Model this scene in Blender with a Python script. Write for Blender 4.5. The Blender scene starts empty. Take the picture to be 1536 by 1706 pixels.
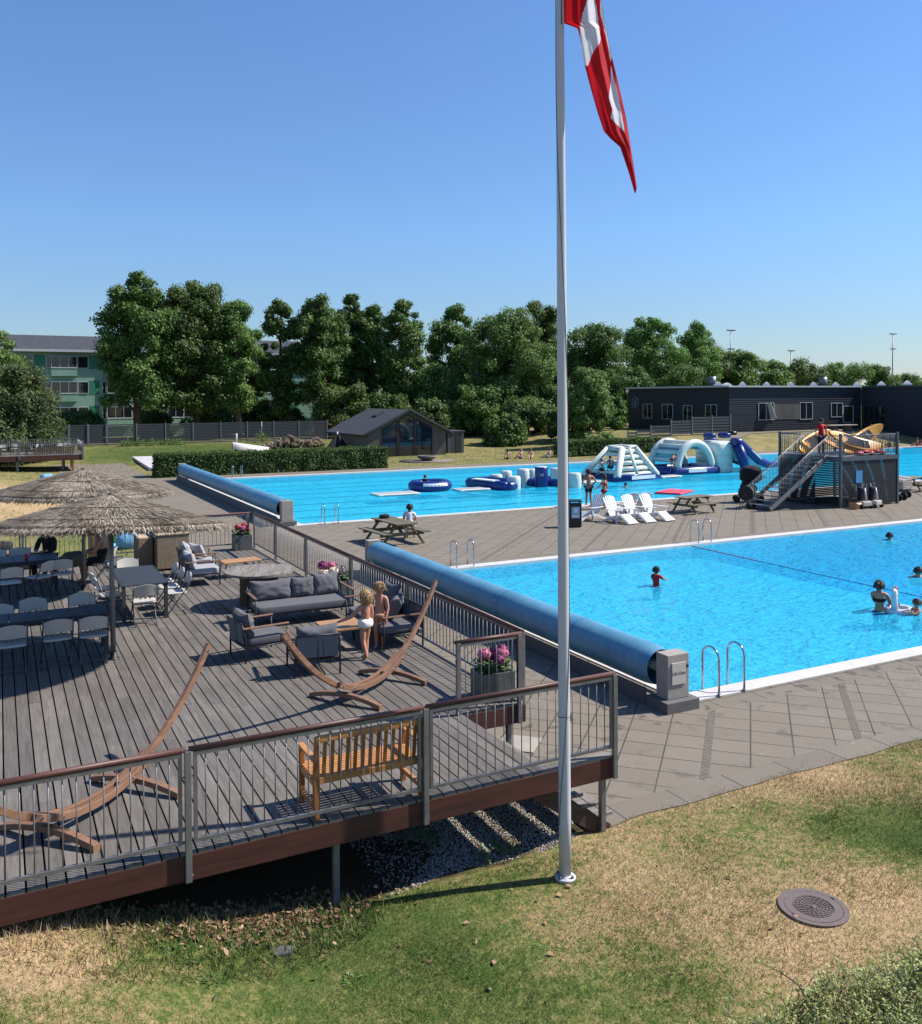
import bpy, math, random
import numpy as np
from mathutils import Vector, Matrix, noise as mnoise
R_ = math.radians
scene = bpy.context.scene
COL = scene.collection
random.seed(7)

# ------------------------------------------------------------------ view geometry (metres; X right along pool, Y away along pool)
CZ = 5.35; YAW = R_(27.2); PITCH = R_(-0.76); ROLL = 0.0055; FPX = 1500.0
FW = Vector((math.sin(YAW)*math.cos(PITCH), math.cos(YAW)*math.cos(PITCH), math.sin(PITCH)))
_r0 = Vector((math.cos(YAW), -math.sin(YAW), 0)); _u0 = _r0.cross(FW)
RT = _r0*math.cos(ROLL) - _u0*math.sin(ROLL); UP = _u0*math.cos(ROLL) + _r0*math.sin(ROLL)
CAM = Vector((0, 0, CZ))
def ray(x, y): return FW*FPX + RT*(x-768) + UP*(682-y)
def P(x, y, z=0.0):                      # photo point -> world point on the level z
    d = ray(x, y); return CAM + d*((z-CZ)/d.z)
def PY(x, y, Y):                         # photo point -> world point on the vertical plane Y
    d = ray(x, y); return CAM + d*(Y/d.y)
def PD(x, y, dep): return CAM + ray(x, y)*(dep/FPX)

# ------------------------------------------------------------------ mesh builder
class MB:
    def __init__(s): s.v = []; s.f = []; s.sm = []; s.mi = []; s.M = None; s.cm = 0
    def add(s, vs, fs, smooth=False):
        o = len(s.v)
        if s.M is not None: vs = [s.M @ Vector(q) for q in vs]
        s.v += [tuple(q) for q in vs]
        for f in fs:
            s.f.append(tuple(i+o for i in f)); s.sm.append(smooth); s.mi.append(s.cm)
        return s
    def box(s, c, d, rz=0.0):
        x, y, z = (q/2 for q in d); cs, sn = math.cos(rz), math.sin(rz); vs = []
        for k in (-z, z):
            for a, b in ((-x, -y), (x, -y), (x, y), (-x, y)):
                vs.append((c[0]+a*cs-b*sn, c[1]+a*sn+b*cs, c[2]+k))
        return s.add(vs, [(3,2,1,0),(4,5,6,7),(0,1,5,4),(1,2,6,5),(2,3,7,6),(3,0,4,7)])
    def bx(s, x0, x1, y0, y1, z0, z1): return s.box(((x0+x1)/2,(y0+y1)/2,(z0+z1)/2),(abs(x1-x0),abs(y1-y0),abs(z1-z0)))
    def beam(s, a, b, w, h, up=(0,0,1)):
        a = Vector(a); b = Vector(b); d = (b-a).normalized(); u = Vector(up)
        if abs(d.dot(u)) > .98: u = Vector((0,1,0))
        x = d.cross(u).normalized()*(w/2); z = x.cross(d).normalized()*(h/2)
        vs = [a-x-z, a+x-z, a+x+z, a-x+z, b-x-z, b+x-z, b+x+z, b-x+z]
        return s.add(vs, [(0,1,2,3),(7,6,5,4),(4,5,1,0),(5,6,2,1),(6,7,3,2),(7,4,0,3)])
    def tube(s, pts, r, n=8, closed=False, cap=True):
        pts = [Vector(p) for p in pts]; m = len(pts); rs = r if isinstance(r, (list, tuple)) else [r]*m
        vs = []; prev = None
        for i, p in enumerate(pts):
            a = pts[(i-1) % m] if (closed or i > 0) else p
            b = pts[(i+1) % m] if (closed or i < m-1) else p
            d = (b-a).normalized()
            if prev is None:
                u = Vector((0,0,1)) if abs(d.z) < .9 else Vector((0,1,0))
                x = d.cross(u).normalized()
            else:
                x = (prev - d*prev.dot(d)).normalized()
            prev = x; y = d.cross(x)
            for k in range(n):
                t = 2*math.pi*k/n; vs.append(p + (x*math.cos(t) + y*math.sin(t))*rs[i])
        fs = []
        for i in range(m if closed else m-1):
            j = (i+1) % m
            for k in range(n):
                q = (k+1) % n; fs.append((i*n+k, i*n+q, j*n+q, j*n+k))
        s.add(vs, fs, True)
        if cap and not closed:
            o = len(s.v) - len(vs)
            s.f.append(tuple(o+k for k in range(n))[::-1]); s.sm.append(False); s.mi.append(s.cm)
            s.f.append(tuple(o+(m-1)*n+k for k in range(n))); s.sm.append(False); s.mi.append(s.cm)
        return s
    def lathe(s, prof, c=(0,0,0), n=24, smooth=True, cap=True):
        vs = []; fs = []
        for r, z in prof:
            for k in range(n):
                t = 2*math.pi*k/n; vs.append((c[0]+r*math.cos(t), c[1]+r*math.sin(t), c[2]+z))
        for i in range(len(prof)-1):
            for k in range(n):
                q = (k+1) % n; fs.append((i*n+k, i*n+q, (i+1)*n+q, (i+1)*n+k))
        s.add(vs, fs, smooth); o = len(s.v)-len(vs)
        if cap:
            if prof[0][0] > 1e-4: s.f.append(tuple(o+k for k in range(n))[::-1]); s.sm.append(False); s.mi.append(s.cm)
            if prof[-1][0] > 1e-4: s.f.append(tuple(o+(len(prof)-1)*n+k for k in range(n))); s.sm.append(False); s.mi.append(s.cm)
        return s
    def prism(s, poly, vec):
        n = len(poly); vec = Vector(vec); vs = [Vector(p) for p in poly]; vs += [p+vec for p in vs]
        return s.add(vs, [tuple(range(n))[::-1], tuple(range(n, 2*n))] + [(i, (i+1) % n, n+(i+1) % n, n+i) for i in range(n)])
    def poly(s, pts): return s.add(pts, [tuple(range(len(pts)))])
    def ell(s, c, r, nu=16, nv=10, e=1.0, wob=0.0, seed=0):
        vs = []; fs = []; sp = lambda q: math.copysign(abs(q)**e, q)
        for i in range(nv+1):
            a = -math.pi/2 + math.pi*i/nv
            for k in range(nu):
                t = 2*math.pi*k/nu
                q = Vector((sp(math.cos(a))*sp(math.cos(t)), sp(math.cos(a))*sp(math.sin(t)), sp(math.sin(a))))
                w = 1 + (wob*mnoise.noise(q*1.9 + Vector((seed*7.3, 0, seed))) if wob else 0)
                vs.append((c[0]+q.x*r[0]*w, c[1]+q.y*r[1]*w, c[2]+q.z*r[2]*w))
        for i in range(nv):
            for k in range(nu):
                q = (k+1) % nu; fs.append((i*nu+k, i*nu+q, (i+1)*nu+q, (i+1)*nu+k))
        return s.add(vs, fs, True)
    def grid(s, fn, nu, nv, smooth=True):
        vs = [fn(i/nu, j/nv) for j in range(nv+1) for i in range(nu+1)]
        return s.add(vs, [(j*(nu+1)+i, j*(nu+1)+i+1, (j+1)*(nu+1)+i+1, (j+1)*(nu+1)+i) for j in range(nv) for i in range(nu)], smooth)
    def build(s, name, mat, parent=None, bevel=0, loc=None, rot=None):
        me = bpy.data.meshes.new(name); me.from_pydata(s.v, [], s.f)
        for m in (mat if isinstance(mat, (list, tuple)) else [mat]): me.materials.append(m)
        me.polygons.foreach_set('use_smooth', s.sm); me.polygons.foreach_set('material_index', s.mi); me.update()
        o = bpy.data.objects.new(name, me); COL.objects.link(o)
        if parent is not None: o.parent = parent
        if loc is not None: o.location = loc
        if rot is not None: o.rotation_euler = rot
        if bevel:
            b = o.modifiers.new('edge', 'BEVEL'); b.width = bevel; b.segments = 2; b.limit_method = 'ANGLE'; b.angle_limit = R_(40)
        return o

def npmesh(name, V, F, mat, parent=None, smooth=False):
    """mesh from numpy arrays, all faces of equal size"""
    me = bpy.data.meshes.new(name); k = F.shape[1]
    me.vertices.add(len(V)); me.vertices.foreach_set('co', np.ascontiguousarray(V, dtype=np.float32).ravel())
    me.loops.add(F.size); me.loops.foreach_set('vertex_index', np.ascontiguousarray(F, dtype=np.int32).ravel())
    me.polygons.add(len(F)); me.polygons.foreach_set('loop_start', np.arange(0, F.size, k, dtype=np.int32))
    me.materials.append(mat); me.update(calc_edges=True); me.validate()
    if smooth: me.polygons.foreach_set('use_smooth', np.ones(len(F), dtype=bool))
    o = bpy.data.objects.new(name, me); COL.objects.link(o)
    if parent is not None: o.parent = parent
    return o

def tag(o, label=None, cat=None, group=None, kind=None):
    if label: o['label'] = label
    if cat: o['category'] = cat
    if group: o['group'] = group
    if kind: o['kind'] = kind
    return o
def thing(name, label, cat, loc=(0,0,0), rz=0.0, group=None):
    o = bpy.data.objects.new(name, None); COL.objects.link(o); o.empty_display_size = .2
    o.location = loc; o.rotation_euler = (0, 0, rz)
    return tag(o, label, cat, group)
KIDS = {}
def copy_tree(o, loc=None, rz=None, label=None, group=None, parent=None):
    c = o.copy(); COL.objects.link(c)
    if parent is not None: c.parent = parent
    if loc is not None: c.location = loc
    if rz is not None: c.rotation_euler = (0, 0, rz)
    if label: c['label'] = label
    if group: c['group'] = group
    for ch in list(o.children): copy_tree(ch, parent=c)
    return c

# ------------------------------------------------------------------ materials
def srgb(r, g, b):
    f = lambda c: (c/255/12.92 if c/255 <= .04045 else ((c/255+.055)/1.055)**2.4)
    return (.82*f(r), .82*f(g), .82*f(b), 1)
def raw(r, g, b): return tuple(q/.82 for q in srgb(r, g, b)[:3])+(1,)
class NT:
    def __init__(s, name):
        s.m = bpy.data.materials.new(name); s.m.use_nodes = True; s.t = s.m.node_tree
        s.b = s.t.nodes['Principled BSDF']; s.out = s.t.nodes['Material Output']
    def n(s, typ, **kw):
        q = s.t.nodes.new(typ)
        for k, v in kw.items():
            if k.startswith('_'): q.inputs[k[1:].replace('_', ' ')].default_value = v
            else: setattr(q, k, v)
        return q
    def l(s, a, b): s.t.links.new(a, b)
    def val(s, node, key, v):
        if hasattr(v, 'links') or isinstance(v, bpy.types.NodeSocket): s.l(v, node.inputs[key])
        else: node.inputs[key].default_value = v
    def math(s, op, a, b=0.0, c=None, clamp=False):
        q = s.n('ShaderNodeMath', operation=op, use_clamp=clamp); s.val(q, 0, a); s.val(q, 1, b)
        if c is not None: s.val(q, 2, c)
        return q.outputs[0]
    def mix(s, fac, a, b, mode='MIX'):
        q = s.n('ShaderNodeMix', data_type='RGBA', blend_type=mode); s.val(q, 0, fac); s.val(q, 6, a); s.val(q, 7, b); return q.outputs[2]
    def pos(s, world=False, scale=(1,1,1), rot=(0,0,0)):
        if world: src = s.n('ShaderNodeNewGeometry').outputs['Position']
        else: src = s.n('ShaderNodeTexCoord').outputs['Object']
        q = s.n('ShaderNodeMapping'); s.l(src, q.inputs[0]); q.inputs['Scale'].default_value = scale; q.inputs['Rotation'].default_value = rot
        return q.outputs[0]
    def noise(s, vec, scale, detail=4, rough=.55, dist=0.0, col=False):
        q = s.n('ShaderNodeTexNoise', _Scale=scale, _Detail=detail, _Roughness=rough, _Distortion=dist); s.l(vec, q.inputs['Vector'])
        return q.outputs['Color' if col else 'Fac']
    def ramp(s, fac, stops):
        q = s.n('ShaderNodeValToRGB'); e = q.color_ramp.elements
        while len(e) < len(stops): e.new(.5)
        for el, (p, c) in zip(e, stops): el.position = p; el.color = c if len(c) == 4 else (*c, 1)
        s.l(fac, q.inputs[0]); return q.outputs[0]
    def range(s, v, a, b, c=0.0, d=1.0):
        q = s.n('ShaderNodeMapRange'); s.val(q, 0, v)
        for i, x in enumerate((a, b, c, d)): s.val(q, i+1, x)
        return q.outputs[0]
    def bump(s, h, strength=.3, dist=.02):
        q = s.n('ShaderNodeBump', _Strength=strength, _Distance=dist); s.l(h, q.inputs['Height']); s.l(q.outputs[0], s.b.inputs['Normal']); return q.outputs[0]
    def set(s, **kw):
        for k, v in kw.items(): s.val(s.b, k.replace('_', ' '), v)
        return s.m
def plain(name, c, rough=.6, var=.15, scale=3.0, metal=0.0, bump=0.0, bscale=40.0, spec=.5, aniso=(1,1,1), world=False, sat=None):
    """base colour broken up by two noises, small bump"""
    k = NT(name); p = k.pos(world, aniso); n = k.noise(p, scale, 6, .62)
    f = k.range(n, .25, .75, 1-var, 1+var)
    hsv = k.n('ShaderNodeHueSaturation'); hsv.inputs['Color'].default_value = c; k.l(f, hsv.inputs['Value'])
    oi = k.n('ShaderNodeObjectInfo').outputs['Random']
    v = k.math('MULTIPLY', f, k.range(oi, 0, 1, 1-var*.35, 1+var*.35)); k.l(v, hsv.inputs['Value'])
    if bump: k.bump(k.noise(p, bscale, 3), bump, .01)
    return k.set(Base_Color=hsv.outputs[0], Roughness=k.range(n, .2, .8, rough*.85, min(1, rough*1.12)), Metallic=metal, Specular_IOR_Level=spec)
def wood(name, c1, c2, axis='X', rough=.6, scale=1.0, bump=.25):
    k = NT(name); sc = {'X': (1.2, 16, 16), 'Y': (16, 1.2, 16), 'Z': (16, 16, 1.2)}[axis]
    p = k.pos(False, tuple(q*scale for q in sc)); n = k.noise(p, 1.6, 6, .65, .6); n2 = k.noise(k.pos(False, (1,1,1)), 2.5*scale, 4)
    col = k.mix(k.range(n, .3, .72), c1, c2); oi = k.n('ShaderNodeObjectInfo').outputs['Random']
    col = k.mix(k.range(n2, .35, .75, 0, .45), col, tuple(q*.55 for q in c1[:3])+(1,))
    hsv = k.n('ShaderNodeHueSaturation'); k.l(col, hsv.inputs['Color']); k.l(k.range(oi, 0, 1, .88, 1.1), hsv.inputs['Value'])
    k.bump(n, bump, .006); return k.set(Base_Color=hsv.outputs[0], Roughness=rough)
M = {}
M['galv'] = plain('galvanised_steel', srgb(134,132,131), .45, .22, 9, .5, .06, 60)
M['black_metal'] = plain('black_powder_metal', srgb(38,40,44), .5, .1, 6)
M['chrome'] = plain('polished_steel', srgb(190,194,198), .16, .06, 5, 1.0)
M['white_plastic'] = plain('white_plastic', srgb(208,200,188), .42, .05, 4)
M['white_paint'] = plain('white_paint', srgb(232,230,228), .5, .06, 6, bump=.05)
M['concrete'] = plain('pale_concrete', srgb(168,160,148), .85, .14, 3, bump=.2)
M['dark_concrete'] = plain('dark_concrete', srgb(104,102,100), .85, .16, 4, bump=.25)
M['handrail'] = wood('oiled_red_handrail', srgb(112,70,58), srgb(76,46,38), 'X', .5, 1.0)
M['beam'] = wood('weathered_red_beam', srgb(100,50,34), srgb(50,26,19), 'X', .7, .7)
M['under'] = wood('shaded_timber', srgb(92,66,50), srgb(60,44,34), 'X', .8)
M['teak'] = wood('oiled_teak', srgb(214,154,92), srgb(164,104,54), 'X', .5, .9, .15)
M['teak_v'] = wood('oiled_teak_upright', srgb(184,120,62), srgb(134,82,40), 'Z', .5, .9, .15)
M['tan_wood'] = wood('tan_table_wood', srgb(206,158,110), srgb(172,122,78), 'X', .5, 1, .12)
M['arc_wood'] = wood('larch_arc', srgb(158,118,90), srgb(112,78,56), 'X', .6, .8, .2)
M['grey_wood'] = wood('silvered_timber', srgb(164,154,142), srgb(88,80,72), 'X', .8, .7, .5)
M['grey_wood_y'] = wood('silvered_planks', srgb(168,158,146), srgb(84,76,68), 'Y', .8, .7, .5)
M['drum_wood'] = wood('brown_weathered_staves', srgb(112,96,80), srgb(66,54,44), 'Z', .85, .9, .4)
M['picnic_wood'] = wood('mossy_timber', srgb(134,126,100), srgb(84,80,62), 'X', .8, .8, .3)
M['dark_wood'] = wood('dark_stained_timber', srgb(58,50,44), srgb(34,30,28), 'X', .7)
M['cushion'] = plain('charcoal_cushion', srgb(108,107,110), .95, .1, 5, bump=.25, bscale=220, spec=.15)
M['cushion_light'] = plain('pale_grey_cushion', srgb(172,170,172), .95, .08, 5, bump=.25, bscale=220, spec=.15)
M['skin'] = plain('medium_skin', srgb(200,142,114), .55, .07, 7, spec=.35)  # middle tone of the three skin colours
M['skin_fair'] = plain('pale_skin', srgb(226,180,154), .55, .06, 7, spec=.35)
M['skin_tan'] = plain('tanned_skin', srgb(186,130,102), .55, .07, 7, spec=.35)
M['hair_blond'] = plain('fair_hair', srgb(168,134,92), .6, .4, 40)
M['hair_dark'] = plain('dark_hair', srgb(52,38,30), .6, .2, 30)
M['hair_brown'] = plain('brown_hair', srgb(88,62,44), .6, .2, 30)
M['cloth_black'] = plain('black_cloth', srgb(26,26,30), .9, .1, 8)
M['cloth_navy'] = plain('navy_cloth', srgb(28,32,52), .9, .1, 8)
M['cloth_white'] = plain('white_cloth', srgb(232,226,232), .9, .05, 6)
M['cloth_cream'] = plain('cream_cloth', srgb(255,248,232), .9, .05, 8)
M['cloth_red'] = plain('red_cloth', srgb(200,32,38), .85, .08, 6)
M['cloth_maroon'] = plain('maroon_cloth', srgb(120,30,36), .85, .08, 6)
M['cloth_olive'] = plain('olive_cloth', srgb(96,92,70), .9, .1, 6)
M['rubber'] = plain('black_rubber', srgb(28,28,28), .7, .1, 6)
M['black_plastic'] = plain('black_plastic', srgb(24,25,28), .45, .1, 6)
M['table_dark'] = plain('dark_slat_table', srgb(56,62,68), .55, .14, 3)
M['rope_dark'] = plain('dark_rope', srgb(60,60,60), .9, .1, 20)
# ------------------------------------------------------------------ terrain
def sst(t): t = 0.0 if t < 0 else 1.0 if t > 1 else t; return t*t*(3-2*t)
def H(x, y):
    h = .58*sst((2.7-x)/3.0)*(1-sst((y-9.2)/2.5))                      # bank under the left end of the deck
    h += .85*sst((4.2-x)/9)*sst((y-36)/16)*(1-.55*sst((y-66)/8))         # dry bank beside the far decking
    h += 1.3*sst((y-63.6)/11)*sst((x-47)/17)                             # lawn rising to the dark pavilion
    h += .75*sst((y-79)/15)*sst((62-x)/10)
    h += .55*sst((5.6-y)/3.5)*sst((x-1)/4)                              # shrub bank at the viewer's feet
    h -= .10*sst((x-2.8)/.6)*sst((6.0-x)/.7)*sst((y-8.7)/.5)*sst((13-y)/3)   # gravel hollow under the deck
    return h + .03*mnoise.noise(Vector((x*.5, y*.5, 3.1)))*(1-sst((y-7.9)/.9) if x > 5.6 else 1)
NP = (10.95, 42.0, 12.45, 24.95)      # near pool water: x0 x1 y0 y1
FP = (11.35, 118.0, 36.95, 60.65)     # far pool water

def steps(stops):
    out = []
    for a, b, d in stops:
        n = max(1, round((b-a)/d)); out += [a+(b-a)*i/n for i in range(n)]
    return out+[stops[-1][1]]
gx = steps([(-900,-120,130),(-120,-20,10),(-20,-2,1.5),(-2,10.95,.35),(10.95,11.35,.4),(11.35,16,.6),(16,42,2.0),(42,118,4),(118,900,98)])
gy = steps([(-300,-20,70),(-20,2,4),(2,12.45,.3),(12.45,24.95,2.5),(24.95,36.95,3),(36.95,60.65,4),(60.65,100,1.5),(100,160,10),(160,1500,150)])
mb = MB(); nx = len(gx)
V = [(x, y, H(x, y)) for y in gy for x in gx]; F = []
for j in range(len(gy)-1):
    for i in range(nx-1):
        cx_ = (gx[i]+gx[i+1])/2; cy_ = (gy[j]+gy[j+1])/2
        if any(q[0] < cx_ < q[1] and q[2] < cy_ < q[3] for q in (NP, FP)): continue
        F.append((j*nx+i, j*nx+i+1, (j+1)*nx+i+1, (j+1)*nx+i))
mb.add(V, F, True)
# grass colour: one function of the place, shared by the soil sheet and the blades
PATCH = [(*P(30,1610,.3)[:2], .95, 1.0), (*P(1180,1290)[:2], 1.3, .75), (*P(1010,1350)[:2], .8, .45), (*P(1480,1500)[:2], 1.0, .9), (*P(1340,1560)[:2], .9, .6), (*P(1120,1480)[:2], 1.6, .35),
         (*P(90,1690,.2)[:2], .7, .7), (*P(940,1560)[:2], .6, .3), (*P(1370,1290)[:2], 1.1, .7),
         (*P(1490,1385)[:2], 1.0, -.95), (*P(760,1590)[:2], 1.0, -.6), (*P(520,1580,.1)[:2], 1.3, -.5), (*P(300,1600,.15)[:2], .9, -.35), (*P(690,1500)[:2], .9, -.6), (*P(880,1460)[:2], .7, -.6), (*P(500,1680)[:2], .9, -.35), (*P(780,1700)[:2], .8, -.45), (*P(1090,1640)[:2], .7, -.4), (*P(1300,1400)[:2], .8, -.1)]
FARDRY = [(0, 50, 9, 1.1), (-8, 58, 9, .8), (55, 67, 10, .2), (70, 68, 12, .15), (88, 62, 14, .2), (33, 68, 5, -.1), (14, 86, 9, -1.2), (26, 84, 10, -1.2), (2, 33, 5, -.3)]
def grass_col(k, blade=False):
    p = k.pos(True); n1 = k.noise(p, .55, 5, .6); n2 = k.noise(p, 3.2, 5, .65); n3 = k.noise(p, 26, 3, .6)
    d = k.math('ADD', k.range(n1, .3, .7, -.35, .35), k.range(n2, .3, .7, -.32, .32))
    d = k.math('ADD', d, .12)
    for x, y, r, v in PATCH+FARDRY:
        q = k.n('ShaderNodeVectorMath', operation='DISTANCE'); k.l(k.n('ShaderNodeNewGeometry').outputs['Position'], q.inputs[0]); q.inputs[1].default_value = (x, y, 0)
        w = k.range(q.outputs['Value'], r*1.35, 0, 0, v); d = k.math('ADD', d, w)
    n4 = k.noise(p, 9, 4, .65); d = k.math('ADD', d, k.range(n4, .3, .7, -.5, .5)); d = k.math('ADD', d, k.range(n3, .3, .7, -.32, .32))
    if blade:
        ri = k.n('ShaderNodeNewGeometry').outputs['Random Per Island']; d = k.math('ADD', d, k.range(ri, 0, 1, -.62, .62))
    col = k.ramp(k.range(d, -.7, 1.15, 0, 1), [(0, srgb(76,96,44)), (.28, srgb(106,118,60)), (.48, srgb(144,136,86)), (.7, srgb(178,154,112)), (1, srgb(204,174,132))])
    return col, n2, n3
k = NT('lawn'); c, n2, n3 = grass_col(k)
k.bump(n3, .6, .05)
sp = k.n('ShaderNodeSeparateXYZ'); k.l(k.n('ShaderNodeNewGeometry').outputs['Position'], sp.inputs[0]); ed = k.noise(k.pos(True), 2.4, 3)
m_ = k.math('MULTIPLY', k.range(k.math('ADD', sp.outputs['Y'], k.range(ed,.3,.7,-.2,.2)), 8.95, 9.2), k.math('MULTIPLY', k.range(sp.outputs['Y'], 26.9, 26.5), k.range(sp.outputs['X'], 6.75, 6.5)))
c = k.mix(k.math('MULTIPLY', m_, .95), c, srgb(66,54,43))                     # bare earth under the deck, darkened to stand in for its deep shade
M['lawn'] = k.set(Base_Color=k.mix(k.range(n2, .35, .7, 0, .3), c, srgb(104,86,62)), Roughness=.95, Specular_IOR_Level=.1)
k = NT('grass_blades'); c, n2, n3 = grass_col(k, True)
M['blade'] = k.set(Base_Color=c, Roughness=.7, Specular_IOR_Level=.25)
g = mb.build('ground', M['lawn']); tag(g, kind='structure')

# blades over the near lawn, plus coarser tufts further off
def blades(name, n, region, hmin, hmax, w, seed, dens=None):
    rng = np.random.default_rng(seed); x0, x1, y0, y1 = region
    X = rng.uniform(x0, x1, n); Y = rng.uniform(y0, y1, n)
    keep = np.ones(n, bool)
    if dens: keep = np.array([dens(a, b) > c for a, b, c in zip(X, Y, rng.random(n))])
    X = X[keep]; Y = Y[keep]; m = len(X)
    Z = np.array([H(a, b) for a, b in zip(X, Y)])
    cl = np.array([mnoise.noise(Vector((a*1.3, b*1.3, 0.5))) for a, b in zip(X, Y)])
    h = rng.uniform(hmin, hmax, m)*(1+.7*cl); a = rng.uniform(0, 2*np.pi, m); ln = rng.uniform(.2, 1.3, m)*h; b = rng.uniform(0, 2*np.pi, m)
    dx, dy = np.cos(a)*w/2, np.sin(a)*w/2
    A = np.stack([X-dx, Y-dy, Z-.005], 1); B = np.stack([X+dx, Y+dy, Z-.005], 1)
    T = np.stack([X+np.cos(b)*ln, Y+np.sin(b)*ln, Z+h], 1)
    V = np.stack([A, B, T], 1).reshape(-1, 3); F = np.arange(3*m).reshape(-1, 3)
    return npmesh(name, V, F, M['blade'])
MANH = P(1355, 1513)
def apron_edge(x):                      # near edge of the paving, where the lawn starts
    return 9.02 + .09*sst((x-6.6)/.6) - .25*sst((x-12)/5) + .02*math.sin(x*2.1) + .012*math.sin(x*5.3)
def near_d(x, y):
    if (x-MANH.x)**2+(y-MANH.y)**2 < .37**2: return 0
    if x > 6.2 and y > apron_edge(x)+.05+.2*max(-.2,mnoise.noise(Vector((x*3.1, 1, 0))))+.1*mnoise.noise(Vector((x*11, 1, 0))): return 0
    if 2.3 < x < 6.6 and y > 8.85 and (x+y*.2) < 8.2: return .05 if y < 9.3 else 0
    if x < 2.5 and y > 9.15: return 0
    if x > 15.5: return 0
    return .45 + .55*sst(mnoise.noise(Vector((x*.8, y*.8, 9)))+.5)
tag(blades('lawn_grass', 320000, (-1.6, 14.5, 4.9, 9.7), .014, .045, .0065, 3, near_d), 'short trampled lawn grass, part green and part straw dry, around the flagpole', 'grass', kind='stuff')
def weed_d(x, y):
    a, b = P(330,1560,.2)[:2]; return 1.0 if ((x-a)/1.9)**2+((y-b)/.75)**2 < 1 and y < 9.3 else 0
tag(blades('tall_grass', 9000, (0, 5.4, 7.4, 9.3), .05, .15, .011, 5, weed_d), 'longer green grass tufts along the front foot of the wooden deck', 'grass', kind='stuff')
def tuft_d(x, y):
    if x > 3.9 and y < 66: return 0
    return .5 if y > 28 else 0
tag(blades('bank_grass', 50000, (-16, 60, 28, 96), .05, .13, .05, 8, lambda x, y: (.6 if (x < 3.9 and y > 27.2) or (y > 63.8 and not (29 < x < 38 and y > 75.4)) or y > 83 else 0)), 'patchy grass on the banks beyond the deck and the far pool', 'grass', kind='stuff')

# ------------------------------------------------------------------ paving
def paving_mat(name, c1, c2, mortar, w, h, off, rot, ms=.012):
    k = NT(name); p = k.pos(True, (1,1,1), (0,0,rot))
    b = k.n('ShaderNodeTexBrick', offset=off, _Scale=1.0, _Mortar_Size=ms, _Mortar_Smooth=.15, _Bias=0.0, _Brick_Width=w, _Row_Height=h)
    b.inputs['Color1'].default_value = c1; b.inputs['Color2'].default_value = c2; b.inputs['Mortar'].default_value = mortar; k.l(p, b.inputs['Vector'])
    wp = k.pos(True); n = k.noise(wp, .7, 6, .62); n2 = k.noise(wp, 60, 2, .5); st = k.noise(wp, 1.7, 5, .7, .4)
    c = k.mix(k.range(n, .32, .7, 0, .5), b.outputs['Color'], tuple(q*.78 for q in c1[:3])+(1,))
    c = k.mix(k.range(st, .58, .7, 0, .5), c, srgb(92,84,76)); sp2 = k.noise(wp, 9, 2, .4); c = k.mix(k.range(sp2, .72, .78, 0, .5), c, srgb(190,184,172)); c = k.mix(k.range(n2, .35, .7, 0, .22), c, srgb(60,56,54))
    sy_ = k.n('ShaderNodeSeparateXYZ'); k.l(k.n('ShaderNodeNewGeometry').outputs['Position'], sy_.inputs[0]); wet = k.noise(wp, 3.4, 3, .5, .3)      # splashes drying on the slabs next to the water
    yb = k.math('MAXIMUM', k.math('MULTIPLY', k.range(sy_.outputs['Y'], 10.9, 11.7), k.math('LESS_THAN', sy_.outputs['Y'], 13)), k.math('MULTIPLY', k.range(sy_.outputs['Y'], 35.2, 36.2), k.math('LESS_THAN', sy_.outputs['Y'], 37)))
    c = k.mix(k.math('MULTIPLY', k.range(wet, .58, .63, 0, .55), yb), c, srgb(70,62,56))
    k.bump(k.math('ADD', k.math('MULTIPLY', b.outputs['Fac'], -1.0), k.math('MULTIPLY', n2, .15)), .5, .012)
    return k.set(Base_Color=c, Roughness=.9, Specular_IOR_Level=.2)
M['tile'] = paving_mat('diagonal_slabs', srgb(147,136,121), srgb(137,127,112), srgb(66,62,56), .62, .5, .0, R_(45))
M['tile_s'] = paving_mat('border_slabs', srgb(144,134,119), srgb(134,125,111), srgb(66,62,56), 1.0, .6, .0, 0)
M['brick'] = paving_mat('grey_brick_strip', srgb(132,122,110), srgb(122,113,102), srgb(72,66,62), .21, .085, .5, R_(90), .006)
ZP = .012
mb = MB()
def rect(mb, x0, x1, y0, y1, z=ZP): mb.poly([(x0,y0,z),(x1,y0,z),(x1,y1,z),(x0,y1,z)])
def curb_strip(mb, y1):
    xs = [6.55+i*.25 for i in range(149)]
    for a, b in zip(xs, xs[1:]): mb.poly([(a, apron_edge(a), ZP), (b, apron_edge(b), ZP), (b, y1, ZP), (a, y1, ZP)])
mb.cm = 0; rect(mb, 6.55, 43.75, 9.55, 11.6)                                   # near apron
for a, b in ((6.55, 10.55),): rect(mb, a, b, 11.6, 63.4)
rect(mb, 10.55, 118, 25.9, 36.0)                                                # terrace between the pools
for y0, y1, x0 in ((26.9, 45, 4.7), (45, 63.4, 4.3), (63.4, 82, 3.9)): rect(mb, x0, 6.55 if y0 < 63 else 9.2, y0, y1)
mb.cm = 1; curb_strip(mb, 9.55); rect(mb, 10.55, 42.4, 11.6, 12.1); rect(mb, 10.55, 118, 25.3, 25.9); rect(mb, 10.55, 118, 36.0, 36.55); rect(mb, 10.55, 11.0, 36.55, 61.05)
rect(mb, 10.55, 118, 61.05, 63.4); rect(mb, 42.4, 43.75, 11.6, 25.3)
mb.build('paving', [M['tile'], M['tile_s']]); tag(bpy.data.objects['paving'], kind='structure')
mb = MB()
for x in (10.62, 13.75, 16.9, 20.1, 23.3):                                       # diagonal brick bands across the apron
    mb.poly([(x, 11.58, ZP+.004), (x-2.0, 9.57, ZP+.004), (x-2.0+.17, 9.57, ZP+.004), (x+.17, 11.58, ZP+.004)])
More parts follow.
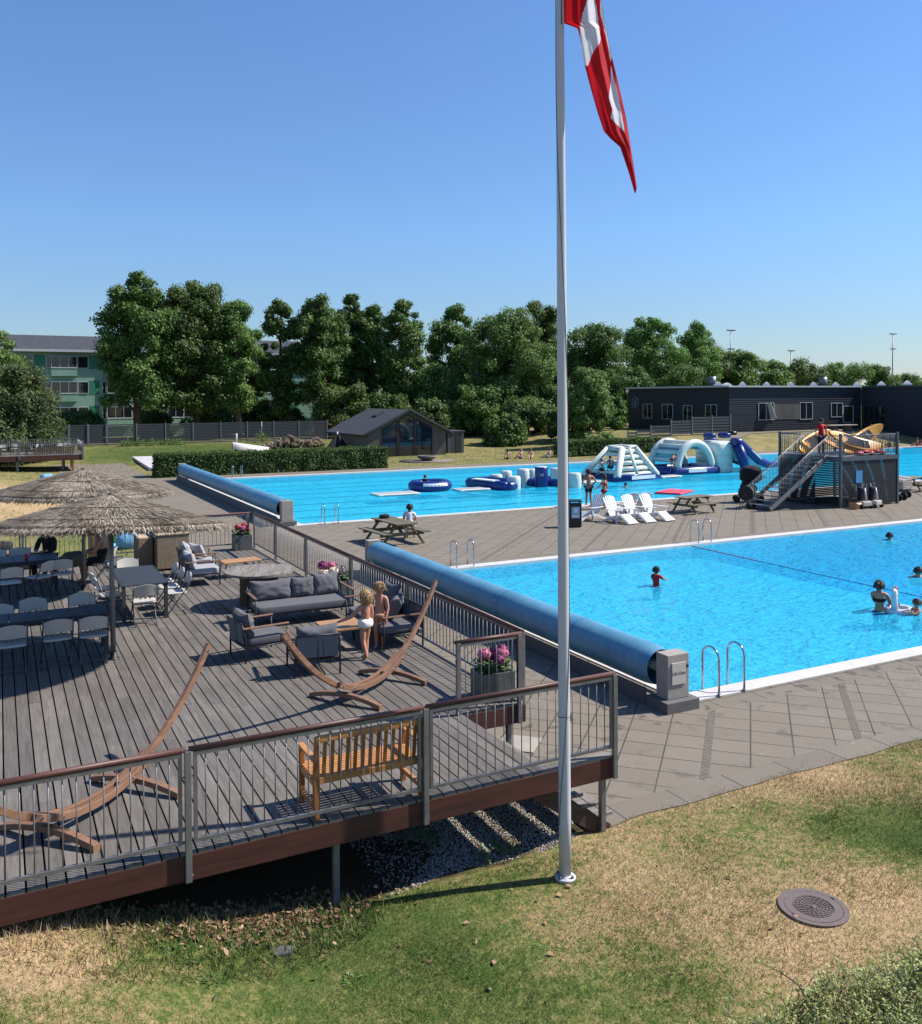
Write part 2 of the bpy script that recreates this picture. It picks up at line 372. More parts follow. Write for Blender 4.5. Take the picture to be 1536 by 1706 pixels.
for x in range(14, 60, 4):
    mb.poly([(x, 25.92, ZP+.004), (x+.2, 25.92, ZP+.004), (x+10.2, 35.98, ZP+.004), (x+10, 35.98, ZP+.004)])
mb.build('paving_strip', M['brick']); tag(bpy.data.objects['paving_strip'], kind='structure')

# ------------------------------------------------------------------ pools
M['coping'] = plain('white_pool_coping', srgb(214,208,202), .6, .1, 2.5, bump=.08, world=True)
k = NT('pool_tiles'); p = k.pos(True)
b = k.n('ShaderNodeTexBrick', offset=0, _Scale=1.0, _Mortar_Size=.012, _Brick_Width=.25, _Row_Height=.25); k.l(p, b.inputs['Vector'])
b.inputs['Color1'].default_value = raw(226,240,244); b.inputs['Color2'].default_value = raw(218,236,242); b.inputs['Mortar'].default_value = srgb(170,205,220)
M['basin'] = k.set(Base_Color=b.outputs['Color'], Roughness=.5)
M['lane'] = plain('lane_line_tiles', srgb(10,50,80), .5, .1, 3)
M['trim'] = plain('blue_edge_tiles', srgb(70,150,200), .4, .1, 6)
def water_mat(name, body, scale, bs, cs, milk, refl=.6):
    k = NT(name); k.t.nodes.remove(k.b)
    p = k.pos(True, (1, 1.5, 1)); n = k.noise(p, scale, 3, .55, .7); nb = k.noise(p, scale*.32, 2, .5, .3); n3 = k.noise(p, scale*3.1, 2, .5, .4)
    hgt = k.math('ADD', k.math('ADD', n, k.math('MULTIPLY', nb, 1.4)), k.math('MULTIPLY', n3, .25))
    bp = k.n('ShaderNodeBump', _Strength=bs, _Distance=.05); k.l(hgt, bp.inputs['Height'])
    # caustic light of the ripples imitated by a noise tint in the transparency
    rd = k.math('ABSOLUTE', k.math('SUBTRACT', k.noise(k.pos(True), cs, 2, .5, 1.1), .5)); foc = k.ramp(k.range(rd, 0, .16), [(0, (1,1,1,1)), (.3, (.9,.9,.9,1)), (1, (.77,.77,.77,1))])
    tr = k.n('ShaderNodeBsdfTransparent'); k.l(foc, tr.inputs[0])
    df = k.n('ShaderNodeBsdfDiffuse'); df.inputs[0].default_value = body; b2 = k.n('ShaderNodeBump', _Strength=1.0, _Distance=.16); k.l(hgt, b2.inputs['Height']); k.l(b2.outputs[0], df.inputs['Normal'])
    m1 = k.n('ShaderNodeMixShader'); m1.inputs[0].default_value = milk; k.l(tr.outputs[0], m1.inputs[1]); k.l(df.outputs[0], m1.inputs[2])
    gl = k.n('ShaderNodeBsdfGlossy', _Roughness=.08); k.l(bp.outputs[0], gl.inputs['Normal'])
    fr = k.n('ShaderNodeFresnel', _IOR=1.333); k.l(bp.outputs[0], fr.inputs['Normal'])
    mx = k.n('ShaderNodeMixShader'); k.l(k.math('MULTIPLY', fr.outputs[0], refl), mx.inputs[0]); k.l(m1.outputs[0], mx.inputs[1]); k.l(gl.outputs[0], mx.inputs[2]); k.l(mx.outputs[0], k.out.inputs['Surface'])
    return k
def absorb(k, col, dens):
    a = k.n('ShaderNodeVolumeAbsorption'); a.inputs['Color'].default_value = col; a.inputs['Density'].default_value = dens; k.l(a.outputs[0], k.out.inputs['Volume']); return k.m
M['water_near'] = absorb(water_mat('water_near', raw(52,190,232), 3.0, 1.0, 2.1, .5, .42), (.0,.90,.985,1), .95)
M['water_far'] = absorb(water_mat('water_far', raw(40,186,226), 1.7, 1.0, 1.35, .45, .32), (.0,.92,.985,1), .5)
def pool(r, zw, cop, depth, mat, name):
    x0, x1, y0, y1 = r; mb = MB()
    dp = lambda u, v: depth(x0+(x1-x0)*u, y0+(y1-y0)*v)
    mb.grid(lambda u, v: (x0+(x1-x0)*u, y0+(y1-y0)*v, -dp(u, v)), 16, 12)
    for fn in (lambda u, v: (x0+(x1-x0)*u, y0, -dp(u, 0)*v), lambda u, v: (x0+(x1-x0)*u, y1, -dp(u, 1)*v), lambda u, v: (x0, y0+(y1-y0)*u, -dp(0, u)*v), lambda u, v: (x1, y0+(y1-y0)*u, -dp(1, u)*v)):
        mb.grid(fn, 16, 1)
    tag(mb.build('pool_basin', M['basin']), kind='structure')
    mb = MB(); e = .01
    mb.grid(lambda u, v: (x0+e+(x1-x0-2*e)*u, y0+e+(y1-y0-2*e)*v, zw), 1, 1)
    mb.bx(x0+e, x1-e, y0+e, y1-e, -4, zw)
    w = MB(); w.bx(x0+.004, x1-.004, y0+.004, y1-.004, -3.4, zw)
    tag(w.build('pool_water', mat), kind='structure')
    c = MB(); t = .035
    c.bx(x0-cop, x1+cop, y0-cop, y0+.02, -.1, t); c.bx(x0-cop, x1+cop, y1-.02, y1+cop, -.1, t); c.bx(x0-cop, x0+.02, y0+.02, y1-.02, -.1, t); c.bx(x1-.02, x1+cop, y0+.02, y1-.02, -.1, t)
    tag(c.build('pool_coping', M['coping'], bevel=.012), kind='structure')
def near_depth(x, y): return .42 + 1.5*sst((x-21.6-(25-y)*.02)/6.0)
pool(NP, -.045, .38, near_depth, M['water_near'], 'near')
pool(FP, -.045, .38, lambda x, y: .45+.25*sst((x-30)/40), M['water_far'], 'far')
mb = MB()
for i in range(1, 9):
    y = FP[2]+(FP[3]-FP[2])*i/9
    mb.grid(lambda u, v: (FP[0]+1.5+(100)*u, y+(v-.5)*.28, -(.45+.25*sst((FP[0]+1.5+100*u-30)/40))+.006), 40, 1)
tag(mb.build('pool_lane_marking', M['lane']), kind='structure')
m_ = P(853,1243); mb = MB(); mb.box((0,0,.008),(.6,.6,.016),R_(45)); o = mb.build('loose_slab', M['concrete'], None, loc=(m_.x+.12,m_.y,ZP)); tag(o, 'pale square slab laid on the paving behind the stair notch', 'slab')
# ------------------------------------------------------------------ wooden deck
ZD = .95; DX = 6.70; DY0, DY1 = 8.93, 26.6; CUTX, CUTY = 5.58, 11.08; DXL = -7.0
k = NT('deck_boards'); pitch = .167
gp = k.n('ShaderNodeNewGeometry').outputs['Position']; sx = k.n('ShaderNodeSeparateXYZ'); k.l(gp, sx.inputs[0])
wn = k.n('ShaderNodeTexWhiteNoise', noise_dimensions='1D'); k.l(k.n('ShaderNodeNewGeometry').outputs['Random Per Island'], wn.inputs['W'])
pg = k.pos(True, (14, .8, 14)); n = k.noise(pg, 1.7, 6, .68, .5); n2 = k.noise(k.pos(True), 1.1, 5, .6); n3 = k.noise(k.pos(True, (60, 4, 60)), 1.0, 3, .6)
c = k.mix(k.range(n, .3, .72), srgb(136,129,121), srgb(96,89,82)); c = k.mix(k.range(n2, .42, .68, 0, .55), c, srgb(104,97,90)); c = k.mix(k.range(n3, .55, .8, 0, .4), c, srgb(70,64,60))
hs = k.n('ShaderNodeHueSaturation'); k.l(c, hs.inputs['Color']); k.l(k.range(wn.outputs[0], 0, 1, .82, 1.12), hs.inputs['Value']); k.bump(k.math('ADD', n, k.math('MULTIPLY', n3, .6)), .35, .006)
M['deck'] = k.set(Base_Color=hs.outputs[0], Roughness=.8, Specular_IOR_Level=.25)
deck = thing('wooden_deck', 'raised terrace deck of grey weathered boards on a red timber frame, beside the pools', 'deck', (0, 0, 0))
mb = MB(); rnd = random.Random(5); x = DX-.02; i = 0
while x > DXL:
    x1 = x; x0 = x-pitch+.018; y0 = DY0 if x0 < CUTX-.05 else CUTY
    cuts = [y0]; y = y0+rnd.uniform(1.5, 4.4)
    while y < DY1-1: cuts.append(y); y += rnd.choice((3.6, 4.2, 4.8))
    cuts.append(DY1)
    for a, b in zip(cuts, cuts[1:]): mb.bx(x0, x1, a+.002, b-.003, ZD-.028, ZD+rnd.uniform(-.0015, .0015))
    x -= pitch; i += 1
mb.build('deck_boards', M['deck'], deck)
def beamp(a, b, w, h, name='edge_beam', mat='beam'):
    L = (Vector(b)-Vector(a)).length; m = MB(); m.beam((-L/2,0,0), (L/2,0,0), w, h)
    d = (Vector(b)-Vector(a)); o = m.build(name, M[mat], deck, bevel=.006); o.location = (Vector(a)+Vector(b))/2; o.rotation_euler = (0, -math.asin(d.z/L), math.atan2(d.y, d.x)); return o
zb = ZD-.03-.125
beamp((DXL, DY0+.03, zb), (DX+.02, DY0+.03, zb), .06, .25)
beamp((CUTX, CUTY+.03, zb), (DX+.02, CUTY+.03, zb), .06, .25)
beamp((DX-.03, CUTY+.07, zb), (DX-.03, DY1, zb), .055, .25); beamp((CUTX-.03, DY0+.07, zb), (CUTX-.03, CUTY, zb), .055, .25)
beamp((DXL, DY1-.03, zb), (DX-.07, DY1-.03, zb), .055, .25)
m = MB(); m.bx(CUTX, DX-.05, DY0+.005, DY0+.15, ZD-.028, ZD-.001); m.build('edge_plank', M['grey_wood'], deck)
m = MB()
for y in [9.7+.62*i for i in range(27)]: m.bx(DXL, (CUTX if y < CUTY else DX)-.07, y, y+.05, ZD-.23, ZD-.03)
m.build('joist_frame', M['under'], deck)
for x, y in [(6.56, 9.02), (3.12, 9.03), (-.6, 9.1), (6.5, 11.2), (5.5, 12.5), (3.1, 12.5), (.5, 12.5), (6.6, 15), (3.1, 16), (6.6, 18.5), (6.6, 22), (6.6, 26), (3, 21), (3.5, 26.4), (.4, 26.4)]:
    zg = H(x, y)-.1; m = MB(); m.bx(x-.035, x+.035, y-.035, y+.035, zg, ZD-.28); m.build('leg', M['galv'] if y < 9.2 or x > 6 else M['under'], deck, bevel=.004)
    m = MB(); m.bx(x-.03, x+.03, y+.06, y+.1, .6, .62)
# stairs in the notch, treads running along Y
st = thing('deck_stairs', 'short open timber stairs going down from the notch in the deck to the paving', 'stairs', (CUTX, 9.0, 0))
nst = 5
for i in range(nst):
    z = ZD-(i+1)*ZD/(nst+1)+.02; x = .04+i*.225; m = MB()
    m.bx(x, x+.12, .08, 2.0, z-.04, z); m.bx(x+.132, x+.25, .08, 2.0, z-.04, z); m.build('tread', M['grey_wood'], st, bevel=.004)
for y in (.04, 2.03):
    m = MB(); m.prism([(-.05, y, ZD-.12), (-.05, y, ZD-.33), (.86, y, .0), (1.12, y, .0), (1.12, y, .05)], (0, .045, 0)); m.build('stringer', M['under'], st)

# ------------------------------------------------------------------ railings
def railing(name, label, a, b, posts, group='railings of the wooden deck', hand=True, low=.1, z0=ZD, h=1.03, side=1, drop=.275, bal=.118):
    """a straight run from a to b; posts are distances along it; side = which side the posts stand on"""
    a = Vector((a[0], a[1], z0)); b = Vector((b[0], b[1], z0)); L = (b-a).length
    t = thing(name, label, 'railing', a, math.atan2(b.y-a.y, b.x-a.x), group)
    for p in posts:
        m = MB(); m.bx(p-.03, p+.03, -.02, .035, -drop, h-.03); m.bx(p-.06, p+.06, -.031, -.021, -drop+.02, -.1)
        m.lathe([(.012,0),(.012,.012)], (p-.035, 0, -drop+.05), 8)
        m.build('post', M['galv'], t, bevel=.004)
    ends = [0]+[p for p in posts if .2 < p < L-.2]+[L]
    for p, q in zip(ends, ends[1:]):
        p0 = p+.055; q0 = q-.055; m = MB()
        m.bx(p0, q0, -.02, .015, h-.085, h-.045); m.bx(p0, q0, -.02, .015, low, low+.035)
        m.bx(p0, p0+.035, -.02, .015, low+.036, h-.086); m.bx(q0-.035, q0, -.02, .015, low+.036, h-.086)
        n = max(2, round((q0-p0)/bal))
        for i in range(1, n): m.tube([(p0+(q0-p0)*i/n, -.003, low+.03), (p0+(q0-p0)*i/n, -.003, h-.08)], .0068, 6)
        for zz in (.25, h-.28):
            for xx in (p0-.012, q0+.012): m.tube([(xx-.03, .005, zz), (xx+.03, .005, zz)], .008, 6)
        m.build('panel', M['galv'], t)
        if hand:
            m = MB(); m.tube([(p+.02, -.002, h-.018), (q-.012, -.002, h-.018)], [.027]*2, 10); m.build('handrail', M['handrail'], t)
    return t
railing('deck_railing', 'long railing with reddish handrail and steel balusters along the near front edge of the deck', (DX, DY0-.012), (DXL, DY0-.012), [.0+.03, DX-4.12, DX-1.59, DX+1.1, DX+3.7])
railing('deck_railing', 'long railing with close balusters on the pool side of the deck, beside the blue rollers', (DX+.015, DY1), (DX+.015, CUTY+.05), [.03, 2.35, 5.1, 8.3, 11.35, DY1-CUTY-.09], bal=.128)
railing('deck_railing', 'short railing above the stair notch, in front of the planter with pink flowers', (DX-.04, CUTY-.012), (CUTX-.02, CUTY-.012), [.06, DX-.04-CUTX-.04])
railing('deck_railing', 'thin dark railing across the far end of the deck behind the thatched parasols', (DX-.06, DY1+.02), (DXL, DY1+.02), [.1, 3.1, 6.1, 9.1, 12.1])

# ------------------------------------------------------------------ gravel under the stairs, fallen leaves, weeds, stones
k = NT('gravel_stones'); ri = k.n('ShaderNodeNewGeometry').outputs['Random Per Island']
M['gravel'] = k.set(Base_Color=k.ramp(ri, [(0, srgb(96,92,88)), (.4, srgb(160,154,146)), (.8, srgb(206,200,190)), (1, srgb(150,128,108))]), Roughness=.9)
k = NT('dry_leaves'); ri = k.n('ShaderNodeNewGeometry').outputs['Random Per Island']
M['leaf_dry'] = k.set(Base_Color=k.ramp(ri, [(0, srgb(96,70,48)), (.5, srgb(150,116,84)), (1, srgb(196,166,132))]), Roughness=.9)
def chips(name, pts, size, mat, flat=.35, seed=1):
    rng = np.random.default_rng(seed); pts = np.array(pts); n = len(pts)
    base = np.array([(1,0,0),(0,1,0),(-1,0,0),(0,-1,0),(0,0,1),(0,0,-1)], float); fac = np.array([(0,1,4),(1,2,4),(2,3,4),(3,0,4),(1,0,5),(2,1,5),(3,2,5),(0,3,5)])
    s = rng.uniform(.5, 1.3, (n,1,3))*size*np.array([1,.75,flat]); a = rng.uniform(0, 6.28, n); q = base[None]*s*(1+rng.uniform(-.25,.25,(n,6,3)))
    x = q[...,0]*np.cos(a)[:,None]-q[...,1]*np.sin(a)[:,None]; y = q[...,0]*np.sin(a)[:,None]+q[...,1]*np.cos(a)[:,None]
    tl = rng.uniform(-.5,.5,(n,1)); q = np.stack([x, y, q[...,2]+x*tl], -1)+pts[:,None]
    return npmesh(name, q.reshape(-1,3), (fac[None]+6*np.arange(n)[:,None,None]).reshape(-1,3), mat)
rng = random.Random(3)
pts = []
while len(pts) < 23000:
    x = rng.uniform(3.75, 6.9); y = rng.uniform(8.75, 12.2)
    if x < 4.3+.3*math.sin(y*4) and rng.random() < .8 or y < 9.04+.1*math.sin(x*3)+.08*rng.random()+(.25 if x > 6.2 else 0): continue
    pts.append((x, y, H(x, y)+rng.uniform(0, .012)))
tag(chips('gravel', pts, .017, M['gravel'], .7), 'pale gravel bed under the deck and its stairs, striped with sunlight', 'gravel', kind='stuff')
pts = []
a, b = P(430,1545,.05)[:2]
while len(pts) < 1500:
    x = rng.gauss(a, .62); y = rng.gauss(b+.12, .2)
    if y > 9.5 or y < 8.1: continue
    pts.append((x, y, H(x, y)+rng.uniform(.005, .035)))
for i in range(50):
    x = rng.uniform(1, 9); y = rng.uniform(6.2, 9); pts.append((x, y, H(x, y)+.02))
pts = np.array(pts); rl_ = np.random.default_rng(4); nn = rl_.normal(0,.55,(len(pts),3))+np.array([0,0,1.0]); nn /= np.linalg.norm(nn,axis=1)[:,None]
_a = np.cross(nn, rl_.normal(0,1,(len(pts),3))); _a /= np.linalg.norm(_a,axis=1)[:,None]; _b = np.cross(nn,_a); _s = .036*rl_.uniform(.5,1.3,(len(pts),1))
tag(npmesh('fallen_leaves', np.stack([pts-_a*_s,pts+_b*_s*.55+nn*.008,pts+_a*_s,pts-_b*_s*.55+nn*.008],1).reshape(-1,3), np.arange(4*len(pts)).reshape(-1,4), M['leaf_dry']), 'dry brown leaves drifted at the foot of the deck near its steel leg', 'leaves', kind='stuff')
s_ = P(470,1588,.03); m = MB(); m.prism([(-.09,-.05,0),(.08,-.07,0),(.11,.02,0),(.0,.08,0),(-.1,.04,0)], (.01,0,.035)); o = m.build('stone', M['dark_concrete'], None, bevel=.008, loc=(s_.x, s_.y, H(s_.x, s_.y)+.005)); tag(o, 'flat grey stone lying in the leaf litter in front of the deck', 'stone')
s_ = P(312,1503,.2); m = MB(); m.box((0,0,.07),(.3,.12,.13),.1); o = m.build('block', M['dark_concrete'], None, bevel=.01, loc=(s_.x+.1, s_.y+.75, H(s_.x+.1, s_.y+.75))); tag(o, 'grey concrete block lying in the shade under the deck edge', 'block')
def leafy(name, label, pos, n, size, spread, height, seed, mat, cat='plant'):
    rng = np.random.default_rng(seed); t = thing(name, label, cat, pos)
    a = rng.uniform(0, 6.28, n); r = spread*np.sqrt(rng.random(n)); z = rng.uniform(.01, height, n)*(1-.5*r/spread)
    C0 = np.stack([r*np.cos(a), r*np.sin(a), z], 1); u = np.stack([np.cos(a), np.sin(a), rng.uniform(-.1,.8,n)], 1); u /= np.linalg.norm(u, axis=1)[:,None]
    w = np.stack([-np.sin(a), np.cos(a), rng.uniform(-.3,.3,n)], 1); s = size*rng.uniform(.6, 1.3, (n,1))
    V = np.stack([C0-u*s, C0+w*s*.45, C0+u*s, C0-w*s*.45], 1).reshape(-1,3); npmesh('foliage', V, np.arange(4*n).reshape(-1,4), mat, t); return t
k = NT('weed_leaf'); ri = k.n('ShaderNodeNewGeometry').outputs['Random Per Island']
M['weed'] = k.set(Base_Color=k.ramp(ri, [(0, srgb(58,92,34)), (1, srgb(104,134,60))]), Roughness=.55)
wl = [('low green weed beside the leaf litter', 470, 1545), ('broad leaved weed in the middle of the front grass', 285, 1620), ('green weed rosette at the deck shade line', 545, 1555), ('leafy weed patch right of the leaf litter', 590, 1615), ('small weed near the lower left dry grass', 190, 1680), ('weed sprig by the red beam on the left', 245, 1560), ('weed clump among yellow straw at far left', 50, 1565), ('weed clump below the stone', 350, 1650)]
for i, (lb, x, y) in enumerate(wl):
    p = P(x, y, .1); leafy('weed', lb, (p.x, p.y, H(p.x, p.y)-.01), 46, .02, .13, .07, 40+i, M['weed'])
for i, (x, y) in enumerate([(830,1415), (700,1390)]):
    p = P(x, y); leafy('weed', ['creeping weed in the gravel behind the flagpole', 'weed in the sunlit gravel near the railing post'][i], (p.x, p.y, H(p.x, p.y)), 110, .035, .3, .14, 60+i, M['weed'])
# ------------------------------------------------------------------ furniture on the deck
def pillow(mb, c, d, rz=0, tilt=0, seed=0, e=.45, wob=.16):
    mb.M = Matrix.Translation(c) @ Matrix.Rotation(rz, 4, 'Z') @ Matrix.Rotation(tilt, 4, 'X'); mb.ell((0,0,0), tuple(q/2 for q in d), 28, 18, e, wob, seed); mb.M = None
def scatter(mb, c, d, rz=0, tilt=0, seed=0, sag=.12):
    """a sewn cushion standing on edge: pinched seams, plump middle, creases running in from the corners"""
    mb.M = Matrix.Translation(c) @ Matrix.Rotation(rz, 4, 'Z') @ Matrix.Rotation(tilt, 4, 'X'); w, t, h = d
    def f(s):
        def g(a, b):
            u, v = a*2-1, b*2-1; th = max(0, (1-u**4)*(1-v**4))**.55
            cr = .10*mnoise.noise(Vector((u*2.6+seed*3.1, v*2.6, s*.7)))+.07*abs(math.sin(5*math.atan2(v, u+.01)+seed))*min(1, u*u+v*v)
            x = u*w/2*(1-.07*(1-abs(v))*abs(u))+.02*mnoise.noise(Vector((v*2, seed, 1))); z = v*h/2*(1-.07*(1-abs(u))*abs(v))-sag*h*(1-u*u)*(v > 0)*v*.5
            return (x, s*(t/2)*th*(1-cr*1.6), z)
        return g
    a = f(1); b = f(-1); mb.grid(lambda u, v: b(u, v), 26, 20); mb.grid(lambda u, v: a(1-u, v), 26, 20); mb.M = None
def folding_chair(loc, rz, label, group='white folding chairs', proto=[None]):
    if proto[0] is not None:
        return copy_tree(proto[0], loc, rz, label, group)
    t = thing('folding_chair', label, 'chair', loc, rz, group)
    m = MB()
    def bk(u, v):                       # rounded moulded back panel
        a = (u-.5)*2; zt = .815-.05*a*a; z = .585+(zt-.585)*v; return (a*.225, -.235-.055*v+.035*a*a-.0, z)
    m.grid(bk, 14, 6); m.grid(lambda u, v: tuple(Vector(bk(1-u, v))+Vector((0,-.022,0))), 14, 6)
    for i in range(14):
        for v in (0, 1):
            a, b = bk(i/14, v), bk((i+1)/14, v); q = [a, b, (b[0],b[1]-.022,b[2]), (a[0],a[1]-.022,a[2])]; m.add(q, [(0,1,2,3) if v else (3,2,1,0)])
    for u in (0, 1):
        for j in range(6):
            a, b = bk(u, j/6), bk(u, (j+1)/6); m.add([a, b, (b[0],b[1]-.022,b[2]), (a[0],a[1]-.022,a[2])], [(0,1,2,3) if u == 0 else (3,2,1,0)])
    m.build('backrest', M['white_plastic'], t)
    m = MB(); m.ell((0,.01,.445), (.225,.21,.02), 24, 8, .35); m.build('seat', M['white_plastic'], t)
    for s in (-1, 1):
        m = MB(); m.tube([(s*.228,-.285,.80), (s*.228,-.21,.56), (s*.225,.0,.30), (s*.225,.215,.0)], .0125, 8); m.build('leg', M['frame_grey'], t)
        m = MB(); m.tube([(s*.2,.14,.43), (s*.2,-.08,.2), (s*.2,-.29,.0)], .0115, 8); m.build('leg', M['frame_grey'], t)
    m = MB(); m.tube([(-.2,-.23,.062), (.2,-.23,.062)], .01, 6); m.tube([(-.225,.17,.062), (.225,.17,.062)], .01, 6); m.tube([(-.2,.14,.428), (.2,.14,.428)], .01, 6)
    for a in (-.09, .0, .09): m.beam((a-.05,-.225,.60), (a,-.195,.52), .012, .012); m.beam((a+.05,-.225,.60), (a,-.195,.52), .012, .012)
    m.build('frame', M['frame_grey'], t); proto[0] = t; return t
M['frame_grey'] = plain('grey_tube_frame', srgb(96,98,100), .5, .1, 6, .3)
PI = math.pi
FC = [  # x, y, direction faced (0 = away from the viewer), label
 (2.5, 18.52, 0, 'white folding chair at the near end of the square dark table, in full sun'),
 (3.15, 20.35, PI/2, 'white folding chair at the far corner of the row of three beside the square table'),
 (3.17, 19.72, PI/2, 'white folding chair in the middle of the row of three beside the square table'),
 (3.2, 19.1, PI/2, 'white folding chair at the near corner of the row of three beside the square table'),
 (2.55, 21.2, PI, 'white folding chair at the far end of the square dark table'),
 (1.95, 20.15, -PI/2+.2, 'white folding chair seen sideways behind the parasol pole, farther of two'),
 (1.98, 19.45, -PI/2+.1, 'white folding chair seen sideways behind the parasol pole, nearer of two'),
 (.82, 16.35, .05, 'shaded folding chair, back to us, second from the pole at the near long table'),
 (1.38, 16.3, -.05, 'shaded folding chair, back to us, next to the pole at the near long table'),
 (.15, 16.25, .0, 'folding chair in parasol shade, back to us, cut by the left picture edge'),
 (.52, 17.75, PI, 'folding chair across the near long table, facing us, left of two'),
 (1.36, 17.8, PI+.08, 'folding chair across the near long table, facing us, next to the pole'),
 (-.05, 17.45, PI-.1, 'folding chair on the far side of the near long table at the left picture edge'),
 (.18, 21.8, .15, 'folding chair in the shade at the rear long table, leftmost on its near side'),
 (.78, 22.2, .75, 'folding chair turned askew at the rear long table'),
 (1.25, 22.35, -.05, 'folding chair at the rear long table, in front of the person in black'),
 (.43, 24.1, PI, 'folding chair on the far side of the rear long table, behind the red cup'),
 (-.1, 24.0, PI, 'folding chair on the far side of the rear long table at the left picture edge'),
 (2.22, 23.3, 1.25, 'folding chair under the seated woman in the black dress')]
for x, y, a, lb in FC: folding_chair((x, y, ZD), a, lb)
def table(loc, L, W, rz, label, proto={}, legs=True):
    t = thing('dining_table', label, 'table', loc, rz, 'dark slatted outdoor tables'); m = MB(); n = max(3, round(L/.3))
    for i in range(n): m.bx(-L/2+L*i/n+.004, -L/2+L*(i+1)/n-.004, -W/2+.03, W/2-.03, .70, .725)
    m.bx(-L/2, L/2, -W/2, -W/2+.026, .68, .726); m.bx(-L/2, L/2, W/2-.026, W/2, .68, .726)
    m.build('tabletop', M['table_dark'], t, bevel=.003)
    m = MB(); m.bx(-L/2+.05, L/2-.05, -W/2+.05, -W/2+.08, .62, .68); m.bx(-L/2+.05, L/2-.05, W/2-.08, W/2-.05, .62, .68); m.build('apron', M['table_dark'], t)
    for a in (-1, 1):
        for b in (-1, 1): m = MB(); x = a*(L/2-.05); y = b*(W/2-.05); m.bx(x-.035, x+.035, y-.035, y+.035, 0, .68); m.build('leg', M['table_dark'], t, bevel=.003)
    return t
table((2.56, 19.8, ZD), 2.1, .9, PI/2, 'dark square topped table standing half in the sun, with white chairs around it')
table((.27, 16.92, ZD), 2.8, .72, 0, 'long dark table in the shade of the near thatched parasol')
table((-.35, 23.2, ZD), 3.1, .95, 0, 'long dark table with a red cup, under the rear thatched parasol')
c = P(43.7, 933, ZD+.73); m = MB(); m.lathe([(.028,0),(.04,.13),(.036,.13),(.026,.01)], n=16); o = m.build('cup', M['cloth_red'], None, loc=(c.x, c.y, ZD+.727)); tag(o, 'red plastic cup standing on the rear long table', 'cup')

# thatched parasols
k = NT('thatch'); ri = k.n('ShaderNodeNewGeometry').outputs['Random Per Island']; n = k.noise(k.pos(), 1.4, 5, .6)
cc = k.ramp(k.math('ADD', k.math('MULTIPLY', ri, .75), k.range(n, .3, .7, -.15, .3)), [(0, srgb(58,50,43)), (.28, srgb(116,104,92)), (.6, srgb(188,173,153)), (1, srgb(232,220,198))])
M['thatch'] = k.set(Base_Color=cc, Roughness=.95, Specular_IOR_Level=.1)
M['thatch_in'] = plain('thatch_underside', srgb(74,62,50), .95, .2, 8)
def tip_canopy(t, ang):
    ax = Vector((0,0,2.72)); rm = Matrix.Rotation(t.rotation_euler.z, 3, 'Z').inverted() @ Matrix.Rotation(ang, 3, RT) @ Matrix.Rotation(t.rotation_euler.z, 3, 'Z')
    for c in t.children:
        if c.name.split('.')[0] in ('canopy','thatch','binding_wire','rib_frame','top_cap'): c.rotation_euler = rm.to_euler(); c.location = ax-rm @ ax
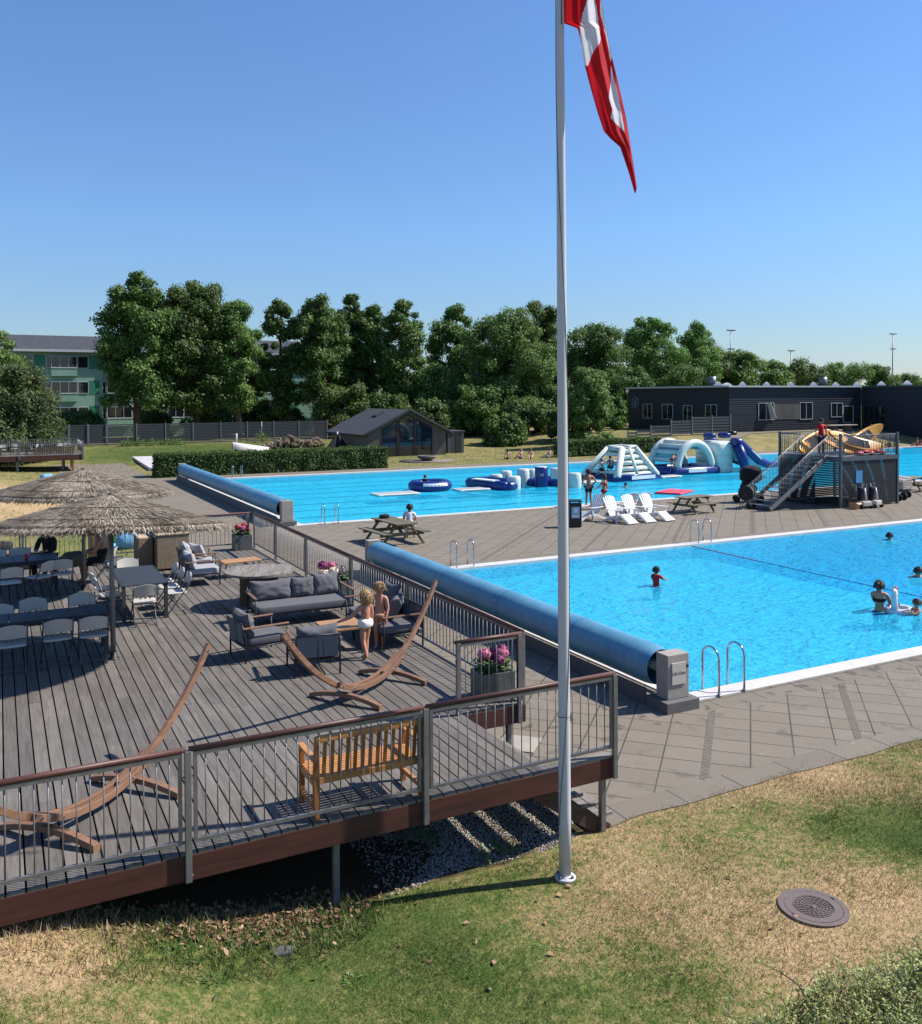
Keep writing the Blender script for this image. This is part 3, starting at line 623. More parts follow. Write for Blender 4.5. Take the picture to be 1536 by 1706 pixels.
def parasol(loc, label, tilt, proto=[None]):
    if proto[0] is not None:
        t = copy_tree(proto[0], loc, 1.1, label)
        t.rotation_euler = (tilt[0], tilt[1], 1.1); return t
    t = thing('thatched_parasol', label, 'parasol', loc, 0, 'thatched parasols'); t.rotation_euler = (tilt[0], tilt[1], 0)
    R, z0, z1 = 1.92, 2.26, 2.79
    rng = np.random.default_rng(11); N = 38000
    m = MB(); m.lathe([(0,z1-.06),(.3,z1-.14),(R*.6,z1-.36),(R-.06,z0-.01),(R-.1,z0-.05),(R*.5,z1-.46),(0.02,z1-.2)], n=48, cap=False); cn = m.build('canopy', M['thatch_in'], t)
    r0 = R*np.sqrt(rng.uniform(.0, .97, N)); a = rng.uniform(0, 2*np.pi, N); ln = rng.uniform(.22, .5, N); r1 = np.minimum(r0+ln*.95, R+rng.uniform(-.08,.05,N))
    zz = lambda r: z1-(z1-z0)*(np.minimum(r, R)/R)**1.08-np.maximum(0, r-R+.03)*1.6
    da = rng.normal(0, .16, N)*np.minimum(1, .35/(r0+.2)); w = rng.uniform(.003,.0075,N); lift0 = rng.uniform(0,.012,N); lift1 = rng.uniform(.008,.05,N)
    p0 = np.stack([r0*np.cos(a), r0*np.sin(a), zz(r0)+lift0], 1); p1 = np.stack([r1*np.cos(a+da), r1*np.sin(a+da), zz(r1)+lift1-np.where(rng.random(N) < .2, .03, 0)], 1)
    tn = np.stack([-np.sin(a), np.cos(a), np.zeros(N)], 1)*w[:,None]
    V1 = np.stack([p0-tn, p0+tn, p1+tn*.6, p1-tn*.6], 1)
    F_ = 7000; a = rng.uniform(0, 2*np.pi, F_); rr = R+rng.uniform(-.1,.03,F_); p0 = np.stack([rr*np.cos(a), rr*np.sin(a), z0+rng.uniform(-.02,.03,F_)], 1)
    dd = rng.uniform(.02,.075,F_); p1 = p0+np.stack([np.cos(a)*rng.uniform(0,.12,F_), np.sin(a)*rng.uniform(0,.12,F_), -dd], 1)+rng.normal(0,.012,(F_,3)); tn = np.stack([-np.sin(a), np.cos(a), np.zeros(F_)], 1)*.006
    V2 = np.stack([p0-tn, p0+tn, p1+tn*.5, p1-tn*.5], 1); V = np.concatenate([V1, V2]).reshape(-1, 3)
    npmesh('thatch', V, np.arange(len(V)).reshape(-1, 4), M['thatch'], t)
    m = MB()
    for r in (.95, 1.55): m.tube([(r*math.cos(q*math.pi/24), r*math.sin(q*math.pi/24), z1-(z1-z0)*(r/R)**1.08+.036) for q in range(48)], .008, 5, True)
    m.build('binding_wire', M['rope_dark'], t)
    m = MB(); m.tube([(0,0,0),(0,0,z1-.05)], .042, 14); m.build('pole', M['galv'], t); m = MB(); m.lathe([(.04,z1-.1),(.05,z1+.0),(.02,z1+.035),(0,z1+.04)], n=12); m.build('top_cap', M['rope_dark'], t)
    m = MB(); m.lathe([(.1,0),(.1,.012),(.06,.016),(.055,.12),(.0,.12)], n=20); m.build('base', M['black_metal'], t)
    m = MB()
    for i in range(8):
        q = i*math.pi/4; m.beam((.04*math.cos(q), .04*math.sin(q), z1-.28), ((R-.15)*math.cos(q), (R-.15)*math.sin(q), z0-.0), .03, .03)
    m.build('rib_frame', M['under'], t); proto[0] = t; return t
pa = parasol((1.69, 16.23, ZD), 'thatched straw parasol nearest to us, its pole beside the near long table', (.005, -.01))
pb = parasol((1.72, 22.5, ZD), 'thatched straw parasol half hidden behind the nearer one', (.01, -.02))
tip_canopy(pa, R_(-7)); tip_canopy(pb, R_(-2.5))

# drum table
t = thing('drum_table', 'round grey cable drum used as a table behind the big sofa', 'table', (4.9, 19.0, ZD))
for nm, z in (('tabletop', .70), ('base', 0)):
    m = MB(); R = .72; rnd = random.Random(2)
    for i in range(7):
        x0 = -R+2*R*i/7+.003; x1 = -R+2*R*(i+1)/7-.003; pts = []
        ys = lambda x: math.sqrt(max(0, R*R-x*x)); xs = [x0+(x1-x0)*q/6 for q in range(7)]
        pts = [(x, -ys(x), z) for x in xs]+[(x, ys(x), z) for x in xs[::-1]]; m.prism(pts, (0,0,.05+rnd.uniform(-.003,.003)))
    m.build(nm, M['grey_wood_y'], t)
m = MB(); n = 16
for i in range(n):
    a = 2*math.pi*i/n; m.box((.38*math.cos(a), .38*math.sin(a), .375), (.03,.145,.648), a)
m.build('core', M['drum_wood'], t); t.rotation_euler = (0, 0, -.35)
# little stool tops / coffee tables
def coffee(loc, rz, L, W, h, label, name='coffee_table'):
    t = thing(name, label, 'table', loc, rz); m = MB(); n = 6
    for i in range(n): m.bx(-L/2, L/2, -W/2+W*i/n+.002, -W/2+W*(i+1)/n-.002, h-.035, h)
    m.build('tabletop', M['tan_wood'], t, bevel=.004)
    for a in (-1, 1):
        for b in (-1, 1): m = MB(); m.tube([(a*(L/2-.06), b*(W/2-.06), h-.035), (a*(L/2-.02), b*(W/2-.03), 0)], .018, 8); m.build('leg', M['black_metal'], t)
    m = MB(); m.bx(-L/2+.06, L/2-.06, -.02, .02, h-.075, h-.036); m.build('rail', M['black_metal'], t)
coffee((5.36, 15.12, ZD), -.03, .74, .74, .40, 'tan wooden coffee table between the sofas and armchairs, beside the children')
coffee((5.3, 22.35, ZD), .1, .95, .5, .40, 'tan wooden coffee table behind the round drum table')
M['mesh_grey'] = plain('grey_mesh_cloth', srgb(112,114,120), .9, .08, 8)
# lounge furniture
def lounge(loc, rz, L, label, name, cat, cush, arms=True, seed=1, mat='cushion', pil=None, depth=.74):
    """seat faces local -Y ; origin at floor centre"""
    t = thing(name, label, cat, loc, rz); hx = L/2; d = depth/2
    for a in (-1, 1):
        m = MB(); m.tube([(a*hx,-d,0),(a*hx,-d,.56)], .016, 8); m.build('leg', M['black_metal'], t)
        m = MB(); m.tube([(a*hx,d,0),(a*hx,d,.42),(a*(hx-.02),d+.06,.66)], .016, 8); m.build('leg', M['black_metal'], t)
        m = MB(); m.bx(a*hx-.03, a*hx+.03, -d-.03, d+.05, .565, .59); m.build('armrest', M['arc_wood'], t, bevel=.008)
        m = MB(); m.tube([(a*hx,-d,.25),(a*hx,d,.25)], .013, 6); m.build('side_rail', M['black_metal'], t)
    m = MB(); m.bx(-hx, hx, -d, -d+.03, .235, .265); m.bx(-hx, hx, d-.03, d, .235, .265); m.bx(-hx+.03, hx-.03, -d+.04, d-.04, .25, .26)
    m.build('seat_frame', M['black_metal'], t)
    m = MB(); m.grid(lambda u, v: (-hx+.03+(2*hx-.06)*u, d+.012+.05*v, .30+.35*v), 6, 3); m.build('back_panel', M['mesh_grey'], t); m = MB(); m.tube([(-hx,d+.06,.66),(hx,d+.06,.66)], .015, 8)
    m.tube([(0,d,.26),(0,d+.06,.66)], .012, 6); m.tube([(-.09,d,.26),(-.09,d+.06,.66)], .009, 6); m.build('back_frame', M['black_metal'], t)
    m = MB(); pillow(m, (0,-.03,.335), (L-.06,depth-.02,.15), seed=seed, e=.22, wob=.03); m.build('seat_cushion', M[mat], t)
    for i, (x, w, h, rz2, tl) in enumerate(cush):
        m = MB(); scatter(m, (x, d-.1, .39+h/2), (w, .24, h), rz2, tl, seed+i+1); m.build('back_cushion', M[mat], t)
    if pil:
        for i, (x, y, z, w, h, r1, r2) in enumerate(pil): m = MB(); scatter(m, (x, y, z), (w, .22, h), r1, r2, seed+9+i, .25); m.build('pillow', M[mat], t)
    return t
lounge((5.3, 17.35, ZD), -.02, 1.95, 'three seat sofa with charcoal cushions in front of the round drum table', 'garden_sofa', 'sofa', [(-.52,.86,.42,.03,-.22),(.12,.5,.42,-.05,-.2),(.6,.56,.46,.08,-.25)], seed=3)
lounge((6.28, 15.42, ZD), -PI/2, 1.9, 'sofa with dark cushions pushed against the pool side railing, behind the children', 'garden_sofa', 'sofa', [(-.28,.62,.56,.06,-.25)], seed=13, pil=[(.35,.1,.62,.6,.46,-.5,-.55)])
lounge((3.93, 15.28, ZD), PI/2+.12, .72, 'charcoal armchair with wooden armrests seen from the side, left of the low tan table', 'armchair', 'armchair', [(0,.66,.42,.0,-.2)], seed=23)
lounge((4.5, 14.05, ZD), PI-.12, .72, 'charcoal armchair with its back to us, beside the wooden hammock stand', 'armchair', 'armchair', [(0,.68,.42,.05,-.15)], seed=33)
lounge((4.25, 21.9, ZD), PI/2, .75, 'black framed armchair with grey cushions at the wicker box, nearer of the pair', 'armchair', 'armchair', [(0,.66,.4,.1,-.2)], seed=43, mat='cushion_light')
lounge((4.38, 23.0, ZD), PI/2, .75, 'black framed armchair with pale cushions at the wicker box, farther of the pair', 'armchair', 'armchair', [(0,.66,.45,-.1,-.3)], seed=53, mat='cushion_light', pil=[(.0,.0,.62,.5,.4,.4,-.5)])
# wicker chest with things on top
k = NT('wicker'); b = k.n('ShaderNodeTexBrick', offset=.5, _Scale=1.0, _Mortar_Size=.006, _Brick_Width=.05, _Row_Height=.022); k.l(k.pos(False, (1,1,1), (R_(90),0,0)), b.inputs['Vector'])
b.inputs['Color1'].default_value = srgb(232,206,170); b.inputs['Color2'].default_value = srgb(200,174,140); b.inputs['Mortar'].default_value = srgb(66,54,42)
k.bump(b.outputs['Fac'], -.7, .01); M['wicker'] = k.set(Base_Color=b.outputs['Color'], Roughness=.75)
t = thing('wicker_chest', 'brown wicker storage chest with shells and cushions laid on its top', 'chest', (3.95, 24.55, ZD), 0)
m = MB(); m.bx(-.4,.42,-.62,.6,.04,.9); m.build('body', M['wicker'], t, bevel=.02)
m = MB(); m.bx(-.42,.44,-.64,.62,.9,.94); m.build('rim', M['wicker'], t, bevel=.015)
m = MB(); m.bx(-.8,-.42,-.2,.6,.0,.82); m.build('side_panel', M['wicker'], t, bevel=.02)
m = MB(); pillow(m, (-.05,.25,.99), (.5,.4,.16), .3, 0, 4); o = m.build('cushion', M['concrete'], None, loc=(3.95,24.55,ZD)); tag(o, 'dull beige cushion lying on top of the wicker chest', 'cushion')
for i, (x, y) in enumerate([(.1,-.4),(.22,-.3),(-.2,-.35),(.3,-.1)]):
    m = MB(); m.ell((0,0,.04), (.06,.045,.045), 10, 6, 1, .4, i); o = m.build('shell', M['concrete'], None, loc=(3.95+x, 24.55+y, ZD+.94)); tag(o, ['pale shell at the front edge of the wicker chest','pale shell behind the front one on the wicker chest','pale shell on the left of the wicker chest top','pale shell on the right of the wicker chest top'][i], 'shell', 'shells on the wicker chest')
t = thing('wooden_screen', 'upright brown board screen behind the seated woman at the far end of the deck', 'screen', (2.42, 26.2, ZD)); m = MB()
for i in range(4): m.bx(-.3+.15*i, -.16+.15*i, -.02, .02, 0, .95)
m.build('boards', M['drum_wood'], t); m = MB(); m.bx(-.3,.29,.021,.06,.15,.22); m.bx(-.3,.29,.021,.06,.7,.77); m.build('batten', M['dark_wood'], t)
t = thing('serving_bench', 'long low dark bench with a grey top along the far end of the deck', 'bench', (-.6, 26.1, ZD)); m = MB(); m.bx(-2.2,1.85,-.25,.25,.02,.42); m.build('base', M['dark_wood'], t, bevel=.01); m = MB(); m.bx(-2.25,1.9,-.3,.3,.42,.46); m.build('top', M['grey_wood'], t, bevel=.006)
# planters with hydrangeas
def planter(loc, w, d, h, rz, label, heads, seed):
    t = thing('planter', label, 'planter', loc, rz); m = MB(); tk = .03
    m.bx(-w/2,w/2,-d/2,-d/2+tk,0,h); m.bx(-w/2,w/2,d/2-tk,d/2,0,h); m.bx(-w/2,-w/2+tk,-d/2+tk,d/2-tk,0,h); m.bx(w/2-tk,w/2,-d/2+tk,d/2-tk,0,h); m.bx(-w/2+tk,w/2-tk,-d/2+tk,d/2-tk,.02,h-.06)
    m.build('box', M['zinc'], t, bevel=.004)
    rng = np.random.default_rng(seed); n = 190
    c0 = np.stack([rng.uniform(-w*.5,w*.5,n), rng.uniform(-d*.42,d*.42,n), h+rng.uniform(-.03,.17,n)], 1); a = rng.uniform(0,6.28,n); u = np.stack([np.cos(a),np.sin(a),rng.uniform(-.4,.6,n)],1)*.06; v = np.stack([-np.sin(a),np.cos(a),np.zeros(n)],1)*.034
    npmesh('foliage', np.stack([c0-u,c0+v,c0+u,c0-v],1).reshape(-1,3), np.arange(4*n).reshape(-1,4), M['weed'], t)
    for x, y, z, r, mt in heads:
        q = rng.normal(0,1,(240,3)); q /= np.linalg.norm(q,axis=1)[:,None]; n_ = q; c0 = np.array([x,y,h+z])+q*r*rng.uniform(.85,1.08,(240,1))*np.array([1,1,.8])
        t1 = np.cross(n_, rng.normal(0,1,(240,3))); t1 /= np.linalg.norm(t1,axis=1)[:,None]; t2 = np.cross(n_, t1); s = .022
        npmesh('flower_head', np.stack([c0-t1*s,c0+t2*s,c0+t1*s,c0-t2*s],1).reshape(-1,3), np.arange(960).reshape(-1,4), M[mt], t)
M['zinc'] = plain('weathered_zinc', srgb(104,108,106), .55, .3, 5, .35, .1)
def petal(nm, a, b):
    k = NT(nm); ri = k.n('ShaderNodeNewGeometry').outputs['Random Per Island']; M[nm] = k.set(Base_Color=k.ramp(ri, [(0, a), (1, b)]), Roughness=.7)
petal('petal_pink', srgb(190,70,110), srgb(226,140,164)); petal('petal_purple', srgb(110,40,84), srgb(180,70,120)); petal('petal_cream', srgb(232,206,170), srgb(248,232,214)); petal('petal_red', srgb(168,40,58), srgb(228,120,116))
planter((6.42, 11.52, ZD), .52, .42, .40, 0, 'square zinc planter with purple and pink hydrangeas at the stair notch', [(-.14,0,.24,.1,'petal_pink'),(.02,.05,.22,.1,'petal_purple'),(.15,-.02,.22,.1,'petal_pink'),(.05,-.1,.16,.09,'petal_purple'),(.2,.08,.25,.09,'petal_purple')], 3)
planter((6.3, 18.45, ZD), .72, .6, .50, 0, 'zinc planter with cream and dark pink hydrangeas behind the big sofa', [(-.12,.1,.3,.12,'petal_purple'),(.08,.12,.27,.12,'petal_pink'),(-.18,-.12,.16,.12,'petal_cream'),(.02,-.15,.2,.12,'petal_cream'),(.22,-.08,.2,.12,'petal_cream'),(-.05,-.25,.08,.09,'petal_cream')], 4)
planter((6.28, 26.25, ZD), .5, .42, .44, 0, 'small zinc planter with pink and red flowers in the far corner of the deck', [(-.1,0,.22,.11,'petal_red'),(.1,.05,.25,.11,'petal_red'),(.02,-.08,.18,.1,'petal_pink'),(.16,-.05,.17,.09,'petal_red')], 5)

# hammock stands
def hammock(c, ang, half, label, proto=[None], tips=(1.28, 1.35)):
    if proto[0] is not None: return copy_tree(proto[0], c, ang, label, 'wooden hammock stands')
    t = thing('hammock_stand', label, 'hammock stand', c, ang, 'wooden hammock stands')
    zf = lambda x: .13+1.17*(abs(x)/half)**2.05
    def arc(x0, x1, yo, w=.055, hgt=.075, nm='arc_beam', dz=0):
        m = MB(); n = 22; vs = []; fs = []
        for i in range(n+1):
            x = x0+(x1-x0)*i/n; sl = (zf(x+.01)-zf(x-.01))/.02; nx_ = -sl/math.hypot(1,sl); nz = 1/math.hypot(1,sl)
            for (a, b) in ((-w/2,-hgt/2),(w/2,-hgt/2),(w/2,hgt/2),(-w/2,hgt/2)): vs.append((x+nx_*b, yo+a, zf(x)+dz+nz*b))
        for i in range(n):
            for q in range(4): r = (q+1) % 4; fs.append((i*4+q, i*4+r, (i+1)*4+r, (i+1)*4+q))
        fs += [(3,2,1,0), (n*4, n*4+1, n*4+2, n*4+3)]; m.add(vs, fs); m.build(nm, M['arc_wood'], t, bevel=.006)
    arc(.35, half, 0); arc(-half, -.35, 0); arc(-.85, .85, .062); arc(-.85, .85, -.062)
    for x in (-.62, .62):
        m = MB(); n = 12; vs = []; fs = []
        for i in range(n+1):
            y = -.62+1.24*i/n; z = .035+.085*(1-(y/.62)**2)
            for a, b in ((-.04,-.032),(.04,-.032),(.04,.032),(-.04,.032)): vs.append((x+a, y, z+b-.0))
        for i in range(n):
            for q in range(4): r = (q+1) % 4; fs.append((i*4+q, i*4+r, (i+1)*4+r, (i+1)*4+q))
        fs += [(0,1,2,3), (n*4+3, n*4+2, n*4+1, n*4)]; m.add(vs, fs); m.build('foot', M['arc_wood'], t, bevel=.006)
    m = MB()
    for x in (-.78,-.5,.5,.78): m.tube([(x,-.1,zf(x)),(x,.1,zf(x))], .013, 8)
    for x in (-half+.06, half-.06): m.tube([(x,-.036,zf(x)),(x,.036,zf(x))], .014, 8)
    m.build('bolt', M['chrome'], t); proto[0] = t; return t
hammock((4.92, 12.62, ZD), math.atan2(2.2, 3.26), 1.97, 'curved wooden hammock stand between the armchairs and the stair notch, nothing hung in it')
hammock((.86, 10.25, ZD), math.atan2(1.55, 1.75), 1.97, 'curved wooden hammock stand behind the near railing at the left')

# teak bench
t = thing('garden_bench', 'slatted golden teak bench standing with its back against the near railing', 'bench', (3.5, 9.25, ZD), 0)
W = 1.2; hx = W/2
for s in (-1, 1):
    m = MB(); m.beam((s*hx,-.26,0),(s*hx,-.24,.42),.055,.055,(0,1,0)); m.beam((s*hx,-.24,.42),(s*hx,-.31,.88),.055,.055,(0,1,0)); m.build('leg', M['teak_v'], t, bevel=.005)
    m = MB(); m.beam((s*hx,.24,0),(s*hx,.24,.60),.055,.055,(0,1,0)); m.build('leg', M['teak_v'], t, bevel=.005)
    m = MB(); m.bx(s*hx-.035,s*hx+.035,-.25,.29,.605,.635); m.build('armrest', M['teak'], t, bevel=.008)
    m = MB(); m.bx(s*hx-.02,s*hx+.02,-.21,.21,.34,.405); m.build('side_rail', M['teak'], t, bevel=.004); m = MB(); m.bx(s*hx-.02,s*hx+.02,-.22,.21,.1,.15); m.build('foot_rail', M['teak'], t, bevel=.004)
m = MB(); m.bx(-hx+.03,hx-.03,.225,.255,.33,.405); m.build('front_rail', M['teak'], t, bevel=.004)
m = MB(); m.bx(-hx+.03,hx-.03,-.262,-.232,.37,.44); m.build('back_rail', M['teak'], t, bevel=.004)
m = MB()
for i in range(8): m.bx(-hx-.01,hx+.01,-.215+.062*i,-.215+.062*i+.048,.41,.43)
m.build('seat', M['teak'], t, bevel=.004)
m = MB(); m.beam((-hx-.02,-.312,.865),(hx+.02,-.312,.865),.035,.075); m.build('top_rail', M['teak'], t, bevel=.01)
for i in range(13):
    x = -hx+.085+i*(W-.17)/12; m = MB(); m.beam((x,-.252,.44),(x,-.306,.83),.042,.014,(0,1,0)); m.build('slat', M['teak_v'], t, bevel=.003)
# ------------------------------------------------------------------ flagpole and flag
PB = P(941.5, 1464, H(5.5, 8.3)); PB.z = H(PB.x, PB.y); pdep = (PB-CAM).dot(FW)
PT = PD(930.8, -330, pdep); plean = (PT-PB).normalized()
M['pole_grey'] = plain('grey_painted_pole', srgb(208,208,209), .35, .06, 3, 0, .03)
t = thing('flagpole', 'tall pale grey flagpole standing on the lawn in front of the deck', 'flagpole', PB)
m = MB(); D_ = PT-PB; L = D_.length; m.tube([D_*q for q in (0,.06,.15,.3,.5,.75,1)], [.069,.068,.065,.060,.054,.047,.04], 28); m.build('pole', M['pole_grey'], t)
m = MB(); m.lathe([(.118,.0),(.118,.03),(.11,.036),(.07,.036),(.07,.06)], n=32); m.build('base_flange', M['pole_grey'], t)
for i in range(4):
    a = .4+i*math.pi/2; m = MB(); m.lathe([(.018,.036),(.018,.06),(.012,.066)], (.095*math.cos(a), .095*math.sin(a), 0), 6, False); m.build('bolt', M['galv'], t)
m = MB(); m.ell(tuple(D_), (.07,.07,.06), 16, 10); m.build('finial', M['pole_grey'], t)
m = MB(); pts = []
for i in range(90):
    q = i/89*.93+.05; a = 2.2+2.6*math.sin(q*5.2)+q*3; r = .073-.03*q; pts.append(D_*q+Vector((math.cos(a)*r, math.sin(a)*r, 0)))
m.tube(pts, .0035, 5); m.build('halyard', M['rope_dark'], t)
m = MB(); q = .15; m.tube([D_*q+Vector((.067*math.cos(a*.4), .067*math.sin(a*.4), .002*a)) for a in range(16)], .006, 6, True); m.box(tuple(D_*q+RT*.075), (.02,.02,.09)); m.build('cleat', M['galv'], t)
# flag: a cloth hung from its hoist, folded on itself; colours follow the cross as the folds show it
FLL = [(-150,933),(37,934),(47,962),(62,966),(109,974),(147,984),(189,996),(219,1006),(232,1018),(245,1033),(283,1046),(310,1054),(322,1057.5)]
FRR = [(-150,1000),(0,1002),(32,1007),(96,1020),(155,1034),(191,1042),(239,1050),(279,1056),(313,1061),(322,1059)]
def itp(tab, y):
    if y <= tab[0][0]: return tab[0][1]
    for (a, b), (c, d) in zip(tab, tab[1:]):
        if y <= c: return b+(d-b)*(y-a)/(c-a)
    return tab[-1][1]
Z_ = lambda pts: [(880+x/5.018, y/5.018) for x, y in pts]
WHITE = [Z_([(520,-80),(545,-80),(570,60),(605,330),(598,360),(540,440),(498,552),(470,545),(440,350),(432,250),(452,120),(480,40)]), Z_([(605,-80),(612,-40),(625,60),(660,220),(705,470),(690,520),(655,330),(600,100)]), Z_([(692,540),(712,640),(755,800),(778,930),(806,1105),(740,1040),(688,985),(705,915),(672,820),(690,690)])]
def pip(x, y, pg):
    c = False; n = len(pg)
    for i in range(n):
        (x1, y1), (x2, y2) = pg[i], pg[i-1]
        if (y1 > y) != (y2 > y) and x < (x2-x1)*(y-y1)/(y2-y1)+x1: c = not c
    return c
NU, NV = 70, 260; m = MB(); vs = []; px = []
for j in range(NV+1):
    y = -150+472*j/NV; xl, xr = itp(FLL, y), itp(FRR, y)
    for i in range(NU+1):
        u = i/NU; x = xl+(xr-xl)*u; w = (xr-xl)/70
        dpt = .085*math.sin(u*7.5+.7*math.sin(y*.011))*w+.04*math.sin(u*17+y*.012)*w+.02*mnoise.noise(Vector((u*5, y*.025, 0)))
        vs.append(PD(x, y, pdep+dpt-.02)); px.append((x, y))
fs = [(j*(NU+1)+i, j*(NU+1)+i+1, (j+1)*(NU+1)+i+1, (j+1)*(NU+1)+i) for j in range(NV) for i in range(NU)]
for f in fs:
    x = sum(px[q][0] for q in f)/4; y = sum(px[q][1] for q in f)/4; m.cm = 1 if any(pip(x, y, w) for w in WHITE) else 0
    m.f.append(f); m.sm.append(True); m.mi.append(m.cm)
m.v = [tuple(v-PB) for v in vs]
def flagcloth(nm, c):
    k = NT(nm); n = k.noise(k.pos(), 900, 2); k.bump(n, .1, .002); tr = k.n('ShaderNodeBsdfTranslucent'); tr.inputs[0].default_value = c; mx = k.n('ShaderNodeMixShader'); mx.inputs[0].default_value = .35
    k.l(k.b.outputs[0], mx.inputs[1]); k.l(tr.outputs[0], mx.inputs[2]); k.l(mx.outputs[0], k.out.inputs[0]); return k.set(Base_Color=c, Roughness=.8, Specular_IOR_Level=.2)
fl = thing('flag', 'red flag with a white cross hanging limp from the tall grey pole', 'flag', PB)
o = m.build('cloth', [flagcloth('flag_red', srgb(208,34,44)), flagcloth('flag_white', srgb(236,234,240))], fl)
hl = MB(); a_ = PD(934.5, -150, pdep-.05)-PB; b_ = PD(935.5, 40, pdep-.05)-PB; hl.tube([a_, b_], .006, 6); hl.build('hoist_rope', M['rope_dark'], fl)

# ------------------------------------------------------------------ manhole, pool rollers
M['iron'] = plain('brown_cast_iron', srgb(118,104,98), .75, .14, 14, .2, .25, 80)
t = thing('manhole_cover', 'round brown cast iron manhole cover set in the dry lawn', 'manhole cover', (MANH.x, MANH.y, H(MANH.x, MANH.y)+.004), .3); t.scale = (.88,.88,1); t.rotation_euler = (Matrix.Rotation(R_(.8), 3, FW) @ Matrix.Rotation(.3, 3, 'Z')).to_euler()
m = MB(); m.lathe([(.40,-.03),(.40,.012),(.335,.012),(.33,.006)], n=56, smooth=False, cap=False); m.build('ring', M['iron'], t)
m = MB(); m.lathe([(.328,-.01),(.328,.013),(.235,.013),(.232,.007),(.0,.007)], n=56, smooth=False, cap=False)
for r in (.06,.095,.13,.165,.2):
    n = int(r*130)
    for i in range(n):
        a = 6.283*i/n; m.box((r*math.cos(a), r*math.sin(a), .0105), (.022,.012+.0*r,.008), a)
for r in (.04,.0775,.112,.147,.183,.222): m.tube([(r*math.cos(a*.1309), r*math.sin(a*.1309), .011) for a in range(48)], .0045, 5, True)
m.lathe([(.035,.005),(.03,.015),(0,.015)], n=20); m.build('lid', M['iron'], t)
for a in (2.9, -.25): m = MB(); m.box((.345*math.cos(a), .345*math.sin(a), .0135), (.05,.022,.004), a+1.57); m.build('lifting_slot', M['black_plastic'], t)
k = NT('blue_cover'); p = k.pos(False, (1,.35,1)); n = k.noise(p, 2.2, 5, .6); w = k.noise(k.pos(False, (1,6,1)), 2.0, 3); c = k.mix(k.range(n, .3, .7), srgb(108,166,190), srgb(82,138,166)); c = k.mix(k.range(w, .55, .7, 0, .35), c, srgb(146,190,212)); k.bump(w, .4, .03)
M['cover'] = k.set(Base_Color=c, Roughness=.42)
PI_ = math.pi; M['seam_blue'] = plain('blue_webbing', srgb(76,130,164), .6, .1, 6)
def roller(x, y0, y1, zc, r, label, box_near, sign=None, waves=.006, seed=0):
    t = thing('pool_cover_roller', label, 'pool cover', (x, (y0+y1)/2, 0), 0, 'rolled up blue pool covers'); h = (y1-y0)/2
    m = MB(); n = 90
    def f(u, v):
        a = u*2*math.pi; y = -h+.3+(2*h-.6)*v; rr = r*(1+waves*math.sin(y*9)+.012*mnoise.noise(Vector((y*.5, seed, 0)))); rr *= 1-.12*max(0, abs(y)/(h-.3)-.965)/.035
        return (rr*math.cos(a), y, zc+rr*math.sin(a))
    m.grid(f, 36, n); m.build('cover', M['cover'], t)
    for q_ in (-.62,-.2,.22,.64): m = MB(); m.lathe([(r*1.006,-.02),(r*1.012,-.015),(r*1.012,.015),(r*1.006,.02)], n=36, cap=False); so_ = m.build('strap', M['seam_blue'], t); so_.location = (0,q_*h,zc); so_.rotation_euler = (PI_/2,0,0)
    m = MB(); m.tube([(0,-h+.1,zc),(0,h-.1,zc)], .09, 16); m.build('axle', M['galv'], t)
    m = MB(); m.tube([(.42,-h+.35,.28),(.42,h-.3,.28)], .05, 10); m.build('guide_tube', M['coping'], t)
    m = MB(); m.bx(-.36,-.32,-h+.3,h-.3,.02,zc-r+.035); m.build('added_dark_strip', M['dark_concrete'], t)  # dark strip added to close the gap below the roll
    for s, wd in ((-1, box_near), (1, .42)):
        m = MB(); m.bx(-wd/2-.12, wd/2+.12, s*h-.28, s*h+.28, .0, .2); m.build('plinth', M['dark_concrete'], t, bevel=.012)
        m = MB(); m.bx(-wd/2, wd/2, s*h-.15, s*h+.15, .2, zc+.34 if wd > .45 else zc+r); bo = m.build('housing', M['concrete'], t, bevel=.012)
        if s < 0 and sign:
            m = MB(); m.bx(-.15,.15,-h-.17,-h-.151,zc-.17,zc+.2); sg = m.build('sign', M['white_plastic'], t, bevel=.003)
            cu = bpy.data.curves.new('sign_lettering', 'FONT'); cu.body = sign; cu.size = .072; cu.extrude = .001; cu.align_x = 'CENTER'; cu.align_y = 'CENTER'
            to = bpy.data.objects.new('sign_lettering', cu); COL.objects.link(to); to.location = (0, 0, 0); bpy.context.view_layer.update(); lm_ = bpy.data.meshes.new_from_object(to.evaluated_get(bpy.context.evaluated_depsgraph_get())); bpy.data.objects.remove(to); lm_.materials.clear(); lm_.materials.append(M['dark_concrete']); to = bpy.data.objects.new('sign_lettering', lm_); COL.objects.link(to); to.parent = sg; to.location = (0, -h-.1725, zc+.02); to.rotation_euler = (math.pi/2, 0, 0)
            m = MB(); m.lathe([(.026,0),(.026,.02)], n=14); lk = m.build('lock', M['black_plastic'], t); lk.location = (wd/2-.045, -h-.15, zc+.12); lk.rotation_euler = (math.pi/2, 0, 0)
    return t
roller(10.25, 12.05, 25.95, .62, .35, 'blue pool cover roller beside the near pool, next to the deck railing', .47, 'Lille Klaus', .002)
roller(10.72, 36.95, 61.1, .72, .39, 'blue ribbed pool cover roller at the head of the far pool, by the hedge', .50, None, .012, 4)

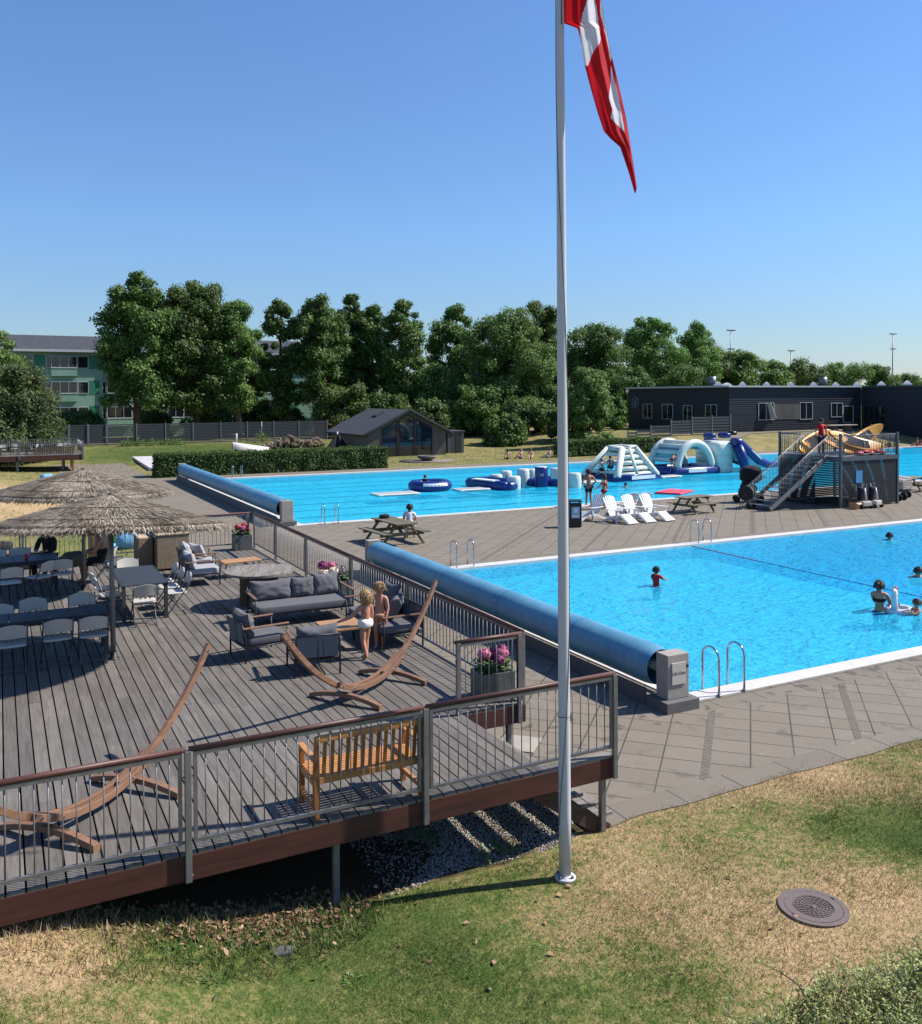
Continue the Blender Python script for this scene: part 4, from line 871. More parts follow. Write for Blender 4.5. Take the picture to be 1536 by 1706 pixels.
# ------------------------------------------------------------------ pool ladders
def ladder(loc, rz, label, group='stainless pool ladders'):
    t = thing('pool_ladder', label, 'pool ladder', loc, rz, group)
    for s in (-1, 1):
        m = MB(); pts = [(s*.3,-.28,0),(s*.3,-.28,.55)]+[(s*.3,-.07-.21*math.cos(a*.314), .62+.2*math.sin(a*.314)) for a in range(11)]+[(s*.3,.14,.5),(s*.3,.14,-.9)]
        m.tube(pts, .02, 10); m.build('rail', M['chrome'], t)
        m = MB(); m.lathe([(.045,0),(.045,.012),(.025,.016)], (s*.3,-.28,.0), 14); m.build('foot_flange', M['chrome'], t)
    for z in (-.15,-.42,-.7): m = MB(); m.bx(-.29,.29,.1,.18,z-.012,z+.012); m.build('step', M['chrome'], t)
    return t
lad0 = ladder((11.62, 12.35, .035), 0, 'steel pool ladder at the near edge of the near pool, beside the control box')
lb = 'steel pool ladder on the far edge of the near pool, '
copy_tree(lad0, (22.75, 25.1, .035), PI, lb+'where the rope begins'); copy_tree(lad0, (12.95, 25.1, .035), PI, lb+'behind the blue roller')
copy_tree(lad0, (12.55, 36.8, .035), 0, 'steel pool ladder in the far pool near the grey roller box'); copy_tree(lad0, (14.3, 60.85, .035), PI, 'steel pool ladder at the far corner of the far pool before the hedge'); copy_tree(lad0, (40.8, 60.85, .035), PI, 'steel pool ladder across the far pool, in front of the seated sunbathers')

# ------------------------------------------------------------------ picnic tables
def picnic(loc, rz, label, proto=[None]):
    if proto[0] is not None: return copy_tree(proto[0], loc, rz, label)
    t = thing('picnic_table', label, 'picnic table', loc, rz, 'wooden picnic tables with fixed benches'); L = 1.8
    m = MB()
    for i in range(5): m.bx(-L/2, L/2, -.36+.146*i, -.36+.146*i+.138, .715, .755)
    m.build('tabletop', M['picnic_wood'], t, bevel=.004)
    for s in (-1, 1):
        m = MB()
        for i in range(2): y = s*(.66+.075*(2*i-1)); m.bx(-L/2, L/2, y-.068, y+.068, .42, .46)
        m.build('seat', M['picnic_wood'], t, bevel=.004)
    for x in (-.6, .6):
        for s in (-1, 1): m = MB(); m.beam((x, s*.72, 0), (x, s*.22, .715), .045, .11, (1,0,0)); m.build('leg', M['picnic_wood'], t)
        m = MB(); m.bx(x+.024, x+.066, -.74, .74, .31, .42); m.bx(x+.024, x+.066, -.34, .34, .62, .714); m.build('cross_beam', M['picnic_wood'], t)
        m = MB(); m.beam((x*.9, 0, .36), (x*.2, 0, .71), .045, .09, (0,1,0)); m.build('brace', M['picnic_wood'], t)
    proto[0] = t; return t
pt = picnic((12.95, 30.65, 0), PI/2+.06, 'mossy picnic table with a person in white sitting at it, beside the far pool'); pt.scale = (1.2,1.2,1.1)
picnic((28.4, 31.9, 0), .1, 'grey picnic table standing alone between the white chairs and the steel stairs').scale = (1,1,1)
picnic((45.4, 33.2, 0), .3, 'picnic table cut off by the right picture edge, beside the stacked loungers').scale = (1,1,1)
c = P(663, 867, .77); m = MB(); m.ell((0,0,.07), (.2,.13,.09), 14, 8, .8, .3, 2); o = m.build('bag', M['cloth_black'], None, loc=(12.85, 31.35, .83)); tag(o, 'black bag lying on the mossy picnic table', 'bag')
# litter bin
t = thing('litter_bin', 'black square litter bin with blue stickers behind the flagpole', 'bin', (21.0, 30.7, 0), -.45); m = MB()
m.bx(-.25,.25,-.25,.25,.04,.98); m.build('body', M['black_plastic'], t, bevel=.02); m = MB(); m.bx(-.27,.27,-.27,.27,1.06,1.12); m.build('lid', M['black_plastic'], t, bevel=.02)
m = MB()
for a in (-.22,.22):
    for b in (-.22,.22): m.bx(a-.025,a+.025,b-.025,b+.025,.98,1.06)
m.build('lid_post', M['black_plastic'], t); m = MB(); m.bx(-.2,.2,-.2,.2,0,.04); m.build('base', M['black_plastic'], t)
M['sticker'] = plain('blue_white_sticker', srgb(150,196,220), .5, .35, 4)
M['sticker_white'] = plain('white_print', srgb(232,238,240), .5, .05, 4)
for q in range(2):
    m = MB()
    if q == 0:
        m.bx(-.17,.17,-.256,-.2505,.4,.86); s_ = m.build('sticker', M['sticker'], t); d = MB(); d.bx(-.08,.08,-.2595,-.2565,.62,.8); d.bx(-.13,.13,-.2595,-.2565,.45,.52); d.build('print', M['sticker_white'], s_)
    else:
        m.bx(.2505,.256,-.17,.17,.4,.86); s_ = m.build('sticker', M['sticker'], t); d = MB(); d.bx(.2565,.2595,-.08,.08,.62,.8); d.bx(.2565,.2595,-.13,.13,.45,.52); d.build('print', M['sticker_white'], s_)
# slatted white deck chairs
def adirondack(loc, rz, label, proto=[None]):
    if proto[0] is not None: return copy_tree(proto[0], loc, rz, label)
    t = thing('slatted_deck_chair', label, 'deck chair', loc, rz, 'white slatted wooden deck chairs')   # front faces -Y
    m = MB()
    for i in range(6):
        x = -.26+.104*i; top = 1.0+.1*(1-((x)/.3)**2); m.beam((x*.9,.12,.28), (x*1.12,.52,top), .088, .02, (0,1,0))
    m.build('backrest', M['white_paint'], t, bevel=.004)
    m = MB()
    for i in range(6): y = -.42+.1*i; z = .37-.022*i; m.beam((-.28,y,z),(.28,y,z), .088, .02)
    m.build('seat', M['white_paint'], t, bevel=.003)
    m = MB()
    for i in range(8): y = -1.0+.07*i; z = .08+.042*i; m.beam((-.25,y,z),(.25,y,z), .066, .02, (0,-.5,.85))
    m.build('footrest', M['white_paint'], t, bevel=.003)
    for s in (-1, 1):
        m = MB(); m.beam((s*.3,-.45,.35),(s*.3,.5,.03), .03,.11); m.build('side_rail', M['white_paint'], t, bevel=.004)
        m = MB(); m.bx(s*.36-.03,s*.36+.03,-.42,-.33,0,.56); m.build('leg', M['white_paint'], t, bevel=.004)
        m = MB(); m.bx(s*.36-.07,s*.36+.07,-.5,.28,.56,.582); m.build('armrest', M['white_paint'], t, bevel=.006)
        m = MB(); m.beam((s*.27,-.47,.33),(s*.27,-1.02,.03), .03,.07); m.build('footrest_rail', M['white_paint'], t, bevel=.004)
    proto[0] = t; return t
AD = [(23.35,31.0,.12,'white slatted deck chair with leg rest, front left of the group beyond the flagpole'),(24.35,31.05,.1,'white slatted deck chair with leg rest, middle of the front three'),(25.3,31.0,.14,'white slatted deck chair with leg rest, front right of the group by the picnic table'),
      (22.95,32.2,-1.35,'white slatted deck chair turned sideways towards the litter bin'),(24.9,32.4,PI+.1,'white slatted deck chair seen from behind, between the front chairs'),(25.6,32.3,PI-.1,'white slatted deck chair seen from behind, partly hidden by the front right chair')]
for x, y, a, lb in AD: adirondack((x, y, 0), a, lb)

# ------------------------------------------------------------------ lifeguard platform
X0, X1, Y0, Y1, ZT = 35.35, 39.35, 29.6, 33.3, 2.43
t = thing('lifeguard_platform', 'raised steel lifeguard platform with stairs and dark slatted walls between the pools', 'platform', (X0, Y0, 0)); dx, dy = X1-X0, Y1-Y0
M['tower_steel'] = plain('dark_galvanised_steel', srgb(98,104,110), .5, .16, 5, .45)
M['slat_dark'] = wood('blue_black_slats', srgb(30,35,43), srgb(20,24,31), 'X', .6)
for x in (0, dx):
    for y in (0, dy): m = MB(); m.bx(x-.06,x+.06,y-.06,y+.06,0,ZT+1.1 if True else ZT); m.build('post', M['tower_steel'], t, bevel=.008)
m = MB(); m.bx(.0,dx,-.075,-.065,ZT-.2,ZT); m.bx(0,dx,dy+.065,dy+.075,ZT-.2,ZT); m.bx(-.075,-.065,-.06,dy+.06,ZT-.2,ZT); m.bx(dx+.065,dx+.075,-.06,dy+.06,ZT-.2,ZT); m.bx(-.06,dx+.06,-.06,dy+.06,ZT-.06,ZT-.004); m.build('floor', M['tower_steel'], t)
for nm, a, b, ax in (('wall', .1, dx-.1, 'x'), ('wall', .1, dy-.1, 'y'), ('wall', .1, dx-.1, 'xb'), ('wall', .1, dy-.1, 'yb')):
    m = MB(); n = 24
    for i in range(n):
        z = .08+i*.092
        if ax == 'x': m.bx(a,b,-.03,-.008,z,z+.082)
        elif ax == 'xb': m.bx(a,b,dy,dy+.02,z,z+.072)
        elif ax == 'y': m.bx(dx-.02,dx,a,b,z,z+.072)
        else:
            if i < 26: m.bx(0,.02,a+1.4,b,z,z+.072)
    m.build(nm, M['slat_dark'], t)
def rails(t, segs, h=1.0, bal=.11, mt='tower_steel'):
    for a, b in segs:
        a = Vector(a); b = Vector(b); m = MB(); z = Vector((0,0,1)); m.tube([a+z*h, b+z*h], .022, 8); m.tube([a+z*.1, b+z*.1], .014, 6); n = max(2, int((b-a).length/bal))
        for i in range(n+1): p = a+(b-a)*i/n; m.tube([p+z*.1, p+z*h], .012 if 0 < i < n else .022, 6)
        m.build('railing', M[mt], t)
rails(t, [((.06,0,ZT),(dx-.06,0,ZT)), ((dx,.06,ZT),(dx,dy-.06,ZT)), ((.06,dy,ZT),(dx-.06,dy,ZT)), ((0,2.35,ZT),(0,dy-.06,ZT)), ((0,.06,ZT),(0,.62,ZT))])
sx0 = 31.55-X0; sy0, sy1 = .72, 2.2
for y in (sy0, sy1): m = MB(); m.beam((sx0,y,.1),(-.05,y,ZT-.06),.05,.2); m.build('stringer', M['galv'], t)
n = 12
for i in range(n): q = (i+.5)/n; x = sx0+(-.05-sx0)*q; z = .1+(ZT-.16)*q; m = MB(); m.bx(x-.11,x+.16,sy0+.03,sy1-.03,z+.03,z+.06); m.build('step', M['galv'], t)
rails(t, [((sx0+.1,sy0,.15),(-.05,sy0,ZT)), ((sx0+.1,sy1,.15),(-.05,sy1,ZT))], .95, .11, 'galv')
m = MB(); m.bx(1.0,1.45,-.05,-.032,1.15,1.75); m.build('notice', M['trim'], t)
m = MB(); m.bx(2.0,2.3,-.05,-.032,.2,.5); m.build('hatch', M['tower_steel'], t)
# paddle boards on the platform
def paddleboard(loc, rot, label, seed, c='board_yellow'):
    t = thing('paddle_board', label, 'paddle board', loc, 0, 'yellow paddle boards on the platform'); t.rotation_euler = rot
    m = MB(); L = 3.1
    def f(u, v):
        a = u*2*math.pi; x = -L/2+L*v; w = .38*max(.02, (1-abs(x/(L/2))**2.6))**.55; b = .34*(x/(L/2))**2 if x > 0 else .08*(x/(L/2))**2
        return (x, w*math.cos(a), .055*math.copysign(abs(math.sin(a))**.5, math.sin(a))+b)
    m.grid(f, 24, 40); m.build('hull', M[c], t)
    m = MB(); m.grid(lambda u, v: (-1.1+1.9*v, (.30-.6*u)*(1-abs(v-.4)*.5), .062+.34*max(0,(-1.1+1.9*v)/1.55)**2+.0*v), 8, 16); m.build('deck_pad', M['cloth_black'], t)
    for x in (-.6, .4, 1.1): m = MB(); m.tube([(x,-.34,.1+.1*max(0,x)),(x+.12,0,.12+.1*max(0,x)),(x,.34,.1+.1*max(0,x))], .012, 6); m.build('strap', M['white_plastic'], t)
M['board_yellow'] = plain('yellow_board', srgb(226,158,52), .4, .12, 3); M['board_red'] = plain('red_plastic', srgb(196,36,40), .5, .15, 4)
paddleboard((X0+.6, Y0+2.2, ZT+.6), (1.15, -.25, .3), 'yellow and black paddle board leaning on the left rail, behind the lifeguard', 1)
paddleboard((X0+2.15, Y0+1.0, ZT+.62), (.95, .28, -.2), 'yellow paddle board sloping down to the middle of the platform', 2)
paddleboard((X0+2.75, Y0+1.1, ZT+.68), (1.0, -.38, .1), 'yellow and black paddle board with its nose up over the right end of the platform', 3)
paddleboard((X0+2.6, Y0+2.3, ZT+.4), (.6, .12, .2), 'yellow paddle board lying behind the others on the platform', 4)
m = MB()
for i in range(5): m.M = Matrix.Translation((X0+1.9+.4*i, Y0+.45, ZT+.1+.05*(i%2))) @ Matrix.Rotation(.2*i, 4, 'Z'); m.ell((0,0,0), (.32,.16,.09), 12, 8, .8, .4, i)
m.M = None; o = m.build('buoyancy_vest', M['board_red'], None); tag(o, 'heap of red buoyancy vests lying on the platform floor', 'vests')
# things round the foot of the stairs
t = thing('pushchair', 'black pushchair with its hood up, parked at the foot of the steel stairs', 'pushchair', (33.5, 33.6, 0), .9); t.scale = (1.25,1.25,1.25)
m = MB(); m.ell((0,-.08,1.12), (.31,.44,.36), 18, 12, .7, .1, 2); m.build('hood', M['cloth_black'], t)
m = MB(); pillow(m, (0,.0,.6), (.5,.62,.4), 0, .5, 3, .5, .1); m.build('seat', M['cloth_black'], t)
m = MB()
for s in (-.28,.28): m.tube([(s,-.62,1.05),(s,-.3,.85),(s,.45,.2)], .015, 8); m.tube([(s,-.4,.2),(s,.1,.6)], .015, 8)
m.tube([(-.28,-.62,1.05),(.28,-.62,1.05)], .017, 8); m.build('frame', M['tower_steel'], t)
for x, y, r in ((-.3,-.4,.17),(.3,-.4,.17),(-.25,.48,.13),(.25,.48,.13)):
    m = MB(); m.tube([(x-.025,y,r),(x+.025,y,r)], r, 18); m.build('wheel', M['rubber'], t)
t = thing('hose_reel', 'hose reel trolley with pale coiled hose beside the steel stairs', 'hose reel', (31.55, 31.75, 0), .5)
m = MB(); m.tube([(-.2,0,.75),(.2,0,.75)], .3, 20); m.build('hose', M['frame_grey'], t)
for s in (-.22,.22): m = MB(); m.tube([(s-.015,0,.75),(s+.015,0,.75)], .36, 24); m.build('drum_side', M['rubber'] if s < 0 else M['concrete'], t); m = MB(); m.tube([(s,-.3,.1),(s,0,.75),(s,.3,.1)], .02, 6); m.build('frame', M['tower_steel'], t)
for s in (-.3,.3): m = MB(); m.tube([(s-.03,-.2,.13),(s+.03,-.2,.13)], .13, 16); m.build('wheel', M['rubber'], t)
def cleaner(x, lb, proto=[None]):
    if proto[0]: return copy_tree(proto[0], (x, 29.05, 0), .15, lb)
    t = thing('pool_cleaner', lb, 'pool cleaner', (x, 29.05, 0), -.1, 'pool cleaning trolleys against the platform')
    m = MB(); m.bx(-.26,.26,-.22,.22,.12,.36); m.build('body', M['white_plastic'], t, bevel=.05); m = MB(); m.bx(-.2,.2,.02,.24,.36,1.0); m.build('bag', M['cloth_navy'], t, bevel=.06)
    m = MB(); m.tube([(-.2,.2,.3),(-.2,.34,1.12),(.2,.34,1.12),(.2,.2,.3)], .016, 8); m.build('handle', M['tower_steel'], t)
    m = MB(); m.tube([(0,-.14,.36),(0,-.02,.95)], .045, 10); m.build('tube', M['white_plastic'], t)
    for a in (-.29,.29):
        for b in (-.15,.18): m = MB(); m.tube([(a-.03,b,.1),(a+.03,b,.1)], .1, 14); m.build('wheel', M['rubber'], t)
    proto[0] = t; return t
cleaner(36.3, 'white and navy pool cleaning trolley at the platform wall, left of the two'); cleaner(37.05, 'white and navy pool cleaning trolley at the platform wall, right of the two')
t = thing('cardboard_box', 'open brown cardboard box on the paving beside the cleaning trolleys', 'box', (35.72, 29.1, 0), .2); m = MB(); m.bx(-.2,.2,-.17,-.16,0,.32); m.bx(-.2,.2,.16,.17,0,.32); m.bx(-.2,-.19,-.16,.16,0,.32); m.bx(.19,.2,-.16,.16,0,.32); m.bx(-.19,.19,-.16,.16,.005,.02); m.build('carton', M['tan_wood'], t)
m = MB(); m.beam((-.2,-.165,.32),(.2,-.165,.32),.001,.002); m.add([(-.2,-.17,.32),(.2,-.17,.32),(.2,-.27,.25),(-.2,-.27,.25)], [(0,1,2,3)]); m.build('flap', M['tan_wood'], t)
def lstack(x, y, lb, proto=[None]):
    if proto[0]: return copy_tree(proto[0], (x, y, 0), .3, lb)
    t = thing('stacked_loungers', lb, 'loungers', (x, y, 0), .25, 'stacked white loungers by the platform')
    for i in range(6):
        m = MB(); z = .62+.085*i; m.beam((-.3,-.5,z),(-.3,.5,z+.12),.035,.035); m.beam((.3,-.5,z),(.3,.5,z+.12),.035,.035)
        for j in range(9): m.beam((-.3,-.48+.12*j,z+.02+.0145*j),(.3,-.48+.12*j,z+.02+.0145*j),.07,.018)
        m.build('lounger', M['white_plastic'], t)
    for a in (-.3,.3): m = MB(); m.tube([(a-.025,-.3,.17),(a+.025,-.3,.17)], .17, 18); m.build('wheel', M['rubber'], t); m = MB(); m.tube([(a,-.3,.17),(a,-.45,.62)], .015, 6); m.tube([(a,.45,0),(a,.4,.7)], .015, 6); m.build('frame', M['tower_steel'], t)
    proto[0] = t; return t
lstack(40.55, 30.6, 'stack of white slatted loungers on wheels right against the platform post'); lstack(41.7, 31.2, 'stack of white slatted loungers on wheels beside the cut off picnic table')
# ------------------------------------------------------------------ people
BASE = dict(pelvis=(0,0,.53), spine=(0,-.006,.62), chest=(0,-.004,.735), nb=(0,-.008,.822), neck=(0,-.004,.85), jaw=(0,.012,.885), head=(0,.004,.93), crown=(0,-.002,.972))
for s, q in (('r', 1), ('l', -1)):
    BASE.update({'sh'+s: (q*.102,-.008,.805), 'el'+s: (q*.128,-.02,.635), 'wr'+s: (q*.14,.03,.485), 'hip'+s: (q*.05,0,.50), 'kn'+s: (q*.055,.012,.285), 'ca'+s: (q*.056,-.004,.19), 'an'+s: (q*.055,-.01,.038), 'toe'+s: (q*.062,.085,.014)})
RAD = dict(pelvis=.078, spine=.068, chest=.078, nb=.045, neck=.031, jaw=.042, head=.056, crown=.04, sh=.037, el=.026, wr=.018, hip=.052, kn=.035, ca=.033, an=.021, toe=.018)
CH = ['pelvis','spine','chest','nb','neck','jaw','head','crown']
def ensure_skin(me):
    import bmesh
    bm = bmesh.new(); bm.from_mesh(me); bm.verts.layers.skin.verify(); bm.to_mesh(me); bm.free()
def skinmesh(name, verts, edges, radii, mat, parent=None, root=0, sub=1):
    me = bpy.data.meshes.new(name); me.from_pydata(verts, edges, []); me.materials.append(mat); ensure_skin(me)
    o = bpy.data.objects.new(name, me); COL.objects.link(o)
    if parent is not None: o.parent = parent
    for i, sv in enumerate(me.skin_vertices[0].data): sv.radius = (radii[i], radii[i]); sv.use_root = (i == root)
    sk = o.modifiers.new('skin', 'SKIN'); sk.use_smooth_shade = True; sk.branch_smoothing = .5
    sb = o.modifiers.new('smooth', 'SUBSURF'); sb.levels = sub; sb.render_levels = sub
    return o
GARM = {'shorts': (['pelvis'], 'thigh', 1.16), 'trousers': (['pelvis'], 'leg', 1.2), 'shirt': (['pelvis','spine','chest','nb'], 'sleeve', 1.15), 'longshirt': (['pelvis','spine','chest','nb'], 'arm', 1.16), 'vest': (['pelvis','spine','chest'], None, 1.12), 'brief': (['pelvis'], 'hip', 1.28), 'band': (['band0','band1'], None, 1.22), 'dress': (['pelvis','spine','chest'], 'knee', 1.22), 'waist': (['pelvis','spine'], 'hip', 1.34)}
def person(label, loc, rz, h, pose={}, skin='skin', hair='hair_brown', style='short', wear=(), face=True, group=None, headk=1.0, fat=1.0, fingers=True):
    J = dict(BASE); J.update(pose); rad = {k: v*fat if k not in ('jaw','head','crown','neck') else v*headk for k, v in RAD.items()}
    if headk != 1.0:
        b = Vector(J['neck'])
        for q in ('jaw','head','crown'): J[q] = tuple(b+(Vector(J[q])-b)*headk)
    V = []; E = []; Rr = []; ix = {}
    def av(n, p, r, par=None):
        ix[n] = len(V); V.append(tuple(c*h for c in p)); Rr.append(r*h)
        if par is not None: E.append((ix[par], ix[n]))
    prev = None
    for n in CH: av(n, J[n], rad[n], prev); prev = n
    hd = (Vector(J['crown'])-Vector(J['neck'])).normalized(); fwd = Vector(J['jaw'])-Vector(J['head']); fwd = (fwd-hd*fwd.dot(hd)); fwd = fwd.normalized() if fwd.length > 1e-4 else Vector((0,1,0))
    fwd = Vector(pose.get('look', fwd)).normalized(); sd = fwd.cross(hd).normalized(); hc = Vector(J['head'])
    av('nose', hc+fwd*.068*headk-hd*.012, .009*headk, 'head')
    for q in (1, -1): av('ear%d' % q, hc+sd*q*.062*headk-hd*.008, .011*headk, 'head')
    for s, q in (('r', 1), ('l', -1)):
        pr = 'nb'
        for n in ('sh','el','wr'): av(n+s, J[n+s], rad[n], pr); pr = n+s
        d = (Vector(J['wr'+s])-Vector(J['el'+s])).normalized(); up = Vector((0,0,1)) if abs(d.z) < .8 else Vector((0,1,0)); lat = d.cross(up).normalized(); nrm = lat.cross(d)
        w = Vector(J['wr'+s]); pal = w+d*.035; av('palm'+s, pal, .019, 'wr'+s)
        if fingers:
            for f, (o_, ln) in enumerate(((-.016,.036),(-.005,.044),(.006,.041),(.016,.033))):
                a = pal+d*.022+lat*o_; av('f%d%s' % (f, s), a, .0062, 'palm'+s); av('g%d%s' % (f, s), a+d*ln*.6-nrm*.004, .0056, 'f%d%s' % (f, s)); av('t%d%s' % (f, s), a+d*ln-nrm*.014, .0048, 'g%d%s' % (f, s))
            a = w+d*.018-lat*.022; av('th%s' % s, a, .0068, 'palm'+s); av('tt%s' % s, a+d*.028-lat*.012, .0058, 'th%s' % s)
        pr = 'pelvis'
        for n in ('hip','kn','ca','an','toe'):
            p = J[n+s]
            if n == 'ca' and 'an'+s in pose and 'ca'+s not in pose: k_, a_ = Vector(J['kn'+s]), Vector(J['an'+s]); p = k_.lerp(a_, .38)
            av(n+s, p, rad[n], pr); pr = n+s
    o = skinmesh('person', V, E, Rr, M[skin], None, 0, 2 if h*FPX/max(4, (Vector(loc)-CAM).length) > 90 else 1); o.location = loc; o.rotation_euler = (0,0,rz); tag(o, label, 'person', group)
    for g, mt in wear:
        if g in ('brief', 'waist', 'band'):
            pv, spn, cst, nb_ = (Vector(J[q]) for q in ('pelvis','spine','chest','nb')); m = MB()
            a_, b_ = (pv, spn) if g != 'band' else (spn, nb_); zx = (b_-a_).normalized(); xx = (Vector(J['hipr'])-Vector(J['hipl'])) if g != 'band' else (Vector(J['shr'])-Vector(J['shl'])); xx = (xx-zx*xx.dot(zx)).normalized(); yx = zx.cross(xx)
            c_ = {'brief': pv-zx*.012, 'waist': pv+zx*.02, 'band': spn.lerp(cst,.85)}[g]; r_ = {'brief': (.102,.086,.05), 'waist': (.1,.084,.078), 'band': (.09,.086,.028)}[g]
            m.M = Matrix.Translation(c_*h) @ Matrix((xx, yx, zx)).transposed().to_4x4(); m.ell((0,0,0), (r_[0]*h*fat, r_[1]*h*fat, r_[2]*h), 24, 12, .72, .06, 1); m.build({'brief':'swim_bottoms','band':'bikini_top','waist':'swimsuit'}[g], M[mt], o); continue
        ch, limb, kf = GARM[g]; v = []; e = []; r = []
        J2 = dict(J); J2['band0'] = tuple(Vector(J['spine']).lerp(Vector(J['chest']), .7)); J2['band1'] = tuple(Vector(J['chest']).lerp(Vector(J['nb']), .12)); rr = dict(rad, band0=rad['chest'], band1=rad['chest'])
        for i, n in enumerate(ch): v.append(Vector(J2[n])); r.append(rr[n]*kf); e += [(i-1, i)] if i else []
        if g in ('shirt','longshirt','vest','dress'): v[0] = v[0]+(v[0]-v[1])*.3
        for s in 'rl':
            def limbpts(seq, frm):
                par = frm
                for n, t_, r_ in seq: v.append(t_); r.append(r_); e.append((par, len(v)-1)); par = len(v)-1
            hp, kn, an = (Vector(J[q+s]) for q in ('hip','kn','an')); sh, el, wr = (Vector(J[q+s]) for q in ('sh','el','wr'))
            if limb == 'thigh': limbpts([(0,hp,rad['hip']*kf),(0,hp.lerp(kn,.62),rad['hip']*kf*.96)], 0)
            elif limb == 'hip': limbpts([(0,hp.lerp(kn,.06),rad['hip']*kf)], 0)
            elif limb == 'leg': limbpts([(0,hp,rad['hip']*kf),(0,kn,rad['kn']*kf*1.1),(0,kn.lerp(an,.92),rad['an']*1.6)], 0)
            elif limb == 'knee': limbpts([(0,hp,rad['hip']*kf),(0,kn,rad['kn']*1.35)], 0)
            elif limb == 'sleeve': limbpts([(0,sh,rad['sh']*kf*1.05),(0,sh.lerp(el,.55),rad['el']*1.5)], len(ch)-1)
            elif limb == 'arm': limbpts([(0,sh,rad['sh']*kf),(0,el,rad['el']*1.3),(0,el.lerp(wr,.9),rad['wr']*1.4)], len(ch)-1)
        skinmesh({'shirt':'shirt','longshirt':'shirt','vest':'vest','brief':'swim_bottoms','band':'bikini_top','waist':'swimsuit'}.get(g, g), [tuple(q*h for q in v_) for v_ in v], e, [q*h for q in r], M[mt], o, 0, 1)
    m = MB(); rotm = Matrix((sd, fwd, hd)).transposed().to_4x4()
    if hair:
        m.M = Matrix.Translation((hc-fwd*.008*headk+hd*.016*headk)*h) @ rotm; hr = h*headk; m.ell((0,0,0), (.067*hr,.071*hr,.067*hr), 22, 14, 1, .22, h*10+loc[0])
        if style == 'long': m.ell((0,-.03*hr,-.07*hr), (.058*hr,.035*hr,.085*hr), 14, 10, 1, .25, 3)
        if style == 'bob': m.ell((0,-.024*hr,-.045*hr), (.068*hr,.052*hr,.066*hr), 20, 12, 1, .45, 5)
        if style == 'pony': m.ell((0,-.085*hr,.02*hr), (.028*hr,.036*hr,.03*hr), 12, 8); m.ell((0,-.105*hr,-.03*hr), (.018*hr,.02*hr,.05*hr), 12, 8, 1, .2)
        if style == 'cap':
            m.v = []; m.f = []; m.sm = []; m.mi = []; m.ell((0,0,.012*hr), (.068*hr,.074*hr,.058*hr), 18, 12); m.ell((0,.085*hr,-.002*hr), (.045*hr,.05*hr,.008*hr), 14, 6)
        hb = m.build('cap' if style == 'cap' else 'hair', M[hair], o)
        if style != 'cap' and h*FPX/max(4, (Vector(loc)-CAM).length) > 58:      # loose strands over the scalp, longer at the back
            rg = np.random.default_rng(int(h*1000)+len(label)); n_ = 900; q = rg.normal(0,1,(n_,3)); q /= np.linalg.norm(q,axis=1)[:,None]; q = q[(q[:,2] > -.25) & ((q[:,1] < .55) | (q[:,2] > .45))]; n_ = len(q)
            L_ = {'bob': .085, 'long': .13, 'pony': .04}.get(style, .035)*hr*(1-.55*(q[:,1] > .2)); p0 = q*np.array([.066,.07,.067])*hr*1.02; out = q*np.array([1,1,.2]); out /= np.linalg.norm(out,axis=1)[:,None]+1e-6
            p1 = p0+out*(L_*.28)[:,None]+np.array([0,0,-1])*(L_*.35)[:,None]+rg.normal(0,.006*hr,(n_,3)); p2 = p1+np.array([0,0,-1])*(L_*.75)[:,None]+rg.normal(0,.01*hr,(n_,3))-out*(L_*.12)[:,None]
            sdv = np.cross(q, np.array([0,0,1.0])); sdv /= np.linalg.norm(sdv,axis=1)[:,None]+1e-6; wv = sdv*.0042*hr
            A = np.stack([p0-wv,p0+wv,p1+wv,p1-wv],1); B_ = np.stack([p1-wv,p1+wv,p2+wv*.4,p2-wv*.4],1); V_ = np.concatenate([A,B_]).reshape(-1,3); MM = np.array(Matrix.Translation((hc-fwd*.008*headk+hd*.016*headk)*h) @ rotm); V_ = V_ @ MM[:3,:3].T + MM[:3,3]
            npmesh('hair_strands', V_, np.arange(len(V_)).reshape(-1,4), M[hair], hb)
        # clear the face: the hair sits back from it
    if face:
        for q in (1, -1): m = MB(); m.ell(tuple((hc+fwd*.0535*headk+sd*q*.02*headk-hd*.0*headk)*h), (.0065*h,.0065*h,.005*h), 8, 6); m.build('eye', M['cloth_black'], o)
        m = MB(); m.M = Matrix.Translation((hc+fwd*.05*headk-hd*.034*headk)*h) @ rotm; m.ell((0,0,0), (.017*h,.006*h,.004*h), 10, 6); m.build('mouth', M['cloth_maroon'], o)
    return o
def up(dz, d): return {k: (v[0], v[1], v[2]+dz) for k, v in d.items()}
SIT = dict(pelvis=(0,0,.30), spine=(0,-.01,.39), chest=(0,.012,.50), nb=(0,.03,.585), neck=(0,.04,.615), jaw=(0,.066,.648), head=(0,.06,.692), crown=(0,.056,.735),
  shr=(.102,.02,.57), shl=(-.102,.02,.57), elr=(.135,.08,.42), ell=(-.135,.08,.42), wrr=(.07,.21,.43), wrl=(-.07,.21,.43), hipr=(.055,.03,.285), hipl=(-.055,.03,.285), knr=(.075,.255,.285), knl=(-.075,.255,.285), anr=(.075,.24,.045), anl=(-.075,.24,.045), toer=(.08,.33,.016), toel=(-.08,.33,.016))
